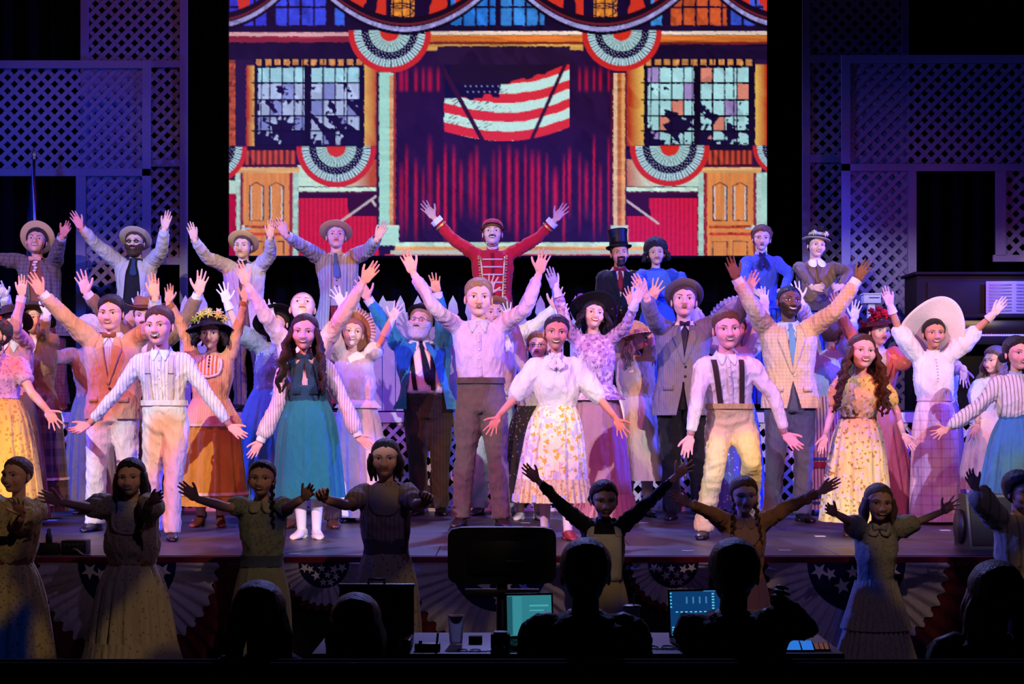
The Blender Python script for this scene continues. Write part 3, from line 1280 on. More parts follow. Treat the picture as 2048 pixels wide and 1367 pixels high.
def build_top(s, t, ex):
    """t: kind shirt|jacket|open|blouse|bodice, m material, sleeve style, hem z, neck z, under (material of the shirt below)"""
    kind = t['kind']
    jac = kind in ('jacket', 'open')
    off = t.get('off', .024 if jac else .012)
    hem = t.get('hem', .475 if jac else .57)
    nz = t.get('neck', .822 if jac else .838)
    seed = int(abs(s.base[0]) * 97) % 17
    fl = t.get('flare', .02 if jac else 0)
    zs = list(np.arange(hem, nz, .022)) + [nz]
    offs = [off + fl * max(0, (.60 - z) / .14) ** 1.3 + t.get('blouse', 0) * math.exp(-((z - .66) / .05) ** 2) for z in zs]
    C = [s.cen(z) for z in zs]
    rx = [s.rx(z) + o for z, o in zip(zs, offs)]
    ry = [s.ry(z) + o for z, o in zip(zs, offs)]
    G = Geo()
    G.add(rings(C, rx, ry, 36, e=2.3))
    st = t.get('sleeve', 'jacket' if jac else 'shirt')
    ends = {}
    for right in (True, False):
        vf, e, r = sleeve(s, right, st, t.get('sk', (.95 if s.T is TF else 1.0)))
        G.add(vf)
        ends[right] = (e, r)
    name = t.get('name', 'jacket' if jac else ('blouse' if kind == 'blouse' else ('bodice' if kind == 'bodice' else 'shirt')))
    amp = t.get('amp', .008 if jac else .009) * 1.15
    gap = t.get('gap')
    if kind == 'jacket' and gap is None:
        gap = ([.44, .56, .60, .625, .78, .84], [.075, .02, .0, .0, .045, .05])
    if kind == 'open' and gap is None:
        gap = ([.44, .60, .75, .80, .84], [.13, .10, .075, .05, .045])
    frontish = s.cen(.7)[1]

    def fin(V, Fc):
        V = wrinkle(V, np.asarray(Fc), amp, t.get('wf', 15), seed)
        Fc = np.asarray(Fc)
        # open the ends: hem, neck and cuffs stay as folded cloth; jackets get their front opening
        if gap is not None:
            cen = V[Fc].mean(1)
            zr = (cen[:, 2] - s.zf)
            tt = (zr - s.pz) / (s.neckz - s.pz)
            zf = .50 + tt * (.335)
            cx = s.pelvis[0] + (s.neck[0] - s.pelvis[0]) * tt
            g = np.interp(zf, gap[0], gap[1]) * s.k
            cy = s.pelvis[1] + (s.neck[1] - s.pelvis[1]) * tt
            low = zf < (hem + .012)
            rem = ((np.abs(cen[:, 0] - cx) < g) & (cen[:, 1] < cy - .02) & (zf > hem - .01) & (zf < .86)) | low
            # keep sleeves that cross in front
            rem = rem & (np.abs(cen[:, 1] - cy) < (.40 if s.belly else .22))
            bv = np.intersect1d(np.unique(Fc[rem & ~low]), np.unique(Fc[~rem]))
            tv = (V[bv, 2] - s.zf - s.pz) / (s.neckz - s.pz)
            cv = s.pelvis[0] + (s.neck[0] - s.pelvis[0]) * tv
            gv = np.maximum(np.interp(.5 + tv * .335, gap[0], gap[1]) * s.k, .002)
            near = (.5 + tv * .335 < .83) & (gv > .006)
            V[bv[near], 0] = (cv + np.sign(V[bv, 0] - cv) * gv)[near]
            bl = np.intersect1d(np.unique(Fc[low]), np.unique(Fc[~rem])) if low.any() else np.zeros(0, int)
            if len(bl):
                V[bl, 2] = np.median(V[bl, 2])
            Fc = Fc[~rem]
        used = np.unique(Fc)
        mp = np.full(len(V), -1)
        mp[used] = np.arange(len(used))
        me = mesh_of(name, V[used] - s.base, mp[Fc], t['m'])
        put(name, me, s.root)
    remesh_later(G, .0135 * s.k ** .5, fin, 4)
    if jac:
        und = t.get('under', cloth('e8e2e0'))
        zs2 = [.588, .60, .62, .66, .70, .74, .78, .80, .815, .828, .838]
        a, b = s.rad(zs2, .010)
        V, Fc = rings([s.cen(z) for z in zs2], a, b, 40, e=2.3)
        V = wrinkle(V, Fc, .003, 20, seed + 3)
        s.add(t.get('under_name', 'shirt'), (V, Fc), und)
        lz = t.get('lap', (.625 if kind == 'jacket' else .60))
        if t.get('lapel', True):
            lm = t.get('lm', t['m'])
            for sx in (-1, 1):
                rows = []
                for z in np.linspace(.825, lz, 14):
                    u = (.825 - z) / (.825 - lz)
                    g = float(np.interp(z, gap[0], gap[1]))
                    wd = .062 * (np.interp(u, [0, .12, .3, .34, 1], [.4, .75, 1.05, .95, .12]))
                    rows.append((z, sx * max(0, g - .008), sx * (g + wd)))
                s.add('lapel', s.patch(rows, off - .002, .010, 5), lm, smooth=True)
        if kind == 'jacket':
            for bz in t.get('buttons', (.61, .575)):
                p = s.front(.012 * s.k, bz, off + .006)
                s.add('button', ball(p, (.011, .005, .011), 10, 6), solid(t.get('bc', '4a3020'), .4, 0))
        if t.get('pockets', kind == 'jacket'):
            for sx in (-1, 1):
                rows = [(z, sx * .075, sx * .148) for z in (.575, .565, .553)]
                s.add('pocket_flap', s.patch(rows, off + .012, .006, 5), t['m'])
    # cuffs
    cf = t.get('cuff')
    if cf:
        for right in (True, False):
            S, E, Wr, dv = s.arm[right]
            t0 = SLV[st][-1][0]
            a, b = arm_at(S, E, Wr, t0 - .05), arm_at(S, E, Wr, min(1.0, t0 + (.09 if jac else .04)))
            r = SLV[st][-1][1] * s.k * (.86 if jac else 1.12)
            s.add('cuff', tube([a, b], [r, r * 1.02], 18, caps=False), cf)
    cl = t.get('collar')
    if cl:
        o = .014
        nk = s.cen(.838)
        nr = (.066 if s.T is TM else .056) * s.k
        s.add('collar', collar_mesh(s, nr, t.get('ct', 'point'), .010), cl)
    if t.get('placket'):
        s.add('placket', s.patch([(z, -.016, .016) for z in np.linspace(.82, hem + .01, 12)], off + .002, .004, 3), t['placket'])
    for bz in t.get('shirt_buttons', ()):
        s.add('button', ball(s.front(0, bz, off + .009), .006 * s.k, 8, 6), solid(t.get('bc', 'e8e0e8'), .3, 0))
    if t.get('band'):      # high neck band
        c0, c1 = s.cen(.828), s.cen(.862)
        hb = xf(np.array([(0, .018, -.085)]), s.HM)[0]
        s.add('collar', tube([c0 + [0, 0, 0], c0 * .4 + hb * .6], np.array([.062, .054]) * s.k, 20, caps=False, k=3), t['band'])


def collar_mesh(s, nr, style, off):
    G = Geo()
    hb = xf(np.array([(0, .02, -.08)]), s.HM)[0]
    c0 = s.cen(.832)
    c1 = c0 * .62 + hb * .38
    G.add(tube([c0, c1], [nr * 1.12, nr * 1.0], 24, caps=False))
    G.add(tube([c1, c0 * .9 + c1 * .1], [nr * 1.02, nr * 1.28], 24, caps=False))
    for sx in (-1, 1):
        if style == 'point':
            rows = [(.838, sx * .008, sx * .062), (.828, sx * .004, sx * .075), (.815, sx * .012, sx * .070), (.800, sx * .030, sx * .058), (.788, sx * .042, sx * .050)]
        else:
            rows = [(.838, sx * .004, sx * .062), (.828, sx * .002, sx * .082), (.815, sx * .003, sx * .088), (.803, sx * .012, sx * .080), (.795, sx * .03, sx * .06)]
        G.add(s.patch(rows, off + .006, .006, 4))
    return G


def build_trousers(s, t):
    m = t['m']
    t = dict(t, amp=t.get('amp', .009))
    wd = t.get('w', 1.0)
    G = Geo()
    zs = [.47, .49, .52, .55, .58, t.get('waist', .605)]
    a, b = s.rad(zs, .012)
    a = [v * x for v, x in zip(a, (.9, 1, 1, 1, 1, .98))]
    G.add(rings([s.cen(z) for z in zs], a, b, 30, e=2.2))
    for hip, kn, an in s.legs:
        h2 = hip + np.array((0, 0, .02))
        lowp = an + np.array((0, 0, -.03))
        G.add(tube([h2, hip * .75 + kn * .25, hip * .4 + kn * .6, kn, kn * .5 + an * .5, an * .9 + kn * .1, lowp],
                   np.array([.098, .098, .086, .073, .070, .070, .072]) * s.k * wd, 18, k=2))
    seed = int(abs(s.base[0]) * 71) % 13

    def fin(V, Fc):
        V = wrinkle(V, np.asarray(Fc), t.get('amp', .006), 12, seed, (1, 1, .8))
        put('trousers', mesh_of('trousers', V - s.base, Fc, m), s.root)
    remesh_later(G, .0145 * s.k, fin, 4)
    if t.get('band'):
        zw = t.get('waist', .605)
        a, b = s.rad([zw - .014, zw + .010], .026)
        s.add('waistband', rings([s.cen(zw - .014), s.cen(zw + .010)], a, b, 30, e=2.3, caps=False), t['band'])


def build_skirt(s, k):
    """k: m, hem (m above floor), R hem radius, folds, waist z, x1 hem centre px, ruffle=(m, height, flare), tiers"""
    hem = k.get('hem', .06)
    Rh = k.get('R', .30) * s.k
    zw = k.get('waist', .615)
    folds = k.get('folds', 15)
    fa = k.get('fa', .05)
    z0 = s.cen(zw)[2] - s.zf
    c0 = s.cen(zw)
    hx = W(k['x1'], 0, s.D)[0] if 'x1' in k else s.base[0]
    rw = s.rx(zw) + .014
    rwy = s.ry(zw) + .014
    rs = random.Random(int(abs(s.base[0]) * 100))
    ph = rs.uniform(0, 6)
    m = 22
    C, rx, ry = [], [], []
    for i in range(m):
        u = i / (m - 1)
        z = z0 + (hem - z0) * u
        hipb = k.get('hip', .05) * math.sin(min(1, u * 3) * math.pi / 2)
        f = u ** k.get('pow', .85)
        C.append((c0[0] + (hx - c0[0]) * u, c0[1] + (s.D + .02 - c0[1]) * u, s.zf + z))
        rx.append(rw + (Rh - rw - hipb * s.k) * f + hipb * s.k)
        ry.append((rwy + (Rh * .86 - rwy - hipb * s.k) * f + hipb * s.k))

    def mod(i, a):
        u = i / (m - 1)
        w = fa * (min(1, .25 + u * 1.2))
        return 1 + w * (np.sin(folds * a + ph + .8 * np.sin(3 * a)) * .8 + .5 * np.sin(folds * 1.73 * a + 2 * ph)) + .12 * w * np.sin(folds * 3.1 * a + u * 2)
    V, Fc = rings(C, rx, ry, 110, caps=False, mod=mod)
    V = np.vstack([V])
    o = s.add('skirt', (V, Fc), k['m'])
    rf = k.get('ruffle')
    if rf:
        mat, h, fl = rf[:3]
        cnt = rf[3] if len(rf) > 3 else 1
        gap = rf[4] if len(rf) > 4 else 0
        for q in range(cnt):
            zt = hem + h * .9 + q * gap
            u = (z0 - zt) / (z0 - hem)
            Cc, ax, ay = [], [], []
            ub = min(m - 1, u * (m - 1))
            bx, by = np.interp(ub, range(m), rx), np.interp(ub, range(m), ry)
            cx, cy = np.interp(ub, range(m), [c[0] for c in C]), np.interp(ub, range(m), [c[1] for c in C])
            for j in range(6):
                v = j / 5
                Cc.append((cx, cy, s.zf + zt - h * v))
                ax.append(bx * 1.02 + .008 + fl * v)
                ay.append(by * 1.02 + .008 + fl * v)
            V, Fc = rings(Cc, ax, ay, 200, caps=False, mod=lambda i, a: 1 + .012 + (.012 + .035 * i / 5) * np.sin(38 * a + 1.5 * np.sin(5 * a)))
            s.add('ruffle', (V, Fc), mat)
    for (mat, zc, h) in k.get('trims', ()):
        u = (z0 - zc) / (z0 - hem)
        ub = u * (m - 1)
        Cc, ax, ay = [], [], []
        for j in (0, 1):
            uj = (z0 - (zc + h / 2 - h * j)) / (z0 - hem) * (m - 1)
            Cc.append((np.interp(uj, range(m), [c[0] for c in C]), np.interp(uj, range(m), [c[1] for c in C]), s.zf + zc + h / 2 - h * j))
            ax.append(np.interp(uj, range(m), rx) + .012)
            ay.append(np.interp(uj, range(m), ry) + .012)
        V, Fc = rings(Cc, ax, ay, 120, caps=False, mod=lambda i, a, u=u: mod(int(u * (m - 1)), a))
        s.add('hem_band', (V, Fc), mat)


def build_extra(s, e):
    off = e.get('off', .014)
    if e.get('suspenders'):
        m = e['suspenders']
        wd = .019
        for sx in (-1, 1):
            rows = [(z, sx * (x - wd), sx * (x + wd)) for z, x in zip(np.linspace(.815, .60, 16), np.linspace(.098, .075, 16))]
            o = s.add('suspender', s.patch(rows, off + .002, .006, 4), m)
            if e.get('clips'):
                s.add('clip', s.patch([(.735, sx * .07, sx * .115), (.731, sx * .07, sx * .115)], off + .008, .005, 3), solid('b0a0a8', .3, 0, metal=.8), o)
    if e.get('tie'):
        m = e['tie']
        end = e.get('tie_end', .62)
        rows = [(z, c - w, c + w) for z, w, c in zip(np.linspace(.822, end, 12), [.012, .02, .017, .02, .023, .026, .029, .031, .033, .034, .034, .012], np.linspace(0, e.get('tie_x', .01), 12))]
        o = s.add('necktie', s.patch(rows, off + .004, .008, 5), m)
        s.add('knot', ball(s.front(0, .824, off + .004), (.019, .013, .018), 10, 7), m, o)
    if e.get('bow'):
        c = s.front(0, .829, off + .012)
        G = Geo()
        bw = e.get('bow_w', .06)
        for sx in (-1, 1):
            G.add(tube([c, c + [sx * bw * .45, -.004, .003], c + [sx * bw, 0, .002]], [(.008, .006), (.020, .011), (.026, .008)], 10, k=2))
        G.add(ball(c + [0, -.008, 0], (.011, .01, .013), 8, 6))
        if e.get('bow_tails'):
            for sx in (-1, 1):
                pts = [c, s.front(sx * .02, .80, off + .02), s.front(sx * .035, .77, off + .02), s.front(sx * e.get('tail_x', .05), e['bow_tails'], off + .02)]
                G.add(tube(pts, [(.010, .006), (.02, .006), (.028, .006), (.036, .005)], 8, k=3))
        s.add('bow_tie' if not e.get('bow_tails') else 'neck_ribbon', G, e['bow'])
    if e.get('sash'):
        m, z0, z1 = e['sash']
        zs = np.linspace(z0, z1, 5)
        a, b = s.rad(zs, .022)
        V, Fc = rings([s.cen(z) for z in zs], a, b, 40, caps=False, e=2.3)
        s.add('sash', (wrinkle(V, Fc, .004, 60, 2, (1, 1, 3)), Fc), m)
    if e.get('peplum'):
        m, z0, z1, fl = e['peplum']
        zs = np.linspace(z0, z1, 7)
        a, b = s.rad(zs, .02)
        a = [v + fl * i / 6 for i, v in enumerate(a)]
        b = [v + fl * i / 6 for i, v in enumerate(b)]
        V, Fc = rings([s.cen(z) for z in zs], a, b, 90, caps=False, mod=lambda i, q: 1 + .03 * i / 6 * np.sin(14 * q))
        s.add('peplum', (V, Fc), m)
        if e.get('peplum_trim'):
            V, Fc = rings([s.cen(z1), s.cen(z1 - .012)], [a[-1] + .003] * 2, [b[-1] + .003] * 2, 120, caps=False, mod=lambda i, q: 1 + .03 * np.sin(14 * q) + .02 * np.sin(44 * q))
            s.add('ruffle', (V, Fc), e['peplum_trim'])
    if e.get('pinafore'):     # (material, bib zs, half width)
        m = e['pinafore']
        hw = e.get('bib', .085)
        bz = e.get('bibz', .745)
        G = Geo()
        if e.get('bib', 1):
            G.add(s.patch([(z, -hw, hw) for z in np.linspace(bz, .60, 9)], off + .002, .008, 9))
        for sx in (-1, 1):
            G.add(s.patch([(z, sx * (x - .024), sx * (x + .024)) for z, x in zip(np.linspace(.82, bz - .01, 8), np.linspace(.095, hw - .02, 8))], off + .002, .008, 4))
        s.add('pinafore_bib', G, m)
    if e.get('vest'):
        m = e['vest']
        zs = list(np.arange(.56, .80, .02))
        a, b = s.rad(zs, .017)
        V, Fc = rings([s.cen(z) for z in zs], a, b, 48, e=2.3, caps=False)
        V = V.copy()
        zt = (V[:, 2] - s.zf - s.pz) / (s.neckz - s.pz)
        zf = .5 + zt * .335
        cx = s.pelvis[0] + (s.neck[0] - s.pelvis[0]) * zt
        cy = s.cen(.7)[1]
        g = np.interp(zf, [.56, .70, .80], [0, 0, .075]) * s.k
        keep = [f for f in Fc if not all(abs(V[i, 0] - cx[i]) < g[i] and V[i, 1] < cy for i in f)]
        s.add('vest', (V, keep), m)
        for z in (.60, .63, .66, .69):
            s.add('button', ball(s.front(.0, z, .022), .007, 8, 6), solid(e.get('vb', '2a2024'), .4, 0))
    if e.get('yoke'):
        m = e['yoke']
        rows = [(z, -x, x) for z, x in ((.825, .05), (.81, .085), (.79, .10), (.77, .10), (.75, .088), (.735, .065), (.728, .03))]
        s.add('yoke', s.patch(rows, off, .007, 11), m)
        if e.get('yoke_trim'):
            pts = [s.front(x * s.k, z, off + .012) for x, z in ((-.095, .805), (-.105, .78), (-.098, .75), (-.07, .73), (0, .721), (.07, .73), (.098, .75), (.105, .78), (.095, .805))]
            V, Fc = tube(pts, .012 * s.k, 8, k=6)
            V = V + np.array([0, -1, 0]) * (.004 * np.sin(V[:, :1] * 400))
            s.add('ruffle', (V, Fc), e['yoke_trim'])
        for z in e.get('yoke_buttons', ()):
            s.add('button', ball(s.front(0, z, off + .012), .008 * s.k, 8, 6), solid('2a1410', .4, 0))
    if e.get('belt'):
        a, b = s.rad([.598, .612], .019)
        s.add('belt', rings([s.cen(.598), s.cen(.612)], a, b, 36, e=2.3, caps=False), e['belt'])
    if e.get('jabot'):
        m = e['jabot']
        G = Geo()
        for i in range(4):
            z = .812 - i * .016
            G.add(ball(s.front((-1) ** i * .006, z, off + .012), (.026 - .003 * i, .014, .014), 10, 6))
        s.add('jabot', G, m)
    if e.get('shawl'):
        m = e['shawl']
        zs = [.66, .70, .74, .78, .805, .82]
        a, b = s.rad(zs, .03)
        a = [v + x for v, x in zip(a, (.08, .06, .05, .035, .02, .0))]
        V, Fc = rings([s.cen(z) for z in zs], a, b, 60, e=2.3, caps=False, mod=lambda i, q: 1 + .02 * np.sin(9 * q))
        s.add('shawl', (wrinkle(V, Fc, .006, 30, 3), Fc), m)


# ------------------------------------------------------------------ hats
def hat_frame(s, tilt=0, roll=0, up=.055, back=.0, sc=1.0, yaw=0):
    return s.HM @ Matrix.Translation((0, back, up)) @ Matrix.Rotation(R(yaw), 4, 'Z') @ Matrix.Rotation(R(-tilt), 4, 'X') @ Matrix.Rotation(R(roll), 4, 'Y') @ Matrix.Scale(sc, 4)


def flower(c, r, seed=0, petals=7):
    G = Geo()
    rg = random.Random(seed)
    tip = rg.uniform(-.5, .5)
    for lay, (rr, cnt, lift) in enumerate(((1, petals, .15), (.62, petals - 2, .55))):
        for i in range(cnt):
            a = 2 * math.pi * i / cnt + rg.uniform(-.2, .2) + lay
            V, Fc = ball((0, 0, 0), (r * .42, r * .30, r * .12), 7, 5)
            M = Matrix.Translation(c) @ Matrix.Rotation(a, 4, 'Y') @ Matrix.Translation((r * .5 * rr, -r * lift * .6, 0)) @ Matrix.Rotation(rg.uniform(-.4, .4), 4, 'Z')
            G.add((xf(V, M), Fc))
    G.add(ball((c[0], c[1] - r * .35, c[2]), r * .22, 7, 5))
    return G.arr()


def build_hat(s, h):
    kind = h['kind']
    m = h['m']
    M = hat_frame(s, h.get('tilt', 0), h.get('roll', 0), h.get('up', .052), h.get('back', .008), h.get('s', 1.0), h.get('yaw', 0))
    sq = (.92, 1.08)
    if kind == 'boater':
        br = h.get('brim', .142)
        V, Fc = lathe([(.078, 0), (br, -.001), (br + .002, .003), (br, .007), (.083, .010), (.082, .06), (.079, .068), (.01, .070)], 40, M, sq)
        hh = s.add('hat', (V, Fc), m)
        V, Fc = lathe([(.0845, .010), (.0840, .040)], 40, M, sq, caps=False)
        s.add('hat_band', (V, Fc), h.get('band', solid('2a2024')), hh)
    elif kind == 'bowler':
        br = h.get('brim', .125)
        V, Fc = lathe([(.08, .0), (br * .9, -.002), (br, .012), (br + .002, .018), (br - .004, .016), (.095, .006), (.086, .012), (.086, .05), (.078, .08), (.055, .102), (.02, .110)], 36, M, sq)
        hh = s.add('hat', (V, Fc), m)
        V, Fc = lathe([(.089, .010), (.088, .034)], 36, M, sq, caps=False)
        s.add('hat_band', (V, Fc), h.get('band', solid('15131a')), hh)
    elif kind == 'cowboy':
        def md(a, r, z):
            br = np.clip((r - .09) / .06, 0, 1)
            return r, z + br * .05 * np.sin(a) ** 2 - .03 * (r < .075) * (z > .06) * (np.abs(np.sin(a)) < .5)
        V, Fc = lathe([(.08, .0), (.125, -.004), (.155, .0), (.157, .004), (.125, .003), (.088, .010), (.086, .05), (.080, .09), (.06, .105), (.02, .098)], 40, M, sq, md)
        hh = s.add('hat', (V, Fc), m)
        V, Fc = lathe([(.0905, .010), (.0890, .030)], 40, M, sq, caps=False)
        s.add('hat_band', (V, Fc), h.get('band', solid('3a2416')), hh)
    elif kind == 'top':
        def md(a, r, z):
            return r, z + np.clip((r - .1) / .04, 0, 1) * .014 * np.sin(a) ** 2
        V, Fc = lathe([(.08, 0), (.118, 0), (.122, .006), (.118, .009), (.088, .008), (.084, .05), (.086, .12), (.094, .163), (.093, .168), (.01, .168)], 40, M, sq, md)
        hh = s.add('hat', (V, Fc), m)
        V, Fc = lathe([(.0895, .010), (.0865, .045)], 40, M, sq, caps=False)
        s.add('hat_band', (V, Fc), h.get('band', solid('08080a', .9)), hh)
    elif kind == 'wide':
        br = h.get('brim', .2)
        wv = h.get('wave', .02)

        def md(a, r, z):
            t = np.clip((r - .09) / (br - .09), 0, 1)
            return r * (1 + .03 * t * np.sin(3 * a)), z + t * wv * np.sin(2 * a + h.get('ph', 0)) - t * t * h.get('droop', .0) + t * h.get('upturn', 0) * np.sin(a) ** 2
        rs = np.linspace(.084, br, 8)
        prof = [(r, -.001) for r in rs] + [(br + .003, .004)] + [(r, .008) for r in rs[::-1]] + [(.086, .02), (.086, .05), (.078, .075), (.05, .09), (.01, .093)]
        V, Fc = lathe(prof, 60, M, sq, md)
        hh = s.add('hat', (V, Fc), m)
        if h.get('band'):
            V, Fc = lathe([(.089, .012), (.0885, .04)], 40, M, sq, caps=False)
            s.add('hat_band', (V, Fc), h['band'], hh)
        if h.get('frill'):
            V, Fc = lathe([(br - .004, .004), (br + .02, .004), (br + .035, .002)], 240, M, sq, lambda a, r, z: (r, z + (r - br + .004) * .45 * np.sin(44 * a)), caps=False)
            s.add('ruffle', (V, Fc), h['frill'], hh)
    elif kind == 'bonnet':
        V, Fc = lathe([(.16, -.06), (.162, -.05), (.14, -.01), (.10, .05), (.06, .085), (.01, .10)], 60, M, (1, 1), lambda a, r, z: (r * (1 + .02 * np.sin(18 * a)), z))
        hh = s.add('hat', (V, Fc), m)
        V, Fc = lathe([(.158, -.058), (.18, -.07), (.192, -.075)], 200, M, (1, 1), lambda a, r, z: (r * (1 + .03 * np.sin(40 * a)), z), caps=False)
        s.add('ruffle', (V, Fc), h.get('frill', m), hh)
    elif kind == 'pillbox':
        V, Fc = lathe([(.088, -.02), (.090, .02), (.082, .055), (.055, .075), (.01, .08)], 36, M, (.92, 1.08))
        hh = s.add('hat', (V, Fc), m)
        V, Fc = lathe([(.0915, -.02), (.0925, .008)], 36, M, (.92, 1.08), caps=False)
        s.add('hat_band', (V, Fc), h['band'], hh)
        n = 12
        VV = []
        for lay in (0, .003):
            for rr in (.0, .5, 1):
                for i in range(n):
                    a = R(-75 + 150 * i / (n - 1))
                    r = .085 + .045 * rr * math.cos(a * .95)
                    VV.append((math.sin(a) * r * .95, -math.cos(a) * r * 1.06, -.018 - .015 * rr + lay))
        F3 = grid_faces(3, n, False) + grid_faces(3, n, False, 3 * n)
        s.add('visor', (xf(np.array(VV), M), F3), solid('0c0a0c', .2, 0, spec=.6), hh)
        a = np.linspace(R(-100), R(100), 13)
        pts = [(math.sin(q) * .07, -.02 - .055 * math.cos(q), -.035 - .105 * math.cos(q) * 1.0) for q in a]
        s.add('chin_strap', tube(xf(np.array(pts), s.HM), .0035, 6), solid('0c0a0c', .4, 0), hh)
    else:
        hh = None
    for i, f in enumerate(h.get('flowers', ())):
        (x, y, z, r, fm) = f
        V, Fc = flower((x, y, z), r, i)
        s.add('flower', (xf(V, M), Fc), fm, hh or s.root)
    if h.get('feathers'):
        cnt, fm, cx, cy, cz, ln = h['feathers']
        G = Geo()
        rg = random.Random(int(s.base[0] * 10))
        for i in range(cnt):
            a, el = rg.uniform(-3.1, 3.1), rg.uniform(.1, 1.2)
            dv = np.array((math.sin(a) * math.cos(el), -math.cos(a) * math.cos(el) * .8, math.sin(el)))
            p = np.array((cx, cy, cz)) + dv * .03
            l = ln * rg.uniform(.6, 1)
            G.add(tube([p, p + dv * l * .5 + [0, 0, .01], p + dv * l + [0, 0, -.015]], [(.004, .002), (.013, .003), (.003, .002)], 6, k=2))
        V, Fc = G.arr()
        s.add('feather_trim', (xf(V, M), Fc), fm, hh or s.root)
    return hh

# ------------------------------------------------------------------ the room
blackm = solid('0a090c', .9, 0, spec=.1)
m_floor, nt, b = newmat('stage_paint', .42, .4)
ns = _bump(nt, b, 7, .002, 6, (.6, 3, 1))
c1 = _mix(nt, ns.outputs['Fac'], lin('2c2a30'), lin('45424a'))
nt.links.new(c1, b.inputs['Base Color'])
carpet = solid('141218', .95, .004, 40)
drape, nt, b = newmat('black_velour', .95, .05)
b.inputs['Base Color'].default_value = (*lin('0b0a0d'), 1)


def sbox(name, *a, mat=blackm, **k):
    return struct(obj(name, box(*a, **k), mat, smooth=False))


FR = 9.66        # front edge of the stage
sbox('floor', -9, 9, -7, FR + .02, -.1, 0, mat=carpet)
sbox('floor_stage', -9, 9, FR, 20, .0, STAGE - .012, mat=m_floor)
# painted stage decking in sheets, joints open by a few millimetres
deck = bpy.data.objects['floor_stage']
for j, (ya, yb) in enumerate([(FR, 10.34), (10.34, 11.56), (11.56, 12.78), (12.78, 14.0)]):
    o_ = 0 if j % 2 else 1.22
    x = -9 + (0 if j % 2 else -1.22)
    while x < 9:
        a, c = max(-9, x) + .002, min(9, x + 2.44) - .002
        if c > a:
            obj('deck_sheet', box(a, c, ya + .002, yb - .002, STAGE - .012, STAGE, .003), m_floor, deck, smooth=False)
        x += 2.44
sbox('wall_left', -9.1, -9, -7, 20, 0, 9)
sbox('wall_right', 9, 9.1, -7, 20, 0, 9)
sbox('wall_back', -9.1, 9.1, 19.0, 19.1, 0, 9)
sbox('wall_front', -9.1, 9.1, -7.1, -7, 0, 9)
sbox('ceiling', -9.1, 9.1, -7.1, 19.1, 9, 9.1)
# stage fascia with its red cloth edge
obj_f = sbox('wall_stage', -9, 9, FR - .03, FR, 0, STAGE - .035, mat=solid('120c12', .9, .003))
sbox('trim_1', -9, 9, FR - .045, FR + .004, STAGE - .04, STAGE - .004, mat=cloth('7a1a28'))
# low black rail between the camera and the control table
sbox('wall_rail', -9, 9, 5.74, 5.8, 0, .883, mat=blackm)
obj('rail_cap', box(-9, 9, 5.72, 5.82, .86, .883, .006), blackm, bpy.data.objects['wall_rail'])


# black drape behind, gathered in folds
def curtain(name, x0, x1, y, z0, z1, label, n=None):
    n = n or int((x1 - x0) * 26)
    xs = np.linspace(x0, x1, n)
    V = []
    for z in (z0, (z0 + z1) / 2, z1):
        V.append(np.stack([xs, y + .05 * np.sin(xs * 24 + .7 * np.sin(xs * 5)), np.full(n, z)], 1))
    return tag(obj(name, (np.concatenate(V), grid_faces(3, n, False)), drape), label, 'curtain')


curtain('stage_curtain', -8.9, -3.2, 18.4, 0.9, 8.8, 'black velour stage drape hanging left of the projection screen')
curtain('stage_curtain', 3.0, 8.9, 18.4, 0.9, 8.8, 'black velour stage drape hanging right of the projection screen')
curtain('stage_curtain', -3.3, 3.1, 18.2, 0.9, 8.8, 'black velour drape hanging behind and below the projection screen')

# ------------------------------------------------------------------ rear platform
PF = 13.75
plat = tag(obj('platform', box(-6.2, 6.2, PF, 17.0, PLAT - .05, PLAT, .004), solid('17141a', .7, .002)), 'black topped raised platform running across the back of the stage', 'platform')
G = Geo()
for x in np.linspace(-6, 6, 9):
    for y in (14.2, 16.8):
        G.add(box(x - .04, x + .04, y - .04, y + .04, STAGE, PLAT - .05))
lg = obj('leg', G, blackm, plat, False)
lg['kind'] = 'stuff'

_SL = {}


def slat(parent, p0, p1, wd, th, mat, y):
    """one straight lath from p0 to p1 in the x-z plane at depth y (parent at the origin of the world)"""
    L = math.hypot(p1[0] - p0[0], p1[1] - p0[1])
    if L < .05:
        return
    me = _SL.get((wd, mat.name))
    if me is None:
        V, Fc = box(-.5, .5, -th / 2, th / 2, -wd / 2, wd / 2)
        me = mesh_of('slat', V, Fc, mat, False)
        _SL[(wd, mat.name)] = me
    o = bpy.data.objects.new('slat', me)
    COL.objects.link(o)
    o.parent = parent
    o.location = ((p0[0] + p1[0]) / 2, y, (p0[1] + p1[1]) / 2)
    o.rotation_euler = (0, -math.atan2(p1[1] - p0[1], p1[0] - p0[0]), 0)
    o.scale = (L, 1, 1)


def lattice(parent, x0, x1, z0, z1, y, pitch, wd, mat, th=.008, ph=0.0):
    for d, yy in ((1, y - th * .55), (-1, y + th * .55)):
        # lines z = d*x + c
        cs = [z0 - d * x0, z0 - d * x1, z1 - d * x0, z1 - d * x1]
        c = min(cs) + ph + pitch * .5
        while c < max(cs):
            xs = sorted([(z0 - c) / d, (z1 - c) / d])
            a, b = max(x0, xs[0]), min(x1, xs[1])
            if b - a > .03:
                slat(parent, (a, d * a + c), (b, d * b + c), wd, th, mat, yy)
            c += pitch


def board(parent, x0, x1, z0, z1, y, mat, th=.03, name='frame_board'):
    obj(name, box(x0, x1, y - th / 2, y + th / 2, z0, z1, .003), mat, parent, False)


def X(px, D):
    return (px - CX) * D / FPX


def Z(py, D):
    return CZ - (py - HY) * D / FPX


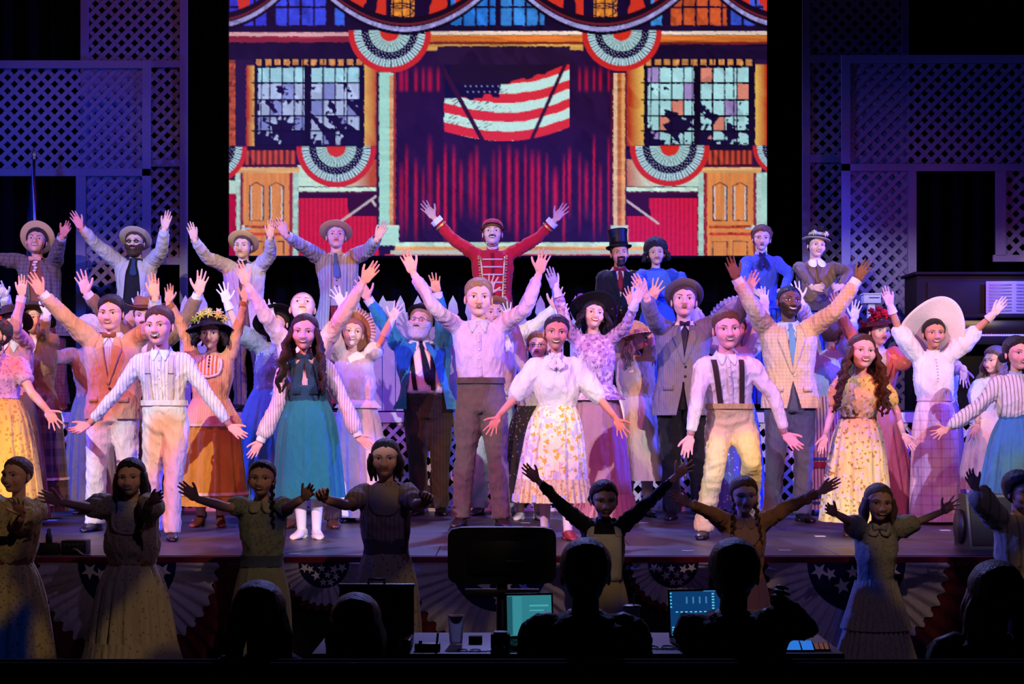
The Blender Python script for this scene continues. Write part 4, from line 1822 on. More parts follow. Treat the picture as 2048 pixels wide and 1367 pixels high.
# white lattice skirt of the platform, in panels
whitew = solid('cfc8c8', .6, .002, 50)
D = PF - .03
edges = np.linspace(-5.4, 5.4, 7)
names = ['far left end', 'left third, behind the brown and white trouser men', 'left centre', 'right centre', 'right third, behind the suspender boy', 'far right end']
for i in range(6):
    x0, x1 = edges[i], edges[i + 1]
    r = empty('lattice_panel', ((x0 + x1) / 2, D, STAGE))
    r.parent = plat
    cx = (x0 + x1) / 2
    lattice(r, x0 + .03 - cx, x1 - .03 - cx, .03, PLAT - STAGE - .10, 0, .121, .031, whitew)
    board(r, x0 - cx, x1 - cx, PLAT - STAGE - .10, PLAT - STAGE - .012, -.012, whitew, .024)
    board(r, x0 - cx, x1 - cx, 0, .03, -.012, whitew, .024)
    for xx in (x0 - cx, x1 - cx - .04):
        board(r, xx, xx + .04, .03, PLAT - STAGE - .1, -.012, whitew, .024)

# tall lattice flats
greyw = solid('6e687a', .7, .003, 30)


def flat(name_label, rects, D, boards, pitch=.137, wd=.043):
    r = empty('lattice_flat', (X(boards[0][0], D), D, PLAT + .002), name_label, 'lattice', 'tall lattice scenery flats')
    ox = X(boards[0][0], D)
    for (a, b, c, d) in rects:
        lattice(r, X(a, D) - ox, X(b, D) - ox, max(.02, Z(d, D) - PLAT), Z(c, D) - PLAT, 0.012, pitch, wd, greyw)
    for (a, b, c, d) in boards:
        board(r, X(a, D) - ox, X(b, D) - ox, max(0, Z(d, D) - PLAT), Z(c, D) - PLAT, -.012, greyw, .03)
    return r


PLAT_ = PLAT
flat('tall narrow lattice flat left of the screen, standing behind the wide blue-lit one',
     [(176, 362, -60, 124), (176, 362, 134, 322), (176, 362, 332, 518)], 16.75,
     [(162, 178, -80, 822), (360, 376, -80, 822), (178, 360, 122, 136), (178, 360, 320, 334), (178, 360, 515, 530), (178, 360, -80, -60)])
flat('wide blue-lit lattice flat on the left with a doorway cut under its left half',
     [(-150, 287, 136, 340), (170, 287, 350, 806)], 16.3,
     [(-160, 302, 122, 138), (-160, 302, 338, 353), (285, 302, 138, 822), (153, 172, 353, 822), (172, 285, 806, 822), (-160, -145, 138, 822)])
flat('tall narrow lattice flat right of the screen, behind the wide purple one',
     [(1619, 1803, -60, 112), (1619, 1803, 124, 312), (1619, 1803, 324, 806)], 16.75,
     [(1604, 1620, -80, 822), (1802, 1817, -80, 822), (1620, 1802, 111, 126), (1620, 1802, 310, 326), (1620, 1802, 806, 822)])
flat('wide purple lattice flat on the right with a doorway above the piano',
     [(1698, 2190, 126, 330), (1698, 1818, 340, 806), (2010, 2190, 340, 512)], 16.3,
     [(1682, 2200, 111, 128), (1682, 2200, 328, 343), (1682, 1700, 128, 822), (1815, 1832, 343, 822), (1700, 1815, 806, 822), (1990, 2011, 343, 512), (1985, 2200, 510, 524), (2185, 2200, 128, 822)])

# ------------------------------------------------------------------ picket fences on the platform
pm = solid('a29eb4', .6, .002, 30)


def picket_fence(x0px, x1px, label, D=14.15, h=1.02):
    r = empty('picket_fence', (X((x0px + x1px) / 2, D), D, PLAT), label, 'fence', 'white picket fences on the platform')
    ox = X((x0px + x1px) / 2, D)
    w = .048
    poly = [(-w, 0), (w, 0), (w, h - .24), (w * .55, h - .215), (w * .55, h - .20), (w * 1.0, h - .15), (w * .75, h - .07), (0, h), (-w * .75, h - .07), (-w * 1.0, h - .15), (-w * .55, h - .20), (-w * .55, h - .215), (-w, h - .24)]
    V, Fc = prism(poly, -.01, .01)
    me = mesh_of('picket', V, Fc, pm, False)
    px = x0px
    while px <= x1px:
        put('picket', me, r, (X(px, D) - ox, 0, 0))
        px += 35
    xa, xb = X(x0px - 12, D) - ox, X(x1px + 12, D) - ox
    for z in (.16, .62):
        board(r, xa, xb, z, z + .09, .026, pm, .03, 'rail')
    return r


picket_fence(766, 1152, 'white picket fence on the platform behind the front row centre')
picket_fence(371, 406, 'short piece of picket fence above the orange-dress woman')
# plain boards lit blue beside the fence
D = 14.0
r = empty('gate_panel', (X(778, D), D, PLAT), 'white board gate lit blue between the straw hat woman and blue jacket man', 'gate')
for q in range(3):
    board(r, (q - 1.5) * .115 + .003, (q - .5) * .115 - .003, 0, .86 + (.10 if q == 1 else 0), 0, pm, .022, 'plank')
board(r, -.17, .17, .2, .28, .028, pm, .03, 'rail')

# ------------------------------------------------------------------ projection screen with its picture
SX0, SX1, SY0, SY1 = 457, 1535, -64, 512
SD = 17.4


def paint_screen():
    Wd, Ht = SX1 - SX0, SY1 - SY0
    yy, xx = np.mgrid[0:Ht, 0:Wd].astype(float)
    xx += SX0
    yy += SY0
    rg = np.random.RandomState(3)

    def n2(fx, fy, seed):
        s = np.zeros_like(xx)
        r = np.random.RandomState(seed)
        for i in range(9):
            a, bb, c = r.normal(size=2), r.uniform(0, 6), r.uniform(.5, 1.6)
            s += np.sin(xx * fx * a[0] * c + yy * fy * a[1] * c + bb + .9 * s)
        return s / 5
    nA, nB, nC = n2(.06, .06, 1), n2(.25, .25, 2), n2(.02, .3, 4)
    I = np.zeros((Ht, Wd, 3))
    dark = np.array(lin('2a1240'))
    red = np.array(lin('d01638'))
    orange = np.array(lin('e87a30'))
    mint = np.array(lin('a8e8dc'))
    navy = np.array(lin('180c38'))
    I[:] = dark

    def rect(x0, x1, y0, y1, c, mod=None, amt=.25, jag=.6):
        j = jag * nB
        m = (xx > x0 + j) & (xx < x1 + j) & (yy > y0 + j * .7) & (yy < y1 + j * .7)
        c = np.array(lin(c)) if isinstance(c, str) else np.asarray(c)
        v = c * (1 + amt * (nA if mod is None else mod))[..., None]
        I[m] = v[m]
        return m

    def line(x0, y0, x1, y1, w, c):
        c = np.array(lin(c)) if isinstance(c, str) else c
        dx, dy = x1 - x0, y1 - y0
        L2 = dx * dx + dy * dy
        t = np.clip(((xx - x0) * dx + (yy - y0) * dy) / L2, 0, 1)
        d = np.hypot(xx - x0 - t * dx, yy - y0 - t * dy)
        I[d < w / 2 + .4 * nB] = c

    def grad_v(m, c0, c1, f):
        a, b_ = np.array(lin(c0)), np.array(lin(c1))
        I[m] = (a + (b_ - a) * np.clip(f, 0, 1)[..., None])[m]
    # upper storey: blue windows and dark wall
    rect(457, 1535, -64, 56, '1c0a30')
    for x0, x1, c in ((457, 535, '3a3ae0'), (550, 660, '3c48e8'), (668, 690, '3a60e8'), (900, 992, '2a7ae0'), (1000, 1090, '3a86dc'), (1300, 1332, '3c90e0'), (1340, 1455, 'c8542a'), (1460, 1535, '3a58d8')):
        for ya, yb in ((-60, -28), (-24, 12), (16, 50)):
            x = x0
            while x < x1 - 8:
                rect(x + 1.5, min(x1, x + 25) - 2, ya, yb, c, nA + nB * .5, .35)
                x += 26
    # lantern shapes, orange
    for cx in (800, 1205):
        rect(cx - 18, cx + 28, -64, 50, 'e88a30', nB, .4)
        for r_ in (26, 38):
            for yc in (-40, 0, 22):
                e = np.abs(np.hypot((xx - cx) / r_, (yy - yc) / (r_ * .42)) - 1)
                I[e < .07] = navy
        for dx in (-14, 4, 20):
            line(cx + dx, -60, cx + dx, 48, 2.4, '180c28')
    # cornice
    rect(457, 1535, 50, 62, '1e0c34')
    rect(457, 700, 64, 72, 'd8a0a8', nC, .3)
    rect(457, 700, 72, 84, '8a2438', nC, .4)
    rect(457, 1535, 84, 118, '1c0c30')
    for a, b_ in ((845, 1165), (1315, 1535)):
        rect(a, b_, 62, 69, 'f0d8c8', nC, .25)
        rect(a, b_, 70, 83, 'e07830', nC, .45)
        rect(a, b_, 83, 88, '7a2020')
        rect(a, 1165 if a < 1000 else b_, 88, 100, 'd8a050' if a < 1000 else '1c0c30', nC, .4)
    # orange piers beside the windows
    def pier(x0, x1, y0, y1, flip=False):
        f = (xx - x0) / (x1 - x0)
        f = 1 - f if flip else f
        m = (xx > x0 + nB) & (xx < x1 + nB) & (yy > y0) & (yy < y1)
        a = np.array(lin('f0c060'))
        b2 = np.array(lin('b83418'))
        f2 = np.clip(f * 1.1 + .15 * nA, 0, 1)[..., None]
        I[m] = (a + (b2 - a) * f2)[m]
    pier(492, 512, 130, 292, True)
    pier(723, 757, 128, 292)
    pier(1253, 1289, 128, 292, True)
    pier(1510, 1535, 128, 290)
    rect(457, 470, 120, 290, 'b04a30', nB, .6)
    # cross-barred windows
    for x0, x1 in ((512, 722), (1291, 1503)):
        rect(x0 - 4, x1 + 6, 116, 294, '140828')
        for i in range(12):
            rect(x0 + i * 18.2, x0 + i * 18.2 + 12, 118, 130, 'd89050', nB, .5)
        cols = [x0 + 4 + i * 24.5 for i in range(4)] + [x0 + 110 + i * 24.5 for i in range(4)]
        rows = [135, 167, 201, 233, 263]
        hs_ = [29, 31, 29, 27, 25]
        ghost = nA * .9 + nB * .5
        for i, cx in enumerate(cols):
            for j, ry in enumerate(rows):
                base = 'a8dcf0' if j == 0 else ('b4c4f0' if (i + j) % 3 else '8890d8')
                if x0 > 1000:
                    base = 'b0e4ec' if (i + j) % 4 else ('e08a78' if i % 3 else 'a890d0')
                m = rect(cx, cx + 22, ry, ry + hs_[j], base, nA, .25, .8)
                dk = m & (ghost > (1.0 - .32 * j)) if j else m & (ghost > 1.5)
                I[dk] = navy
        for i in range(5):
            line(x0 + 12 + i * 41, 118, x0 + 8 + i * 42, 290, 2.2, '100620')
        rect(x0 + 96, x0 + 107, 130, 292, '10061e')
        for ry in (165, 199, 231, 261):
            line(x0 - 8, ry, x1, ry, 3, '10061e')
    # door surround and pink wall, left and right
    for mir in (0, 1):
        def q(x):
            return x if not mir else 457 + 1535 - x

        def rq(a, b_, c, d, col, mod=None, amt=.25):
            a, b_ = sorted((q(a), q(b_)))
            return rect(a, b_, c, d, col, mod, amt)
        rq(457, 757, 292, 300, '1a0a2c')
        rq(488, 590, 300, 330, 'a83c28', np.sin(xx * .55) + nA * .4, .7)
        rq(457, 600, 328, 334, '4a1030')
        rq(457, 470, 360, 390, 'c8e8dc')
        rq(595, 757, 330, 372, 'c8e8d8', nC, .15)
        m = rq(680, 757, 318, 372, 'd86a30')
        grad_v(m, 'd8e4d0', 'c04a20', (np.abs(xx - q(757)) < 70) * (1 - np.abs(xx - q(757)) / 70) * 1.2 + .2 * nA)
        rq(470, 598, 334, 345, 'e8b070', nC, .3)
        rq(470, 480, 345, 512, 'b8d8d0', nC, .2)
        rq(480, 486, 345, 512, '8a2c40')
        rq(585, 596, 345, 512, 'b0d4cc', nC, .2)
        rq(578, 585, 345, 512, 'a02838')
        m = rq(486, 578, 345, 512, 'e08a48', n2(.3, .02, 9), .16)
        for a in (498, 538):
            rq(a, a + 2.5, 372, 440, '1a2050')
            rq(a + 3, a + 5, 372, 440, 'd0e0e8')
            rq(a + 27, a + 29.5, 372, 440, '1a2050')
            rq(a + 24, a + 26, 372, 440, 'd0e0e8')
            t = np.linspace(0, 1, 2)
            line(q(a), 372, q(a + 14), 364, 2, '4a2020')
            line(q(a + 14), 364, q(a + 29), 372, 2, '4a2020')
            line(q(a), 440, q(a + 29), 440, 2, '4a2020')
            line(q(a), 482, q(a + 29), 482, 2, '4a3040')
            line(q(a), 482, q(a), 512, 2, '4a3040')
            line(q(a + 29), 482, q(a + 29), 512, 2, '4a3040')
        rq(490, 574, 450, 456, 'b04020', nB, .5)
        rq(490, 574, 464, 470, 'c03828', nB, .5)
        line(q(486), 452, q(486), 470, 6, 'd0ecec')
        line(q(484), 456, q(500), 456, 3, 'a8c8e0')
        rq(597, 757, 374, 382, 'd4f0e0')
        rq(597, 757, 382, 386, '501830')
        stripes = (np.sin(xx * .72) + .35 * nB)
        rq(597, 757, 386, 512, 'd01838', stripes, .22)
        m = rect(min(q(597), q(757)), max(q(597), q(757)), 386, 512, 'd01838', stripes, .22)
        sh = m & ((np.abs(xx - q(757)) < 62 + 8 * nA) & (yy > 390) & (yy < 432)) | (m & (yy < 396))
        I[sh] = np.array(lin('38082c'))
        line(q(676), 446, q(751), 392, 4.5, 'c8b8c0')
        line(q(745), 402, q(750), 410, 5, 'c8b8c0')
    rect(457, 472, 386, 512, 'b00838')
    rect(1522, 1535, 345, 512, 'b0dcd4')
    # stage opening: dark red curtain in lit folds
    rect(757, 1253, 100, 512, '2a0f3c')
    m = (xx > 792) & (xx < 1222)
    f = np.zeros_like(xx)
    r2 = np.random.RandomState(8)
    for cx in np.arange(800, 1222, 15.5):
        cx2 = cx + r2.uniform(-3, 3)
        wd = r2.uniform(1.8, 4.2)
        y0, y1 = (r2.uniform(255, 330), r2.uniform(440, 512))
        if cx > 905 and cx < 1135:
            y0 = max(y0, 285)
        s = np.exp(-((xx - cx2 + .8 * nB) / wd) ** 2) * np.clip((yy - y0) / 40, 0, 1) * np.clip((y1 - yy) / 60, 0, 1) * r2.uniform(.35, 1)
        f = np.maximum(f, s)
        if cx < 880 or cx > 1145:
            s = np.exp(-((xx - cx2) / wd) ** 2) * np.clip((yy - 130) / 20, 0, 1) * np.clip((185 - yy) / 8, 0, 1) * .6
            f = np.maximum(f, s)
    I += (f * m)[..., None] * (np.array(lin('d81840')) - dark)
    # pillars
    rect(757, 790, 145, 485, 'a8e0d4', nC, .08)
    rect(778, 788, 150, 450, 'd8a070', nC, .3)
    rect(786, 791, 145, 485, 'a03028')
    rect(752, 758, 145, 490, '3a1030')
    rect(1224, 1250, 145, 485, 'd87a40', nC + np.sin((xx - 1224) * .35) * .8, .35)
    rect(1226, 1234, 145, 485, 'e8c0a0', nC, .2)
    rect(1243, 1249, 145, 485, 'e8a870', nC, .2)
    rect(1221, 1226, 145, 485, '5a1020')
    for a, b_ in ((757, 797), (1222, 1255)):
        rect(a, b_, 452, 490, 'b4e4dc', nC, .08)
        rect(a, b_ + 1, 450, 454, 'd0e8e0')
    # apron ledge
    rect(790, 1290, 484, 492, 'c8ecdc')
    rect(790, 1290, 492, 500, 'e8a060', nC, .4)
    rect(780, 1300, 500, 508, 'b8c8c0', nC, .2)
    rect(770, 1310, 508, 513, 'c83040')
    # draped flag
    fx = (xx - 888) / 250
    top = 158 + 12 * fx - 34 * fx ** 2.2 * (fx > 0) + 3 * nA * .3
    bot = 262 + 26 * np.sin(np.clip(fx, 0, 1) * 2.6) - 22 * np.clip(fx, 0, 1) ** 2
    ins = (xx > 888 + 1.5 * nB) & (xx < 1139) & (yy > 128) & (yy < bot)
    v = (bot - yy) / 19.0 + .06 * nA
    st = np.floor(v).astype(int)
    wht, rd = np.array(lin('c8f0ec')), np.array(lin('e02c38'))
    I[ins & (st % 2 == 0)] = rd
    I[ins & (st % 2 == 1)] = wht
    fold = ins & (np.sin(xx * .55 + yy * .9 + 2 * nA) + .8 * nB > 1.15) & (st % 2 == 1) & (xx < 1010 + 30 * nA)
    I[fold] = navy
    cant = ins & (xx < 1003 - (yy - 150) * .1 + 3 * nB) & (yy < 196 + 6 * nA - (xx - 888) * .03)
    I[cant] = navy
    for i in range(7):
        for j in range(4):
            sx, sy = 930 + i * 11 + (j % 2) * 5, 150 + j * 11
            I[np.hypot(xx - sx, yy - sy) < 1.8] = np.array(lin('8a90c8'))
    shw = ins & (yy < 128 + 42 * np.sin(np.clip((1139 - xx) / 250, 0, 1) * 2.2) + 4 * nA) & (xx > 900)
    I[shw] = np.array(lin('22102c'))
    shw2 = ins & (np.abs((xx - 1120) + (yy - 150) * .45) < 4) | (ins & (np.abs((xx - 915) - (yy - 190) * .55) < 5))
    I[shw2] = np.array(lin('3a1030'))
    rect(874, 1140, 92, 128, '2a1438')
    # bunting fans in the picture
    def fan(cx, cy, R_):
        r = np.hypot(xx - cx, yy - cy)
        a = np.arctan2(yy - cy, xx - cx)
        inn = (yy > cy - 2) & (r < R_)
        rr = r / R_
        pl = np.sin(a * 34 + nA)
        I[inn] = np.array(lin('d02828'))
        m1 = inn & (rr < .86)
        I[m1] = (np.array(lin('bce4e8')) * (1 + .2 * pl)[..., None])[m1]
        I[m1 & (pl > .82)] = navy
        I[m1 & (pl < -.9)] = np.array(lin('8070c0'))
        m2 = inn & (rr < .68)
        I[m2] = navy
        I[m2 & (np.sin(a * 40) * np.sin(rr * 60) > .8)] = np.array(lin('d8e8f8'))
        m3 = inn & (rr < .50)
        I[m3] = (np.array(lin('b4dce0')) * (1 + .2 * pl)[..., None])[m3]
        I[m3 & (pl > .75)] = navy
        m4 = inn & (rr < .24)
        I[m4] = np.array(lin('d83020'))
    fan(779, 62, 83)
    fan(1243, 62, 80)
    fan(672, 294, 80)
    fan(1339, 292, 80)
    fan(420, 294, 74)
    fan(1565, 292, 60)
    # long swags across the top
    for (xa, xb, dip) in ((655, 965, 68), (1050, 1360, 68), (300, 560, 60), (1440, 1700, 60)):
        c = (xa + xb) / 2
        h = (xb - xa) / 2
        u = (xx - c) / h
        curve = -8 + dip * (1 - np.clip(np.abs(u), 0, 1.5) ** 2)
        d = yy - curve
        ok = np.abs(u) < 1.25
        m_ = ok & (d < 3) & (d > -26)
        I[m_] = np.array(lin('1a0a20'))
        m_ = ok & (d < -26) & (d > -60) & (np.abs(u) < .95)
        I[m_ & (np.sin(u * 18 + nA) > -.2) & (np.abs(u) > .25)] = np.array(lin('d83424'))
        I[ok & (np.abs(d + 2) < 4.5)] = (np.array(lin('a098d8')) * (1 + .4 * nB)[..., None])[ok & (np.abs(d + 2) < 4.5)]
        I[ok & (np.abs(d - 6) < 3.2)] = np.array(lin('14081c'))
        I[ok & (np.abs(d + 12) < 2.2)] = np.array(lin('702030'))
    I *= (1 + .10 * rg.normal(size=(Ht, Wd, 1)))
    I *= (.86 + .14 * np.cos((xx - 1000) / 700))[..., None]
    return np.clip(I, 0, 1.2)


def screen():
    I = paint_screen()
    Ht, Wd = I.shape[:2]
    I2 = I[:Ht // 2 * 2, :Wd // 2 * 2].reshape(Ht // 2, 2, Wd // 2, 2, 3).mean((1, 3))
    h, w = I2.shape[:2]
    px = np.linspace(SX0 + 1, SX1 - 1, w)
    py = np.linspace(SY0 + 1, SY1 - 1, h)
    PX, PY = np.meshgrid(X(px, SD), Z(py, SD))
    V = np.stack([PX, np.full_like(PX, 0), PY], -1).reshape(-1, 3)
    a = (np.arange(h - 1)[:, None] * w + np.arange(w - 1)[None]).ravel()
    Fc = np.stack([a, a + w, a + w + 1, a + 1], 1)
    m, nt, b = newmat('projected_picture', .8, .1)
    at = nt.nodes.new('ShaderNodeAttribute')
    at.attribute_name = 'col'
    b.inputs['Base Color'].default_value = (.03, .03, .035, 1)
    nt.links.new(at.outputs['Color'], b.inputs['Emission Color'])
    b.inputs['Emission Strength'].default_value = .8
    zb = Z(SY1, SD)
    r = empty('projection_screen', (X((SX0 + SX1) / 2, SD), SD, zb), 'large hanging projection screen showing a red hall with flag, bunting, windows and doors', 'screen')
    V = V - [r.location[0], 0, zb]
    put('projected_picture', mesh_of('projected_picture', V, Fc, m, False, I2.reshape(-1, 3)), r)
    obj('screen_cloth', box(X(SX0 - 2, SD) - r.location[0], X(SX1 + 2, SD) - r.location[0], .01, .03, -.02, Z(SY0, SD) - zb), solid('15131a', .9, 0), r, False)


screen()

# ------------------------------------------------------------------ bunting along the stage front
def star_mesh(r=.03, th=.002):
    poly = []
    for i in range(10):
        a = math.pi / 2 + i * math.pi / 5
        q = r if i % 2 == 0 else r * .42
        poly.append((q * math.cos(a), q * math.sin(a)))
    V, Fc = prism(poly, -th, 0)
    return V, [f[::-1] for f in Fc]


BD = FR - .05
m_navy = cloth('141a44')
m_bwhite = cloth('b8acb8')
m_bred = cloth('5a121c')
m_star = cloth('e8e0e4')
star_me = mesh_of('star', *star_mesh(.032), m_star, False)


def bunting(cxpx, big, label):
    D = BD - .03
    r = empty('bunting', (X(cxpx, D), D, STAGE - .02), label, 'bunting', 'pleated fans along the stage front')
    ra, rb, rc = (.30, .54, .72) if big else (.155, .25, .285)
    sy = 1.0

    def half(r0, r1, mat, name, pl, nb, y0):
        a = np.linspace(0, math.pi, nb)
        V = []
        rr = np.linspace(r0, r1, 7)
        for i, q in enumerate(rr):
            t = i / 6
            dep = y0 - pl * (np.sin(a * (44 if big else 34) + 1.2 * np.sin(a * 7)) * (.3 + .7 * t))
            sc_ = 1 + .03 * t * np.sin(a * (44 if big else 34))
            V.append(np.stack([np.cos(a) * q * sc_, dep, -np.sin(a) * q * sc_ * sy - .015], 1))
        return obj(name, (np.concatenate(V), [f for f in grid_faces(7, nb, False)]), mat, r)
    half(.0, ra, m_navy, 'star_field', .002, 48, -.004)
    half(ra * .98, rb, m_bwhite, 'white_pleats', .014, 260, -.012)
    half(rb * .985, rc, m_bred, 'red_pleats', .016, 260, -.006)
    pts = [(-.55, -.2), (-.08, -.16), (.42, -.2), (.75, -.14), (-.3, -.45), (.16, -.42), (.5, -.5), (-.02, -.72), (-.78, -.14), (.28, -.72)]
    for (u, v) in pts:
        k = ra / .155
        q = .85 if (int(u * 100) % 3) else 1.15
        o = put('star', star_me, r, (u * ra * .95, -.012, v * ra * .95 - .025))
        o.scale = (q * k * .6 + .3, 1, q * k * .6 + .3)
        o.rotation_euler = (0, u * .8, 0)
    return r


bunting(255, True, 'large star fan bunting on the stage front behind the mustard sash girl')
bunting(648, False, 'small star fan bunting between the grey-green and mauve dress girls')
bunting(1000, True, 'large star fan bunting mostly hidden behind the black monitor')
bunting(1346, False, 'small star fan bunting between the two crew members')
bunting(1712, True, 'large star fan bunting behind the lace dress girl')
bunting(2075, False, 'small star fan bunting cut by the right edge')

# ------------------------------------------------------------------ things on the stage edge
blk = solid('0e0d11', .5, .001, 60, .4)
D = 9.78
r = empty('power_adapter', (X(98, D), D, STAGE), 'black plug block with upright knob on the stage edge at far left', 'adapter')
obj('casing', box(-.07, .07, -.05, .05, 0, .07, .008), blk, r)
obj('plug', lathe([(.02, .07), (.02, .11), (.012, .13), (.012, .15), (.004, .155)], 14), blk, r)
r = empty('junction_box', (X(152, D), D, STAGE), 'low black cable box right of the plug block on the stage edge', 'box')
obj('casing', box(-.075, .075, -.06, .06, 0, .085, .006), blk, r)
for i in range(5):
    obj('socket', lathe([(.009, 0), (.009, .006), (.004, .007)], 10, Matrix.Translation((-.05 + i * .025, -.06, .06)) @ Matrix.Rotation(R(90), 4, 'X')), solid('3a363c', .4, 0), r)
obj('cable', tube([(.0, -.055, .03), (.03, -.10, .035), (.07, -.14, .015), (.10, -.14, .004)], .005, 8, k=6), solid('b8b0b0', .5, 0), r)
# floor wedge speaker at right
D = 10.2
w0, w1 = X(1926, D), X(2040, D)
r = empty('floor_speaker', ((w0 + w1) / 2, D, STAGE), 'black wedge speaker on the stage floor near the right edge', 'speaker')
hw = (w1 - w0) / 2
poly = [(-.16, 0), (.20, 0), (.20, .20), (.10, .34), (-.06, .34)]
V, Fc = prism(poly, -hw, hw)
V = np.stack([V[:, 1], V[:, 0], V[:, 2]], 1)
obj('cabinet', (V, [f[::-1] for f in Fc]), blk, r, False)
V, Fc = prism([(-.15, .02), (-.065, .32), (-.075, .325), (-.16, .025)], -hw * .9, hw * .9)
V = np.stack([V[:, 1], V[:, 0], V[:, 2]], 1)
obj('grille', (V, [f[::-1] for f in Fc]), solid('17151a', .7, .002, 300), r, False)
for sx in (-1, 1):
    obj('end_cap', tube([(sx * hw, .05, .13), (sx * (hw + .02), .05, .13)], .11, 20), blk, r)
# small worn marks: strips of tape
tp = solid('c8c0c8', .6, 0)
for i, (px, py, wh) in enumerate([(393, 1040, 'beside the striped shirt man'), (1051, 1045, 'between the centre man and white blouse woman'), (1288, 1045, 'under the grey suit man'), (1375, 1101, 'at the edge before the crouching boy'), (1570, 1100, 'at the edge below the beige jacket man'), (1640, 1072, 'before the yellow floral dress'), (792, 1107, 'at the edge behind the mauve dress girl'), (104, 1040, 'at far left by the plaid skirt'), (590, 1107, 'at the edge between two floor girls'), (1890, 1060, 'before the plaid skirt woman at right')]):
    D = 2880 / (py - HY)
    x = X(px, D)
    tag(obj('tape_mark', box(-.035, .035, -.03, .03, 0, .002), tp, None, False, loc=(x, D, STAGE + .0005)), 'small pale tape mark on stage ' + wh, 'tape', 'tape marks on the stage')

# ------------------------------------------------------------------ black monitor on a stand before the stage
D = 8.55
x0, x1 = X(896, D), X(1112, D)
z0, z1 = Z(1166, D), Z(1053, D)
r = empty('stage_monitor', ((x0 + x1) / 2, D, 0), 'large black monitor on a pole stand before the stage centre', 'monitor')
hw = (x1 - x0) / 2
zc, hz = (z0 + z1) / 2, (z1 - z0) / 2
poly = []
for a in np.linspace(0, 2 * math.pi, 48, endpoint=False):
    c, s_ = math.cos(a), math.sin(a)
    q = (abs(c) ** 9 + abs(s_) ** 9) ** (-1 / 9)
    bul = 1 + .0 * s_
    poly.append((c * q * hw * bul, zc + s_ * q * hz))
obj('housing', prism(poly, -.04, .05), solid('0a090c', .45, 0, spec=.3), r, False)
obj('back_panel', box(-.18, .18, -.055, -.04, zc - .1, zc + .08, .004), solid('0c0b0e', .5, 0), r)
for i in range(5):
    obj('port', box(.03 + i * .018, .042 + i * .018, -.058, -.054, zc - .03, zc - .022), solid('5a565c', .3, 0), r, False)
obj('pole', tube([(0, 0.02, .05), (0, .02, z0 + .05)], .03, 14), blk, r)
obj('base', box(-.35, .35, -.25, .25, 0, .05, .012), blk, r)
obj('bracket', box(-.2, .2, -.03, .03, z0 - .07, z0 - .03, .006), blk, r)

# ------------------------------------------------------------------ control table and what stands on it
TF_, TB, TZ = 6.78, 7.42, .752
tx0, tx1 = X(622, TF_), X(1690, TF_)
r = empty('control_table', ((tx0 + tx1) / 2, 7.1, 0), 'long folding table with a pale top across the foreground', 'table')
hw = (tx1 - tx0) / 2
obj('tabletop', box(-hw, hw, TF_ - 7.1, TB - 7.1, TZ - .035, TZ, .006), solid('7a7078', .5, .001), r)
for sx in (-1, 1):
    for y in (-.24, .24):
        obj('leg', tube([(sx * (hw - .15), y, TZ - .03), (sx * (hw - .12), y, 0)], .014, 10), solid('3a383e', .4, 0), r)


def P(px, py):
    """point on the table top under a picture position"""
    D = (CZ - TZ) * FPX / (py - HY)
    return X(px, D), D


def laptop(px, py, w, h, label, col, ui):
    x, D = P(px, py)
    r = empty('laptop', (x, D, TZ), label, 'laptop', None, R(8))
    obj('base', box(-w / 2, w / 2, -.22, .0, .001, .018, .004), solid('2a2a30', .4, 0), r)
    kb = Geo()
    for i in range(12):
        for j in range(4):
            kb.add(box(-w / 2 + .02 + i * (w - .04) / 12, -w / 2 + .02 + (i + .85) * (w - .04) / 12, -.12 + j * .026, -.098 + j * .026, .018, .021))
    k_ = obj('keyboard', kb, solid('17171b', .5, 0), r, False)
    k_['kind'] = 'stuff'
    T = Matrix.Translation((0, 0, .018)) @ Matrix.Rotation(R(-8), 4, 'X')
    V, Fc = box(-w / 2, w / 2, 0, .008, 0, h, .003)
    lid = obj('lid', (xf(V, T), Fc), solid('1c1c22', .4, 0), r)
    V, Fc = box(-w / 2 + .008, w / 2 - .008, -.001, .0, .012, h - .01)
    sc_ = obj('display', (xf(V, T), Fc), glow(col, .55), r, False)
    for (a, b_, c, d, cc, st) in ui:
        V, Fc = box(-w / 2 + a * w, -w / 2 + b_ * w, -.002, -.001, c * h, d * h)
        obj('screen_window', (xf(V, T), Fc), glow(cc, st), sc_, False)
    return r


laptop(1060, 1284, .215, .20, 'open laptop with a plain cyan screen left of the first crew member', '3a9aa8', [(.03, .14, .08, .93, '2a7080', .5), (.16, .34, .08, .93, '48b0c0', .5), (.5, .9, .70, .74, '58c0cc', .6), (.5, .8, .60, .63, '58c0cc', .6)])
ui = [(.03, .06, .9 - i * .07, .93 - i * .07, '50c8f0', .8) for i in range(5)] + [(.30 + i * .11, .325 + i * .11, .70, .84, '4888c8', .7) for i in range(4)] + \
     [(.74, .78, .88 - i * .06, .91 - i * .06, '60d0f0', .8) for i in range(6)] + [(.12 + i * .08, .16 + i * .08, .52, .54, '68d8f8', .9) for i in range(7)] + [(.05, .10, .05 + i * .05, .08 + i * .05, '50c0f0', .8) for i in range(4)] + [(.6, .95, .94, .965, '3a78b0', .8)]
laptop(1398, 1282, .27, .215, 'open laptop with a dark blue lighting control screen before second crew member', '124a88', ui)


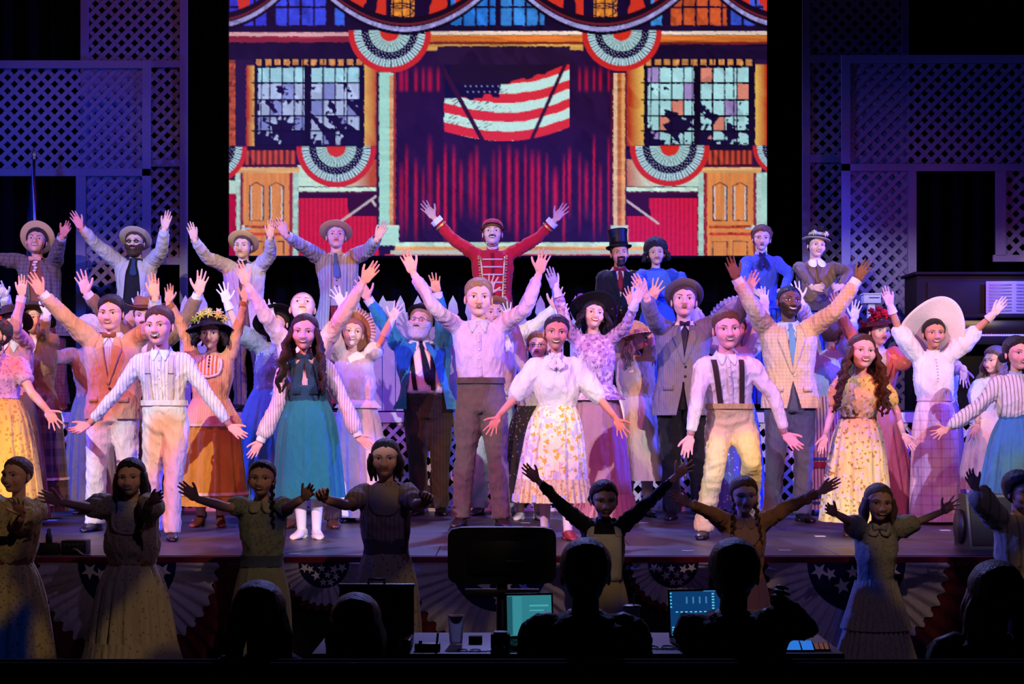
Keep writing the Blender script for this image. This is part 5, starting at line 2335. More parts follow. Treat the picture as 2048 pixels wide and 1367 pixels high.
def cup(px, py, h, r0, r1, label, mat, lid=None, straw_=False, band=None):
    x, D = P(px, py)
    r = empty('cup', (x, D, TZ), label, 'cup')
    obj('body', lathe([(r0 * .9, .001), (r0, .003), (r1, h), (r1 + .003, h + .002), (r1 - .002, h), (r0 - .003, .006)], 28), mat, r)
    if lid:
        obj('lid', lathe([(r1 + .004, h), (r1 + .004, h + .008), (r1 * .8, h + .012), (.004, h + .013)], 28), lid, r)
    if straw_:
        obj('straw', tube([(0, 0, h * .4), (.01, 0, h + .06)], .003, 8), solid('c83030', .4, 0), r)
    if band:
        obj('printed_band', lathe([(r0 + (r1 - r0) * .45 + .0008, h * .44), (r0 + (r1 - r0) * .52 + .0008, h * .52)], 28, caps=False), band, r)
    return r


cup(1264, 1284, .155, .024, .037, 'tall pale paper cup with a dark band beside first crew member', solid('7a7080', .6, .001), solid('8a808c', .4, 0), True, solid('5a1a24', .6, 0))
g_, nt, b = newmat('clear_plastic', .08, .5)
b.inputs['Base Color'].default_value = (.8, .8, .85, 1)
b.inputs['Transmission Weight'].default_value = .92
b.inputs['IOR'].default_value = 1.2
cup(912, 1288, .125, .028, .036, 'empty clear plastic cup on the pale table', g_)
x, D = P(951, 1285)
r = empty('small_box', (x, D, TZ), 'small tan cardboard box right of the clear cup', 'box')
obj('carton', box(-.03, .03, -.02, .02, 0, .032, .002), solid('8a7660', .8, .001), r)
obj('label_strip', box(-.02, .02, -.0215, -.02, .01, .022), solid('6a3a34', .7, 0), r, False)
x, D = P(1001, 1298)
r = empty('card_reader', (x, D, TZ), 'black squat gadget with white top left of the cyan laptop', 'gadget')
obj('casing', box(-.042, .042, -.03, .03, 0, .07, .01), blk, r)
V, Fc = box(-.03, .03, -.028, .028, .07, .078, .003)
obj('paper_slip', (V, Fc), solid('a8a0ac', .6, 0), r)
x, D = P(1000, 1303)
tag(obj('computer_mouse', (np.array(ball((0, 0, .016), (.024, .038, .016), 14, 9)[0]), ball((0, 0, .016), (.024, .038, .016), 14, 9)[1]), blk, None, loc=(x, D, TZ + .001)), 'black computer mouse before the cyan laptop', 'mouse')
# open equipment case seen from behind
x, D = P(748, 1296)
r = empty('equipment_case', (x, D, TZ), 'grey open equipment case with raised lid at the left end of the table', 'case')
cm = solid('4a464c', .5, .001)
w = .165
obj('tray', box(-w, w, -.10, .12, .001, .05, .006), cm, r)
lidm = obj('lid', box(-w, w, .12, .145, .03, .262, .008), cm, r)
obj('rim', box(-w - .004, w + .004, .113, .150, .252, .266, .003), solid('7a757c', .4, .001), lidm)
obj('handle', tube([(-.035, .13, .264), (-.035, .13, .285), (.035, .13, .285), (.035, .13, .264)], .006, 8), blk, lidm)
for i in range(9):
    obj('knob', lathe([(.006, 0), (.006, .008), (.002, .009)], 10, Matrix.Translation((-.04 + i * .02, -.06, .05))), solid('c8a870', .3, 0, metal=.6), r)
for sx in (-1, 1):
    obj('latch', box(sx * .12 - .012, sx * .12 + .012, -.104, -.1, .02, .045), solid('9a959c', .3, 0, metal=.8), r, False)
# radio and coiled cable
x, D = P(855, 1300)
r = empty('walkie_talkie', (x, D, TZ), 'black handheld radio lying on the table right of the open case', 'radio')
obj('casing', box(-.055, .055, -.025, .025, 0, .032, .006), blk, r)
obj('antenna', tube([(.04, .0, .03), (.045, .0, .075)], .005, 8), blk, r)
obj('dial', lathe([(.008, 0), (.008, .01), (.003, .011)], 10, Matrix.Translation((-.03, 0, .032))), solid('3a363c', .4, 0), r)
pts = []
for i in range(60):
    t = i / 59
    a = t * 12
    pts.append((.11 * t - .06 + .035 * math.cos(a), .03 * math.sin(a), .004 + .002 * (i % 2)))
x, D = P(945, 1302)
tag(obj('cable', tube(pts, .0028, 6), solid('2a262c', .5, 0), None, loc=(x, D, TZ)), 'thin dark cable coiled on the pale table left of the mouse', 'cable')
x, D = P(1330, 1296)
tag(obj('cable', tube([(q[0] * 1.3, q[1] * 1.6, q[2]) for q in pts], .0034, 6), solid('1a181c', .5, 0), None, loc=(x, D, TZ)), 'loose dark cable beside the blue control laptop', 'cable')
x, D = P(1592, 1300)
r = empty('tablet', (x, D, TZ), 'small tablet with bright blue screen at the right end of the table', 'tablet')
V, Fc = box(-.075, .075, -.04, .04, 0, .012, .003)
Mt = Matrix.Translation((0, 0, .012)) @ Matrix.Rotation(R(24), 4, 'X')
obj('casing', (xf(V, Mt), Fc), blk, r)
for a, b_ in ((-.07, .015), (.022, .07)):
    V, Fc = box(a, b_, -.036, .036, .012, .0135)
    obj('display', (xf(V, Mt), Fc), glow('2a78e0', .8), r, False)
x, D = P(1638, 1300)
r = empty('phone', (x, D, TZ), 'phone with a dim reddish screen beside the blue tablet', 'phone')
V, Fc = box(-.045, .045, -.03, .03, 0, .008, .002)
obj('casing', (xf(V, Mt), Fc), blk, r)
for i in range(4):
    V, Fc = box(-.04 + i * .021, -.024 + i * .021, -.024, .024, .008, .0092)
    obj('app_tile', (xf(V, Mt), Fc), glow('b06a58', .25), r, False)
x, D = P(1288, 1302)
tag(obj('glowing_phone', box(-.022, .022, -.03, .03, 0, .009, .003), glow('2aa0d8', .5), None, loc=(x, D, TZ + .001)), 'small glowing blue phone at the foot of the paper cup', 'phone')

# ------------------------------------------------------------------ upright piano with music, at right on the platform
wood = solid('100806', .7, .002, 20, .15)
D = 14.9
r = empty('upright_piano', (X(2000, D), D, PLAT), 'dark wooden upright piano on the platform at right, mostly in shadow', 'piano')
hw = .78
obj('case', box(-hw, hw, .0, .45, 0, 1.26, .01), wood, r)
obj('lid', box(-hw - .03, hw + .03, -.04, .48, 1.26, 1.29, .008), wood, r)
obj('key_shelf', box(-hw, hw, -.30, .0, .60, .68, .008), wood, r)
obj('fall_board', box(-hw + .06, hw - .06, -.03, .0, .70, .84, .004), solid('1c0f0c', .3, 0), r)
for sx in (-1, 1):
    obj('leg', box(sx * (hw - .06) - .04, sx * (hw - .06) + .04, -.27, -.20, 0, .60, .01), wood, r)
    obj('front_panel', box(sx * .38 - .30, sx * .38 + .30, -.012, .0, .90, 1.2, .005), solid('160c0a', .7, .002, 20, .15), r)
wk = solid('c8c0b8', .4, 0)
me_k = mesh_of('white_key', *box(-.0108, .0108, -.14, 0, 0, .018, .002), wk, False)
me_b = mesh_of('black_key', *box(-.006, .006, -.09, 0, .016, .030, .002), solid('08080a', .3, 0), False)
for i in range(52):
    put('white_key', me_k, r, (-.60 + i * .0235, -.10, .682))
    if i % 7 not in (2, 6) and i < 51:
        put('black_key', me_b, r, (-.60 + (i + .5) * .0235, -.10, .682))
obj('music_desk', box(-.35, .35, -.06, -.04, .86, .90, .004), wood, r)
mr_ = empty('music_book', (X(2024, D), D - .06, PLAT + .90), 'open book of sheet music standing on the piano', 'book')
paper = solid('8c8084', .8, .001)
for sx in (-1, 1):
    V, Fc = box(0, .255, -.004, 0, 0, .30)
    V[:, 0] = V[:, 0] * sx
    V[:, 1] += .02 * np.abs(V[:, 0]) / .25
    if sx < 0:
        Fc = [f[::-1] for f in Fc]
    pg = obj('page', (V, Fc), paper, mr_, False)
    G = Geo()
    for j in range(9):
        for l in range(3):
            z = .27 - j * .03 - l * .005
            G.add(box(min(sx * .02, sx * .235), max(sx * .02, sx * .235), -.0065, -.0052, z, z + .0014))
    st = obj('staff_lines', G, solid('2a2024', .8, 0), pg, False)
    st['kind'] = 'stuff'
# white slotted box on a post behind the red-flowered hat
D = 13.95
r = empty('ballot_box', (X(1742, D), D, PLAT), 'white slotted box on a post, lit blue, behind the red-flowered hat', 'box')
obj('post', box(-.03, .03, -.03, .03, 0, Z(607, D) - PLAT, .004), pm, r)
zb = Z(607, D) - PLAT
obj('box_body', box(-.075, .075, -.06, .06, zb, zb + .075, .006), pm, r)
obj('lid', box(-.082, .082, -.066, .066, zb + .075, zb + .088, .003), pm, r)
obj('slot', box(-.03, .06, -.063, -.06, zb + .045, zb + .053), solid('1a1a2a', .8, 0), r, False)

# ------------------------------------------------------------------ flag on a staff at far left
D = 15.9
r = empty('flag', (X(68, D), D, PLAT), 'furled flag on a dark staff standing behind the far left man', 'flag')
zt = Z(330, D) - PLAT
obj('staff', tube([(0, 0, .05), (0, 0, zt + .05)], .014, 10), solid('2a1c14', .4, 0), r)
obj('base', lathe([(.16, 0), (.16, .02), (.05, .05), (.02, .07)], 24), solid('6a5430', .35, 0, metal=.5), r)
obj('finial', lathe([(.012, 0), (.022, .015), (.012, .03), (.024, .05), (.016, .085), (.002, .12)], 14, Matrix.Translation((0, 0, zt + .05))), solid('a89060', .3, 0, metal=.8), r)
for name, x0, x1_, c, a0 in (('blue_field', -.085, .0, '1a2458', 0), ('red_stripe', .02, .075, 'a02030', 1), ('white_stripe', -.01, .04, 'd8d0d8', 2)):
    V = []
    n = 24
    for j in range(14):
        t = j / 13
        z = (zt - .02) - t * 1.25
        sp = .25 + .9 * t
        u = np.linspace(x0 * sp, x1_ * sp, n)
        V.append(np.stack([u + (.02 if name == 'white_stripe' else 0) * t * 2, -.03 * a0 - .02 + .018 * np.sin(u * 170 + a0 + t * 1.5), np.full(n, z)], 1))
    obj(name, (np.concatenate(V), grid_faces(14, n, False)), cloth(c), r)

# ------------------------------------------------------------------ the cast
def A(wx, wy, tx, ty, e=None, **k):
    d = dict(w=(wx, wy), t=(tx, ty), **k)
    if e:
        d['e'] = e
    return d


SK_A, SK_B, SK_C, SK_D = 'e8b8a0', 'd8a084', 'b87c5c', '7a4a34'
white = cloth('ece4e6')
offw = cloth('e4dcd4')
blackc = cloth('16141a')
straw = solid('c8a468', .8, .004, 90)
straw2 = solid('b89468', .8, .004, 90)

# ---- rear platform, left to right
person('man in straw boater and brown plaid jacket, peach bow tie, on platform at far left', 15.3, (73, 484), floor=PLAT, px=90, skin=SK_B, look=(8, 16, 4),
       face=dict(mouth='smile', brow='1a100c'), hair=dict(c='1c120e', th=.012), hs=1.05,
       arms=dict(R=A(-38, 512, -66, 500, (-2, 520)), L=A(150, 480, 172, 453, (128, 505), pose='soft')),
       top=dict(kind='open', m=cloth('6e5a58', 'plaid', '4a3c44', 26), under=cloth('8a4a34'), cuff=white, hem=.40, flare=.05),
       trousers=dict(m=cloth('6a2c34', 'plaid', '3a2040', 30)), feet=[(88, 0), (125, 0)], shoe='7a2420',
       extra=dict(bow=cloth('e09878'), jabot=cloth('e8c8b8')), hat=dict(kind='boater', m=straw, tilt=42, up=.05, back=.02, s=1.02))
person('bearded man in boater and tinted glasses, pale jacket over black vest, before left lattice', 15.3, (270, 487), floor=PLAT, px=268, skin=SK_A, look=(0, 8, 0),
       face=dict(mouth='closed', brow='3a2416', glasses='dark', beard=dict(c='4a2c1c', th=.013, long=.012)), hair=dict(c='4a2e1e', th=.010),
       arms=dict(R=A(180, 462, 157, 424, (203, 495), pose='soft'), L=A(345, 465, 358, 425, (332, 503), pose='flat')),
       top=dict(kind='open', m=cloth('c4b4b4'), under=cloth('1c1620'), under_name='vest', cuff=white, hem=.44, flare=.04),
       trousers=dict(m=cloth('2a2030')), extra=dict(tie=cloth('2a3a5c'), tie_end=.74), feet=[(255, 0), (285, 0)],
       hat=dict(kind='boater', m=solid('b8a088', .8, .004, 90), tilt=30, up=.048, back=.01, s=1.02))
person('clean-shaven man in straw boater and pale suit with small black bow tie', 15.3, (486, 494), floor=PLAT, px=492, skin=SK_A, look=(-6, 4, 0),
       face=dict(mouth='closed', brow='4a3020'), hair=dict(c='5a4030', th=.006), w=1.04,
       arms=dict(R=A(405, 487, 391, 443, (420, 518), pose='flat'), L=A(553, 483, 557, 442, (547, 512), pose='flat')),
       top=dict(kind='open', m=cloth('d0b8b4'), under=cloth('6a6480', 'plaid', '4a4460', 30), under_name='vest', cuff=white, hem=.44, flare=.04, gap=([.44, .60, .75, .80, .84], [.07, .045, .04, .04, .045])),
       trousers=dict(m=cloth('7a5050', 'stripe', '3a3060', 22)), extra=dict(bow=blackc, bow_w=.045), feet=[(480, 0), (530, 0)],
       hat=dict(kind='boater', m=straw, tilt=34, up=.048, back=.012, s=1.0))
person('older man in boater and striped grey jacket with silver blue tie, before the projected door', 15.3, (672, 474), floor=PLAT, px=680, skin=SK_A, look=(8, 12, 0),
       face=dict(mouth='closed', brow='6a5a4a'), hair=dict(c='6a5c54', th=.009),
       arms=dict(R=A(585, 479, 563, 445, (612, 497), pose='flat'), L=A(762, 486, 784, 449, (742, 503), pose='flat')),
       top=dict(kind='open', m=cloth('a09494', 'stripe', 'c8c0c0', 34, width=.15), under=cloth('c8bccc'), under_name='vest', cuff=white, hem=.42, flare=.07, gap=([.42, .60, .75, .80, .84], [.10, .07, .05, .04, .045])),
       trousers=dict(m=cloth('8a2a3a', 'stripe', '5a1c2c', 36)), feet=[(664, 0), (700, 0)],
       extra=dict(tie=cloth('5a6a90'), tie_end=.70, vest=cloth('b49aa8')), hat=dict(kind='boater', m=straw2, tilt=20, roll=6, up=.05, back=.01, s=1.02))
red = cloth('c41426')
gold = solid('d8a860', .4, .002, 60, .5, metal=.5)
B = person('band leader in red braided uniform and pillbox cap, arms wide, at centre of platform', 15.3, (985, 468), floor=PLAT, px=988, skin=SK_A, look=(0, 14, 0),
           face=dict(mouth='smile', brow='3a2418', beard=dict(c='2a1a14', th=.005, line=[-.042, -.042, -.044, -.12, -.12], long=0, must=1)), hair=dict(c='3a2418', th=.006),
           arms=dict(R=A(868, 436, 835, 394, (905, 478), fwd=.5), L=A(1110, 440, 1141, 404, (1072, 478), fwd=.5)),
           top=dict(kind='bodice', m=red, sleeve='jacket', off=.02, hem=.50, name='jacket', sk=.86, cuff=white, band=cloth('a01020')), trousers=dict(m=cloth('1c1420')), feet=[(970, 0), (1005, 0)],
           hat=dict(kind='pillbox', m=cloth('a81828'), band=solid('100c10', .3, 0, spec=.5), tilt=16, up=.035, s=1.06))
for sx in (-1, 1):
    B.add('braid', B.patch([(z, sx * (x - .008), sx * (x + .008)) for z, x in zip(np.linspace(.80, .52, 20), np.linspace(.112, .075, 20))], .024, .006, 3), gold)
    G = Geo()
    for z, x in zip(np.linspace(.795, .53, 10), np.linspace(.118, .08, 10)):
        for dz in (-.006, .006):
            G.add(ball(B.front(sx * (x + .012) * B.k, z + dz, .028), (.013, .005, .008), 8, 5))
    B.add('braid', G, gold)
B.add('placket', B.patch([(z, -.012, .012) for z in np.linspace(.82, .52, 14)], .024, .005, 3), cloth('7a0c18'))
for z in np.linspace(.785, .55, 7):
    B.add('braid', B.patch([(z + .004, -.095, .095), (z - .004, -.095, .095)], .026, .006, 11), solid('d8b8a0', .5, .002))
for rt in (True, False):
    S, E, Wr, dv = B.arm[rt]
    a, b2 = arm_at(S, E, Wr, .80), arm_at(S, E, Wr, .83)
    B.add('cuff_braid', tube([a, b2], .058 * B.k, 16, caps=False), gold)

person('goateed man in black top hat and black coat with white wing collar, on platform', 15.65, (1239, 508), floor=PLAT, px=1240, skin=SK_B, look=(4, 4, -4),
       face=dict(mouth='closed', brow='2a1810', beard=dict(c='3a2014', th=.008, goatee=1)), hair=dict(c='2a1a14', th=.006),
       top=dict(kind='jacket', m=blackc, under=white, collar=white, hem=.44, lm=cloth('0e0c10')), trousers=dict(m=blackc), extra=dict(bow=cloth('8a1a28'), tie=cloth('8a1420'), tie_end=.70),
       hat=dict(kind='top', m=solid('0c0b0e', .5, .001, 60, .3), tilt=2, up=.058, s=1.04))
person('woman with dark feathered curls in blue dress and pale blue puffed sleeves, on platform', 15.0, (1312, 508), floor=PLAT, px=1318, fem=True, skin=SK_B, look=(0, 4, -4),
       face=dict(mouth='closedsmile', lip='7a3040'), hair=dict(c='1c1214', th=.034, rough=.008, rf=90, line=-.006, top=.02, len=.10, n=8, fwd=.0), hat=dict(kind='none', m=blackc, up=.03, feathers=(90, hairmat('1c1214'), 0, .01, .01, .085)), H=1.62,
       arms=dict(R=A(1300, 588, 1318, 592, (1272, 560), pose='curl'), L=A(1336, 588, 1318, 594, (1362, 560), pose='curl')),
       top=dict(kind='bodice', m=cloth('2848b0'), sleeve='shirt', blouse=.01, hem=.56), skirt=dict(m=cloth('2440a8'), R=.24, fa=.04), extra=dict(shawl=cloth('4a6ad0')))
person('woman with brown updo in plain blue V-neck blouse, hands at waist, before the projection', 15.2, (1523, 478), floor=PLAT, px=1527, fem=True, skin=SK_A, look=(-4, 0, 3),
       face=dict(mouth='open', lip='7a3840', squint=1), hair=dict(c='7a5038', th=.018, rough=.004, bun=(0, .07, .06, .045), curls=18),
       arms=dict(R=A(1500, 590, 1526, 594, (1482, 552), pose='curl'), L=A(1552, 590, 1530, 596, (1572, 552), pose='curl')),
       top=dict(kind='blouse', m=cloth('4a58c8'), sleeve='shirt', hem=.56, band=cloth('c8b8d8')), skirt=dict(m=cloth('2c48b8', 'stripe', '1c2458', 20), R=.25, fa=.05, folds=18), extra=dict(peplum=(cloth('4456c4'), .615, .55, .03), bow=cloth('1c1c40'), bow_tails=.76, bow_w=.03, tail_x=.01))
person('woman in brown satin blouse with white collar and flowered feather hat, hands clasped', 15.2, (1632, 492), floor=PLAT, px=1640, fem=True, skin=SK_A, look=(10, 2, 6), w=1.2, fat=.6,
       face=dict(mouth='smile', lip='a03848'), hair=dict(c='1c1216', th=.014),
       arms=dict(R=A(1612, 582, 1642, 578, (1592, 545), pose='curl'), L=A(1664, 580, 1632, 580, (1690, 548), pose='curl')),
       top=dict(kind='blouse', m=cloth('7a5a50', rough=.45), sleeve='shirt', hem=.56, collar=white, ct='round', blouse=.015, placket=cloth('6a4c44')), skirt=dict(m=cloth('2444a0', 'stripe', '141c50', 18), R=.27, fa=.06, folds=18),
       extra=dict(peplum=(cloth('4a3430'), .62, .56, .05)),
       hat=dict(kind='boater', m=solid('a8a080', .8, .003), brim=.135, tilt=4, roll=4, up=.055, band=solid('2a1c1c'), flowers=[(-.06, -.09, .05, .034, solid('e0c8a0', .8, .002)), (.05, -.095, .055, .034, solid('e8c0a8', .8, .002))], feathers=(34, solid('2c1c20', .8, .002), 0, 0, .06, .085)))

# ---- standing on the stage, rear ranks, left to right
g = 'people in the rear ranks'
person('woman in dark hat and rose pink sleeves, arm raised at far left, behind braided girl', 12.1, (22, 648), px=20, fem=True, skin=SK_A, look=(10, 8, 0),
       face=dict(mouth='closed'), hair=dict(c='2a1a14', th=.012),
       arms=dict(R=A(-20, 590, -30, 545), L=A(60, 594, 64, 548, (46, 660), pose='flat')),
       top=dict(kind='blouse', m=cloth('d88a94'), sleeve='slim', cuff=cloth('e8b8bc'), collar=white), skirt=dict(m=cloth('6a4a30'), R=.3, hem=.05),
       hat=dict(kind='wide', m=solid('3a2420', .9, .003), brim=.17, tilt=10, droop=.03))
person('person in brown coat and dark plaid skirt with spread white gloved hand, at left', 12.85, (68, 640), px=70, fem=True, skin=SK_A, look=(-10, 10, 0), H=1.70,
       face=dict(mouth='closed'), hair=dict(c='4a2c1c', th=.014, len=.2, n=5),
       arms=dict(R=A(40, 600, 30, 570), L=A(100, 632, 128, 570, (86, 668), pose='wide', fwd=.3)),
       top=dict(kind='jacket', m=cloth('8a6a48'), hem=.50, cuff=white, pockets=False), skirt=dict(m=cloth('5a4438', 'plaid', '2c2028', 8, width=.5), R=.27, hem=.06, fa=.05, trims=[(cloth('c8b0a8'), .32, .02), (cloth('c8b0a8'), .12, .02)]),
       extra=dict(gloves='e8dcf0'), hat=dict(kind='wide', m=solid('3c2a20', .9, .003), brim=.17, tilt=14, droop=.02))
person('woman in cream quilted bonnet and grey-green skirt, hidden behind the tan suit man', 13.42, (178, 662), px=186, fem=True, skin=SK_A, look=(-30, 8, 0), H=1.62,
       face=dict(mouth='closed'), hair=dict(c='5a4030', th=.01), lo=True,
       arms=dict(R=A(110, 710, 96, 740), L=A(280, 620, 291, 568, (250, 655), fwd=.3)),
       top=dict(kind='blouse', m=cloth('d8b080'), sleeve='bishop'), skirt=dict(m=cloth('8a9080'), R=.26, hem=.12), extra=dict(gloves='b8c8f0'),
       hat=dict(kind='bonnet', m=cloth('d8c8a0', 'dots', 'b09868', 60)))
person('moustached man in brown cowboy hat behind the striped shirt man, both palms up', 13.0, (290, 634), px=296, skin=SK_A, look=(6, 2, 0),
       face=dict(mouth='closed', brow='5a3c28', beard=dict(c='7a5438', th=.006, line=[-.042, -.042, -.044, -.12, -.12], long=0, must=1)), hair=dict(c='6a4a30', th=.01),
       arms=dict(R=A(180, 588, 162, 530, (212, 628), fwd=.5, hs=1.1), L=A(402, 588, 416, 530, (376, 635), fwd=.5, hs=1.1)),
       top=dict(kind='jacket', m=cloth('8a6c50'), cuff=white, under=offw, hem=.49), trousers=dict(m=cloth('5a4838')),
       hat=dict(kind='cowboy', m=solid('8a5c3c', .85, .003), tilt=0, up=.056, band=solid('4a2c1c')))
person('woman in grey-blue blouse and blue skirt under black hat with white feathers, face hidden', 12.9, (556, 650), px=528, fem=True, skin=SK_A, look=(-20, 14, -8), H=1.68,
       face=dict(mouth='closed'), hair=dict(c='2a1a14', th=.012), lo=True,
       arms=dict(R=A(456, 606, 442, 552, (478, 662), fwd=.3, pose='wide'), L=A(548, 640, 532, 590, (560, 680), fwd=.3, pose='wide')),
       top=dict(kind='blouse', m=cloth('7a8ca4', 'dots', '98a8c0', 60), sleeve='full', hem=.54), skirt=dict(m=cloth('5a86b4'), R=.3, hem=.08, x1=520), extra=dict(gloves='e8e0f0'),
       hat=dict(kind='wide', m=solid('0e0c10', .8, .003), brim=.2, tilt=24, droop=.05, roll=-10, feathers=(16, solid('e8e4f0', .8, .002), -.05, -.02, .09, .07)))
person('smiling woman in straw hat and cream blouse with white gloves, at left centre', 12.5, (704, 668), px=718, fem=True, skin='f0c4ac', look=(10, 12, 6),
       face=dict(mouth='smile', lip='b85a58', gaze=.003, brow='8a5c40'), hair=dict(c='a86c44', th=.012, bun=(0, .09, .02, .04)), hs=1.04,
       arms=dict(R=A(688, 612, 655, 550, (672, 668), fwd=.6, pose='wide'), L=A(785, 640, 814, 583, (760, 690), fwd=.3, pose='wide')),
       top=dict(kind='blouse', m=cloth('ecdcd0'), sleeve='puff', blouse=.03, hem=.60, sk=.9), skirt=dict(m=cloth('e8dccc'), R=.25, hem=.04, folds=12, x1=726),
       extra=dict(gloves='e8e0f0', glovelen=.14, peplum=(cloth('ecdccc'), .61, .565, .035)),
       hat=dict(kind='wide', m=solid('a8744c', .85, .005, 80), brim=.150, tilt=58, up=.03, back=.045, roll=8, wave=.01, frill=cloth('e0c8c0')))
person('stout white-bearded man in teal blue jacket, bowler, braces and long black tie', 13.3, (842, 645), px=856, skin=SK_A, look=(-14, 14, 4), w=1.2, belly=.085, fat=1,
       face=dict(mouth='closedsmile', brow='b0a090', glasses='clear', blush=.8, squint=1.2, beard=dict(c='d8ccc4', th=.02, long=.03)), hair=dict(c='a88868', th=.014),
       arms=dict(R=A(738, 598, 704, 532, (764, 640), fwd=.5, hs=1.1, pose='wide'), L=A(875, 585, 868, 545, (885, 640), fwd=.3)),
       top=dict(kind='open', m=cloth('2c88ac', 'plaid', '2474a0', 10, width=.12), under=cloth('ece4ec'), cuff=white, collar=white, hem=.50, flare=.13, gap=([.44, .60, .75, .80, .84], [.18, .155, .10, .05, .045]), lap=.62),
       trousers=dict(m=cloth('2e2d32', 'stripe', '242328', 40), w=1.12, waist=.585), shoe='0c0a0c', feet=[(838, 0), (880, 0)],
       extra=dict(off=.014, suspenders=cloth('16141a'), tie=cloth('10141f'), tie_end=.625, tie_x=.05),
       hat=dict(kind='bowler', m=solid('0e0c10', .7, .001), tilt=24, up=.05, back=.02))
person('man in brown round hat and cream jacket peering over the tall centre man\'s shoulder', 13.3, (990, 630), px=985, skin=SK_A, look=(4, 12, -4),
       face=dict(mouth='closed', brow='5a3c28'), hair=dict(c='6a4a38', th=.010),
       arms=dict(R=A(975, 590, 990, 528, (965, 640), fwd=.2, pose='wide'), L=A(1108, 618, 1122, 566, (1072, 652), fwd=.3, hs=1.1)),
       top=dict(kind='jacket', m=cloth('e4d4c4'), under=white, hem=.50, cuff=white), trousers=dict(m=cloth('a8c8cc')), feet=[(958, 0), (1015, 0)], shoe='1a181c',
       hat=dict(kind='boater', m=solid('9a6444', .85, .003), brim=.125, tilt=30, up=.045, back=.01))
person('small woman in white blouse and dark print skirt, half hidden beside the dark-haired girl', 12.72, (1076, 694), px=1058, fem=True, skin=SK_A, look=(-8, 8, 0),
       face=dict(mouth='closed', glasses='clear'), hair=dict(c='8a5a3c', th=.016),
       arms=dict(R=A(1018, 640, 1006, 580, (1036, 680), fwd=.3, pose='wide'), L=A(1120, 640, 1136, 590, (1105, 690), fwd=.3)),
       top=dict(kind='blouse', m=cloth('e0d8e0'), sleeve='bishop'), skirt=dict(m=cloth('3c3840', 'dots', '9a94a0', 34, width=.25), R=.28, hem=.14), extra=dict(gloves='ece4f0'), shoe='c8c0b8')
person('woman in cream dress and frilled tan bonnet, seen between purple jacket and grey suit', 13.1, (1268, 676), px=1276, fem=True, skin=SK_A, look=(40, 10, 0), H=1.66,
       face=dict(mouth='closed'), hair=dict(c='b07c50', th=.014, len=.28, n=6), lo=True,
       arms=dict(R=A(1262, 612, 1246, 562, (1250, 660), fwd=.5), L=A(1302, 600, 1326, 538, (1300, 672), fwd=.6, pose='wide', hs=1.15)),
       top=dict(kind='blouse', m=cloth('e4bc94'), sleeve='short', blouse=.02), skirt=dict(m=cloth('e4d8bc'), R=.32, hem=.30, x1=1300, folds=9), socks='c8c0a8', extra=dict(sash=(cloth('d8c8a8'), .60, .635)),
       hat=dict(kind='bonnet', m=cloth('c8985c'), frill=cloth('e8c8b8'), tilt=10))
person('woman in lilac frilled bonnet and white blouse behind the grey suit man', 13.2, (1472, 660), px=1466, fem=True, skin=SK_A, look=(-4, 4, 0),
       face=dict(mouth='closed'), hair=dict(c='3a2418', th=.012),
       arms=dict(R=A(1384, 610, 1376, 560, (1406, 668), fwd=.3), L=A(1530, 612, 1522, 566, (1514, 670), fwd=.3)),
       top=dict(kind='blouse', m=cloth('dcd8e8'), sleeve='bishop'), skirt=dict(m=cloth('5a78c8', 'dots', 'c8d0f0', 26, width=.2), R=.3, hem=.06), extra=dict(gloves='d8ccec'),
       hat=dict(kind='wide', m=solid('a890b0', .8, .006, 60), brim=.23, tilt=66, up=.02, back=.06, roll=-14, wave=.01, frill=cloth('b8b0d8')))
person('woman in pale blue blouse and red-banded striped skirt, face hidden behind beige jacket', 13.3, (1664, 668), px=1640, fem=True, skin=SK_A, look=(150, 4, 0), H=1.64,
       face=dict(mouth='closed'), hair=dict(c='6a4a38', th=.014), lo=True,
       arms=dict(R=A(1600, 600, 1578, 546, (1622, 668), fwd=.2, pose='wide'), L=A(1704, 640, 1712, 590, (1690, 690), fwd=.3)),
       top=dict(kind='blouse', m=cloth('a8b8d8'), sleeve='bishop', blouse=.03), skirt=dict(m=cloth('e0a890', 'stripe', '8a4a58', 38, width=.4), R=.25, hem=.05, x1=1650, fa=.03, trims=[(cloth('a02030'), .42, .05), (cloth('3c4a88'), .47, .02), (cloth('2c3468'), .16, .03), (cloth('2c3468'), .11, .02)]),
       extra=dict(gloves='e0d8f0'))
person('woman in coral jacket and hat heaped with red flowers, behind the yellow floral dress', 12.75, (1758, 664), px=1752, fem=True, skin=SK_A, look=(14, 4, 4),
       face=dict(mouth='closed', lip='a83048', squint=1.1), hair=dict(c='3a1a14', th=.016),
       arms=dict(R=A(1672, 622, 1655, 576, (1700, 672), fwd=.5), L=A(1830, 700, 1850, 670, (1800, 730), fwd=.5)),
       top=dict(kind='jacket', m=cloth('e06a5c'), under=cloth('e8d4d4'), band=white, pockets=False, hem=.54, gap=([.44, .60, .62, .78, .84], [.02, .0, .0, .06, .06])), skirt=dict(m=cloth('b06878'), R=.23, hem=.05, x1=1785),
       hat=dict(kind='wide', m=solid('4a1018', .9, .004), brim=.16, tilt=16, yaw=20, up=.05, droop=.03,
                flowers=[(x, y, z, r, solid(c, .8, .003)) for x, y, z, r, c in ((-.07, -.06, .06, .05, 'a8141c'), (.0, -.09, .07, .052, 'c82430'), (.07, -.06, .06, .05, 'a01018'), (-.11, -.03, .02, .045, '8a0c14'), (.11, -.03, .025, .045, '8a0c14'), (.02, -.02, .12, .055, 'b81c28'), (-.05, .0, .11, .05, '98101c'), (-.13, .04, .01, .045, '780a12'))]))
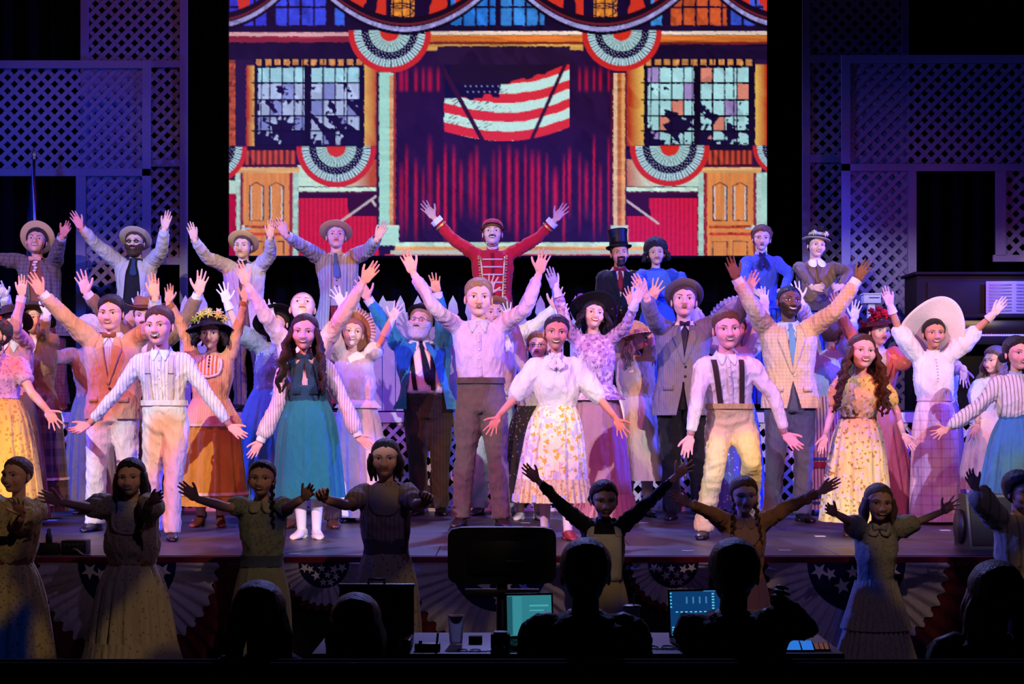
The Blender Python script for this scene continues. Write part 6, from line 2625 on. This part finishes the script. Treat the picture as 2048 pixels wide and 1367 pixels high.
person('gloved person hidden behind the big white hat, only one raised hand showing', 13.3, (1880, 684), px=1885, fem=True, skin=SK_A, look=(0, 0, 0), H=1.56,
       face=dict(mouth='closed'), hair=dict(c='3a2418', th=.012), lo=True,
       arms=dict(R=A(1866, 640, 1862, 590, (1868, 690), fwd=.3), L=A(1896, 740, 1900, 780)),
       top=dict(kind='blouse', m=cloth('d8c8d0'), sleeve='slim'), skirt=dict(m=cloth('8a5a6a'), R=.22, hem=.05), extra=dict(gloves='e0c8e4'))
person('girl with long ash brown curls in white and yellow dress, at right behind bun-haired woman', 12.6, (1990, 722), px=1976, fem=True, child=True, skin=SK_A, look=(-60, 0, 0),
       face=dict(mouth='closed'), hair=dict(c='7a6658', th=.018, len=.42, n=9, wave=.014),
       arms=dict(R=A(1950, 850, 1934, 878, (1944, 800), fwd=.5), L=A(2030, 850, 2040, 880, (2020, 800))),
       top=dict(kind='blouse', m=cloth('c8d4dc'), sleeve='full'), skirt=dict(m=cloth('e4dcb8'), R=.3, hem=.25, folds=10), extra=dict(sash=(cloth('e0d8d0'), .60, .64)), socks='e0d8d8')

# ---- middle rank
person('dark-haired man in tan jacket, rust bow tie and white trousers, arms up at left', 11.55, (222, 628), px=224, skin='e8a890', look=(0, 0, 0), hs=1.02, w=1.06, fat=.5,
       face=dict(mouth='smile', brow='1c1008'), hair=dict(c='2c1a14', th=.010, line=.002, part=.0, top=.014, side=.5),
       arms=dict(R=A(96, 590, 66, 540, (136, 635), pose='soft', fwd=.6), L=A(329, 600, 326, 548, (322, 650), pose='flat')),
       top=dict(kind='jacket', m=cloth('c8a688'), under=cloth('c8c8e4', 'stripe', 'a0a0d0', 60), cuff=white, bc='5a3424', collar=white), trousers=dict(m=cloth('e8dce0'), w=1.04), feet=[(188, 0), (262, 0, 11.6)], shoe='0c0a10',
       extra=dict(bow=cloth('8a4c34'), bow_w=.05))
person('woman in orange ruffled bodice, rust skirt and black hat topped with yellow flowers', 12.0, (422, 668), px=420, fem=True, skin=SK_B, look=(0, 0, 0), hs=1.03, w=1.1,
       face=dict(mouth='closed', lip='8a3848'), hair=dict(c='1c1014', th=.018, len=.12, n=6),
       arms=dict(R=A(340, 606, 343, 560, (362, 650), pose='soft', fwd=.5), L=A(492, 600, 500, 552, (478, 652), pose='soft', fwd=.5)),
       top=dict(kind='bodice', m=cloth('e4a070', 'stripe', 'c87850', 60, width=.12), sleeve='slim', hem=.56, cuff=cloth('b87030')),
       skirt=dict(m=cloth('c8802c'), R=.31, hem=.16, folds=14, fa=.06, pow=.8, trims=[(cloth('e0b8a0'), .25, .022)]), shoe='6a3020',
       extra=dict(heel=.05, yoke=cloth('e8c0a0', 'stripe', 'c86c34', 36, width=.5), yoke_trim=cloth('e8c0b0'), yoke_buttons=(.815, .80, .785, .77), peplum=(cloth('e09a78', 'stripe', 'c87850', 60, width=.12), .62, .50, .05), peplum_trim=cloth('e8b8a8')),
       hat=dict(kind='wide', m=solid('1a1012', .9, .003), brim=.180, tilt=12, up=.055, droop=.04, wave=.012, flowers=[(x, y, z, .045, solid(c, .8, .003)) for x, y, z, c in ((-.06, -.07, .07, 'd8cc60'), (.0, -.09, .08, 'e8dc80'), (.06, -.07, .07, 'e0c868'), (-.03, -.02, .11, 'c8c050'), (.05, -.02, .10, 'e8e0a0'), (.10, -.03, .05, 'd8d070'), (-.10, -.03, .05, 'a8b048'))]))
person('man in pale pink shirt, head tipped back, behind girl in teal pinafore', 11.9, (605, 618), px=612, skin='f0c0ac', look=(6, 34, 2),
       face=dict(mouth='closed', brow='9a7050', lip='b06a60'), hair=dict(c='c8a078', th=.003, line=.006, top=.002), H=1.80, neckpx=(608, 672), w=1.0,
       arms=dict(R=A(503, 572, 478, 516, (535, 632), pose='soft', fwd=.7), L=A(730, 565, 768, 520, (690, 630), pose='soft', fwd=.7)),
       top=dict(kind='shirt', m=cloth('ecc0cc'), sleeve='shirt', collar=cloth('ecc8d0')), trousers=dict(m=cloth('4a3c48')), feet=[(585, 0), (664, 0)], shoe='4a2a20')
person('tall blond young man in pale pink shirt and brown grey trousers, arms high, at centre', 12.0, (957, 598), px=963, skin='f0bca8', look=(4, 4, 2), hs=1.08,
       face=dict(mouth='open', brow='8a6448', lip='b06058', squint=1), hair=dict(c='a88458', th=.008, top=.013, part=.03, side=.4),
       arms=dict(R=A(829, 548, 803, 490, (872, 620), pose='soft', fwd=.9), L=A(1078, 548, 1094, 488, (1052, 618), pose='open', fwd=.9)),
       top=dict(kind='shirt', m=cloth('d8b4d4'), sleeve='shirt', hem=.592, collar=cloth('c8b8d8'), placket=cloth('d4b0d0'), amp=.009, shirt_buttons=(.79, .755, .72, .685, .65, .615), blouse=.01, name='shirt'),
       trousers=dict(m=cloth('6a5458'), band=cloth('5c484c'), waist=.60, w=1.04), feet=[(922, 0), (1003, 0)], shoe='2a1c1c')
person('woman in lilac floral peplum jacket and huge black hat with purple flowers', 12.2, (1187, 632), px=1196, fem=True, skin='f0bcac', look=(6, 16, 8),
       face=dict(mouth='grin', lip='b03848', brow='3a2014'), hair=dict(c='1a0e10', th=.014, len=.14, n=5),
       arms=dict(R=A(1110, 580, 1092, 530, (1128, 640), pose='flat', fwd=.6), L=A(1266, 608, 1290, 560, (1252, 650), pose='soft', fwd=.6)),
       top=dict(kind='bodice', m=cloth('c8a0cc', 'floral', '9a6ca8', 30, width=.42, c3='e4c8e0'), sleeve='slim', hem=.57, band=cloth('d8b8dc'), shirt_buttons=(.80, .765, .73, .695, .66), bc='e8c8d8'),
       skirt=dict(m=cloth('b48494'), R=.235, hem=.08, folds=10, fa=.04, x1=1208, ruffle=(cloth('c08c98'), .17, .03)),
       extra=dict(gloves='e8dcec', peplum=(cloth('c8a0cc', 'floral', '9a6ca8', 30, width=.42, c3='e4c8e0'), .62, .555, .05)),
       hat=dict(kind='wide', m=solid('14101c', .85, .004, 30), brim=.178, tilt=34, roll=10, up=.05, back=.02, wave=.025, droop=.01, flowers=[(x, y, z, .036, solid('8a3ca0', .8, .003)) for x, y, z in ((.08, -.10, .04), (.13, -.05, .03), (.09, -.04, .08), (.14, .02, .03), (-.11, -.08, .03), (-.14, -.02, .02), (-.03, -.08, .08))]))
person('man in grey bowler and grey suit with dark tie, arms thrown up, right of centre', 12.75, (1368, 604), px=1362, skin='f0bca4', look=(-4, 12, 2), hs=1.04, w=1.05,
       face=dict(mouth='open', brow='4a3020', squint=1), hair=dict(c='4a3428', th=.008),
       arms=dict(R=A(1283, 596, 1247, 541, (1302, 640), pose='flat', fwd=.8), L=A(1484, 590, 1509, 536, (1470, 636), pose='soft', fwd=.8)),
       top=dict(kind='jacket', m=cloth('7a7484', 'stripe', '6c6678', 60, width=.2), under=cloth('38304a'), under_name='vest', collar=white, hem=.44, flare=.035, lap=.66, gap=([.44, .56, .63, .66, .78, .84], [.05, .01, .0, .0, .035, .045]), buttons=(.65, .61), bc='1c1a24'), trousers=dict(m=cloth('141218')), feet=[(1345, 0), (1402, 0)], shoe='141014',
       extra=dict(bow=cloth('28283c'), bow_w=.04), hat=dict(kind='bowler', m=solid('5a5058', .85, .003), band=solid('2c2830'), tilt=34, up=.045, back=.02, s=1.05))
person('bearded dark-skinned man in beige check jacket, light blue tie and wrist watch', 12.5, (1578, 606), px=1582, skin='7c5446', look=(8, 10, 6), w=1.06,
       face=dict(mouth='grin', brow='120a08', lip='6a3c34', blush=.1, stubble='1c100c', stubble_amt=.85, eye='140a08'), hair=dict(c='120c0c', th=.004, line=.002, top=.004, rough=.001),
       arms=dict(R=A(1466, 560, 1440, 497, (1502, 620), pose='soft', fwd=.8), L=A(1706, 562, 1742, 510, (1665, 622), pose='soft', fwd=.8)),
       top=dict(kind='jacket', m=cloth('dcb49c', 'plaid', 'b8907c', 36, width=.14), under=cloth('c8d0ec'), cuff=white, collar=cloth('c4d0f0'), hem=.475, flare=.035, buttons=(.62,), bc='d8c0b0', pockets=True), trousers=dict(m=cloth('54546c')), feet=[(1545, 0), (1606, 0)], shoe='16100f',
       extra=dict(tie=cloth('6a94c8'), tie_end=.66))
T = person('woman in huge upturned cream hat, high-necked white blouse, white gloves and plaid skirt', 12.3, (1868, 668), px=1872, fem=True, skin='d09078', look=(-2, 2, 0), hs=1.02,
           face=dict(mouth='grin', lip='b02838', brow='1c0e0a'), hair=dict(c='1c1010', th=.012, line=.004, side=.9, top=0),
           arms=dict(R=A(1777, 612, 1756, 558, (1798, 662), pose='flat', fwd=.5), L=A(1984, 628, 2020, 584, (1950, 664), pose='flat', fwd=.5)),
           top=dict(kind='blouse', m=cloth('ecdce4'), sleeve='full', hem=.60, band=cloth('ecdce4'), blouse=.02, shirt_buttons=(.80, .785, .77, .755, .74, .725, .71, .695), bc='d8b8c4'),
           skirt=dict(m=cloth('f0e0e8', 'plaid', 'd4a8c0', 14, width=.18), R=.225, hem=.02, folds=6, fa=.02, pow=1.0),
           extra=dict(gloves='e8d0e0', sash=(cloth('e4c0d0'), .602, .622)),
           hat=dict(kind='wide', m=solid('ecdcd8', .8, .002), brim=.235, tilt=52, roll=10, up=.035, back=.04, wave=.06, ph=.9, s=1.05))

# ---- front row
person('braided girl with red flowers in her hair, pink blouse and yellow dress, far left edge', 11.0, (-8, 672), px=-2, fem=True, skin='e8a888', look=(-30, 6, 0), H=1.66,
       face=dict(mouth='smile'), hair=dict(c='2a140c', th=.016, braid=(1,), bun=(0, .07, .05, .03)),
       arms=dict(R=A(-90, 850, -110, 880), L=A(112, 822, 140, 862, (68, 782), fwd=.8, pose='wide')),
       top=dict(kind='blouse', m=cloth('d8a8b8', 'floral', 'b88098', 40, width=.3), sleeve='short', hem=.58, band=cloth('d8a0b0')),
       skirt=dict(m=cloth('e8b84c', 'floral', 'c88c30', 30, width=.3), R=.30, hem=.25, fa=.06), extra=dict(sash=(cloth('d8a8b8', 'floral', 'b88098', 40, width=.3), .60, .66)), socks='d8c8c0',
       hat=dict(kind='none', m=red, flowers=[(.03, -.02, .06, .035, solid('d83818', .8, .003)), (.065, .0, .03, .032, solid('b82414', .8, .003)), (-.02, -.04, .07, .03, solid('e86028', .8, .003))], up=.055))
person('laughing young man in striped shirt, pale braces and white trousers, front row left', 10.9, (325, 656), px=330, skin='f0a0a0', look=(-6, 4, -3), hs=1.08, lean=.06,
       face=dict(mouth='laugh', brow='6a4028', lip='a84858'), hair=dict(c='5a3024', th=.008, top=.014, side=.35, line=.004),
       arms=dict(R=A(178, 848, 148, 868, (238, 782), pose='soft', n=(0, -1, .5), fwd=.8), L=A(462, 852, 498, 880, (415, 786), pose='soft', n=(0, -1, .5), fwd=.8)),
       top=dict(kind='shirt', m=cloth('e0d4f0', 'stripe', '9a90c8', 44, width=.16), sleeve='shirt', hem=.592, collar=cloth('ece4f4'), placket=cloth('e0d8f0'), amp=.008, shirt_buttons=(.79, .75, .71, .67)),
       trousers=dict(m=cloth('dcdcf4'), w=1.0, waist=.605, band=cloth('d0d0ec')), feet=[(305, 0, 10.95), (342, 0, 10.75)], shoe='100c12',
       extra=dict(suspenders=cloth('c4b4c8'), clips=1))
J = person('smiling young woman with long wavy brown hair in teal pinafore and pinstriped blouse', 10.9, (612, 668), px=617, fem=True, skin='f0a8a8', look=(2, 4, 2), hs=1.08, lean=.05,
           face=dict(mouth='grin', lip='a83850', brow='3a1c14'), hair=dict(c='3c1e18', th=.012, top=.004, line=.005, len=.40, n=10, wave=.013, fwd=.07, out=.05, part=.02),
           arms=dict(R=A(521, 882, 496, 925, (553, 812), pose='soft', fwd=.9), L=A(716, 872, 752, 903, (690, 806), pose='soft', fwd=.9)),
           top=dict(kind='blouse', m=cloth('ecc8e0', 'stripe', 'a07090', 60, width=.2), sleeve='bishop', hem=.60, collar=cloth('f0dce8'), ct='round', cuff=cloth('ecd0e0')),
           skirt=dict(m=cloth('1f7488'), R=.28, hem=.28, folds=9, fa=.05, pow=.75, waist=.64), shoe='e0d8d8', socks='f0e8f0', feet=[(602, 0), (632, 0)],
           extra=dict(sash=(cloth('1c4458'), .60, .68), pinafore=cloth('274a68'), bib=.10, bibz=.70, bow=cloth('28486a'), bow_w=.05, bow_tails=.66, tail_x=.06))
person('dark-haired young woman in white blouse and yellow floral skirt with lace hem, centre', 11.0, (1112, 668), px=1113, fem=True, skin='dc8a7c', look=(0, 2, 4), hs=1.06, lean=.06,
       face=dict(mouth='grin', lip='98303c', brow='1c0e0a'), hair=dict(c='2c1a18', th=.007, top=.006, side=.5, line=.004, bun=(0, .10, .03, .035)),
       arms=dict(R=A(996, 834, 968, 884, (1034, 790), pose='wide', fwd=.9, fh=.4), L=A(1230, 838, 1256, 890, (1196, 792), pose='wide', fwd=.9, fh=.4)),
       top=dict(kind='blouse', m=cloth('ecd8e4'), sleeve='full', hem=.595, band=cloth('ecd8e4'), blouse=.025),
       skirt=dict(m=cloth('ecdcc4', 'floral', 'd8a848', 22, width=.36, c3='c8bcc8'), R=.29, hem=.26, folds=14, fa=.06, pow=.8, ruffle=(cloth('d8c49c', 'floral', 'c89a58', 40, width=.35), .16, .02), trims=[(cloth('b8b4dc'), .275, .05)], x1=1104), socks='e8c0d0', shoe='8a2434', feet=[(1090, 0, 11.05), (1136, 0, 10.8)],
       extra=dict(bow=cloth('e8ccdc'), bow_w=.035, bow_tails=.795, tail_x=.025))
SB = person('short-haired boy crouching forward in white shirt, dark braces and khaki trousers', 11.0, (1445, 664), px=1452, skin='f0a4b0', look=(2, 2, -3), hs=1.10, H=1.66, pelvis=(1462, 856), neckpx=(1444, 712), lean=.20,
            face=dict(mouth='smile', brow='7a4c34', lip='b85868'), hair=dict(c='6a4030', th=.006, top=.010, side=.4),
            arms=dict(R=A(1372, 872, 1360, 918, (1384, 800), pose='soft', fwd=.8), L=A(1563, 868, 1592, 902, (1540, 792), pose='soft', fwd=.8)),
            top=dict(kind='shirt', m=cloth('f0dce8'), sleeve='shirt', hem=.592, collar=cloth('f4e8f0'), placket=cloth('ecd8e0'), amp=.008, shirt_buttons=(.78, .74, .70, .66)),
            trousers=dict(m=cloth('e4c898'), w=1.04, band=cloth('d0b078')), feet=[(1408, 0, 10.9), (1500, 0, 11.4)], knees=[(1424, 925), (1496, 918)], shoe='16101a',
            extra=dict(suspenders=cloth('3c2830')))
person('beaming young woman with long curly auburn hair in yellow floral dress', 11.15, (1717, 706), px=1716, fem=True, skin='f0b0b4', look=(4, 6, 4), hs=1.08, w=1.06, fat=.4, lean=.08,
       face=dict(mouth='grin', lip='b84858', brow='9a6450'), hair=dict(c='4c2820', th=.010, top=.004, len=.42, n=11, wave=.018, wf=24, fwd=.06, out=.07, line=.008),
       arms=dict(R=A(1642, 872, 1632, 912, (1660, 818), pose='soft', fwd=.8), L=A(1800, 868, 1822, 908, (1786, 814), pose='soft', fwd=.8)),
       top=dict(kind='blouse', m=cloth('e8cc88', 'floral', 'b08858', 34, width=.3, c3='e8d4c8'), sleeve='puff', hem=.60, blouse=.02, neck=.82),
       skirt=dict(m=cloth('ecd088', 'floral', 'b8843c', 30, width=.30, c3='e8c8c0'), R=.31, hem=.10, folds=12, fa=.06, pow=.75, x1=1712), shoe='4a1c20',
       extra=dict(sash=(cloth('5c4630', 'floral', '8a7048', 30, width=.3), .60, .66)))
person('woman with dark low bun in striped high-neck blouse and blue skirt, far right edge', 11.3, (2034, 708), px=2036, fem=True, skin='e8a894', look=(12, 2, 0), hs=1.04,
       face=dict(mouth='smile', lip='a83c48', brow='2a1410'), hair=dict(c='201214', th=.012, bun=(-.055, .075, -.02, .036)),
       arms=dict(R=A(1896, 858, 1862, 874, (1962, 812), pose='wide', fwd=.6, fh=.3), L=A(2140, 840, 2160, 860)),
       top=dict(kind='blouse', m=cloth('d8c4c4', 'stripe', 'a08080', 40, width=.3), sleeve='bishop', hem=.60, band=cloth('b8a8bc'), blouse=.02),
       skirt=dict(m=cloth('3c6c9c'), R=.36, hem=.15, folds=16, fa=.07), extra=dict(sash=(cloth('2c5c8c'), .60, .66)))

# ------------------------------------------------------------------ girls and boy on the floor before the stage
KD = 9.05
person('fair girl in cream dress with rust sash, elbows bent, on floor at far left', KD, (34, 952), px=14, floor=0, child=True, fem=True, skin='dca890', look=(-20, 4, 0),
       face=dict(mouth='grin'), hair=dict(c='5a4030', th=.008, side=.6, top=.002, line=.005, bun=(0, .09, .02, .04)),
       arms=dict(R=A(-60, 1010, -90, 990), L=A(76, 1020, 72, 980, (48, 1052), fwd=.8)),
       top=dict(kind='blouse', m=cloth('c8b078', 'dots', 'a08c58', 40, width=.3), sleeve='puff', hem=.60, blouse=.02), skirt=dict(m=cloth('cdb884', 'dots', 'a08c58', 40, width=.3), R=.34, hem=.08, folds=14, fa=.08),
       extra=dict(sash=(cloth('7a4840'), .60, .65)))
person('long-haired girl in cream ruffled dress with mustard sash, arms out, on floor at left', KD, (262, 956), px=262, floor=0, fem=True, child=True, skin='dca890', look=(0, 2, -3), hs=1.02, w=1.08,
       face=dict(mouth='smile'), hair=dict(c='20120f', th=.010, side=.7, top=.003, len=.30, n=8, wave=.004, line=.002, fwd=.01, out=.0),
       arms=dict(R=A(150, 996, 108, 978, (192, 1010), fwd=.8, pose='soft'), L=A(334, 992, 370, 978, (312, 1008), fwd=.9, pose='flat')),
       top=dict(kind='blouse', m=cloth('c8b48c', 'dots', 'a89468', 36, width=.3), sleeve='puff', hem=.60, blouse=.03, band=cloth('d8c8b8')), skirt=dict(m=cloth('c8b898', 'dots', '9a8464', 30, width=.2), R=.30, hem=.30, folds=16, fa=.09, pow=.8, ruffle=(cloth('c8b898', 'dots', '9a8464', 30, width=.2), .20, .05)),
       extra=dict(sash=(cloth('8a6c24'), .60, .65), yoke=cloth('d0c0a0', 'dots', 'b0a078', 50, width=.3), yoke_trim=cloth('d0c0a0')))
person('girl with plait in grey-green short-sleeved dress, arms raised, on floor', KD, (524, 958), px=522, floor=0, child=True, fem=True, skin='dca890', look=(0, 4, 2),
       face=dict(mouth='smile'), hair=dict(c='1c1010', th=.007, side=.6, top=.003, line=.005, bun=(0, .09, .0, .035), braid=(1,)),
       arms=dict(R=A(404, 992, 366, 958, (458, 1012), fwd=.5, pose='soft'), L=A(616, 990, 648, 962, (580, 1012), fwd=.5, pose='soft')),
       top=dict(kind='blouse', m=cloth('8a8c78', 'floral', '6c7068', 40, width=.3), sleeve='short', hem=.60, collar=cloth('a8a08c'), ct='round'), skirt=dict(m=cloth('8c8a74'), R=.21, hem=.06, folds=14, fa=.08), extra=dict(sash=(cloth('4c5468'), .60, .64)))
person('tall girl in mauve print dress, forearms up, on floor left of the black monitor', KD, (771, 918), px=772, floor=0, fem=True, child=True, skin='dca890', look=(0, 2, 0), hs=1.0,
       face=dict(mouth='closedsmile'), hair=dict(c='1c1012', th=.007, side=.6, top=.003, line=.005, len=.16, n=6, wave=.003, fwd=-.01, out=-.01),
       arms=dict(R=A(664, 988, 650, 958, (700, 1006), fwd=.9, pose='curl'), L=A(860, 994, 872, 962, (836, 1006), fwd=.9, pose='curl')),
       top=dict(kind='blouse', m=cloth('a89090', 'stripe', '8c7478', 40, width=.3), sleeve='short', hem=.60, blouse=.01), skirt=dict(m=cloth('a8988c', 'dots', '7c6c74', 40, width=.3), R=.24, hem=.05, folds=14, fa=.07), extra=dict(sash=(cloth('5c4c60'), .60, .65), yoke=cloth('a89490')))
person('girl in black jumper and pale pinafore, arms in a V, right of the monitor', KD, (1208, 1000), px=1208, floor=0, child=True, fem=True, skin='dca890', look=(6, -4, 0),
       face=dict(mouth='smile'), hair=dict(c='4a2c20', th=.008, bun=(-.06, .05, .0, .03)),
       arms=dict(R=A(1074, 958, 1038, 924, (1124, 1010), fwd=.6, pose='soft'), L=A(1352, 950, 1388, 918, (1294, 1006), fwd=.6, pose='wide')),
       top=dict(kind='shirt', m=cloth('14121a'), sleeve='shirt', hem=.58, band=cloth('14121a')), skirt=dict(m=cloth('a89878'), R=.19, hem=.18, folds=12, fa=.06, ruffle=(cloth('b8a8a0'), .16, .03)),
       extra=dict(pinafore=cloth('c8c0b0'), bib=.125, bibz=.79, belt=cloth('14101a')))
person('girl with plaited hair in rust dress, arms spread, before the suspender boy', KD, (1488, 992), px=1492, floor=0, child=True, fem=True, skin='dca890', look=(2, 0, -2),
       face=dict(mouth='closedsmile'), hair=dict(c='6a4c3c', th=.009, top=.006, braid=(-1, 1)),
       arms=dict(R=A(1372, 1004, 1322, 978, (1420, 1024), fwd=.5, pose='soft'), L=A(1640, 982, 1688, 956, (1566, 1018), fwd=.2, pose='flat')),
       top=dict(kind='blouse', m=cloth('b07c58'), sleeve='slim', hem=.60, sk=1.15, collar=cloth('a87c70'), ct='round'), skirt=dict(m=cloth('a87850', 'hstripe', '8a6080', 3, width=.5), R=.2, hem=.08, folds=12, fa=.06), extra=dict(yoke=cloth('b08484')))
person('little girl with white hair bow in tiered lace dress, arms spread, on floor at right', KD, (1757, 1006), px=1752, floor=0, child=True, fem=True, skin='dca890', look=(2, 0, 2), hs=1.02,
       face=dict(mouth='grin'), hair=dict(c='7a5c48', th=.008, side=.7, top=.002, line=.005, len=.20, n=7, wave=.004, fwd=-.01, out=.0),
       arms=dict(R=A(1660, 1022, 1626, 1004, (1700, 1044), fwd=.5, pose='soft'), L=A(1880, 1020, 1910, 994, (1822, 1046), fwd=.3, pose='wide')),
       top=dict(kind='blouse', m=cloth('a8a08c', 'dots', '88806c', 50, width=.3), sleeve='full', hem=.60, collar=cloth('b0a8a8'), ct='round'), skirt=dict(m=cloth('a89c84', 'dots', '8c806c', 60, width=.3), R=.255, hem=.05, folds=14, fa=.07, ruffle=(cloth('b4a894', 'dots', '948874', 60, width=.3), .27, .075, 3, .26)),
       extra=dict(bow=cloth('b0a0a0'), bow_w=.04, hairbow=1))
person('dark-haired boy in tinted glasses and loose cream shirt, one arm up, on floor far right', KD, (2040, 985), px=2052, floor=0, child=True, skin='dca890', look=(24, 0, 0), w=1.1,
       face=dict(mouth='closed', glasses='dark'), hair=dict(c='120c0e', th=.016, top=.014),
       arms=dict(R=A(1940, 972, 1914, 932, (1972, 1018), fwd=.4, pose='soft'), L=A(2140, 1000, 2170, 980)),
       top=dict(kind='shirt', m=cloth('a89c88', 'stripe', '847860', 16, width=.2), sleeve='bishop', hem=.52, sk=1.3, blouse=.03), trousers=dict(m=cloth('2c2830')))

# ---- crew at the control table, seen from behind as dark shapes
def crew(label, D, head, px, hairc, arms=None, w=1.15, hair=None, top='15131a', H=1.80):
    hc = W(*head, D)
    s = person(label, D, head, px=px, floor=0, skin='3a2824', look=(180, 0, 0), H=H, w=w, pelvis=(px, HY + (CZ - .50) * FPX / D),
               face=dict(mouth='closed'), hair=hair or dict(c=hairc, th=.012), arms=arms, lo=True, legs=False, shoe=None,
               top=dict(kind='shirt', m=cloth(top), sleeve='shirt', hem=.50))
    # seated legs: thighs forward under the table, shins down, shoes on the floor
    G = Geo()
    for sx in (-1, 1):
        x = s.base[0] + sx * .11
        G.add(tube([(x, D + .02, .50), (x * 1.0 + sx * .02, D + .22, .52), (x + sx * .05, D + .44, .50), (x + sx * .05, D + .46, .30), (x + sx * .05, D + .44, .10)], [.10, .095, .08, .07, .06], 14, k=2))
        sh = Geo()
        sh.add(ball((x + sx * .05, D + .52, .045), (.05, .13, .045), 12, 8))
        s.add('shoe', sh, solid('0e0c10'))
    s.add('trousers', G, cloth('121016'))
    # stool
    st = empty('stool', (s.base[0], D, 0), 'black round stool under the ' + label.split(',')[0], 'stool')
    obj('seat', lathe([(.02, .33), (.17, .33), (.18, .345), (.17, .36), (.02, .365)], 28), solid('100e12', .5, .001), st)
    for q in range(4):
        a = q * math.pi / 2 + .4
        obj('leg', tube([(math.cos(a) * .1, math.sin(a) * .1, .34), (math.cos(a) * .19, math.sin(a) * .19, 0.0)], .014, 8), solid('100e12', .4, 0), st)
    return s


crew('crew member at the cyan laptop, head and shoulders seen from behind', 6.28, (1171, 1150), 1165, '120e10')
crew('crew member at the blue screen, elbow raised to head, seen from behind', 6.28, (1468, 1150), 1470, '120e10', w=1.1,
     arms=dict(L=A(1560, 1196, 1530, 1172, (1618, 1262), fwd=0, pose='curl'), R=A(1400, 1330, 1420, 1350, (1392, 1300), fwd=0)))
crew('long-haired viewer as a black shape at left, seen from behind', 6.0, (518, 1236), 498, '0a080a', w=.85, H=1.62, hair=dict(c='0a080a', th=.02, len=.30, n=12, wave=.004, fwd=.0, out=.01))
crew('viewer as a black shape before the open case, seen from behind', 6.30, (712, 1256), 738, '0a080a', w=.85, H=1.60, hair=dict(c='0a080a', th=.018, len=.2, n=12, wave=.003, fwd=.0, out=.005))
crew('viewer as a large black shape at the right edge, seen from behind', 6.28, (1990, 1196), 2000, '0a080a', w=1.2, H=1.75, hair=dict(c='0a080a', th=.02, len=.2, n=12, wave=.003, fwd=.0, out=.005))
run_jobs()

run_jobs()
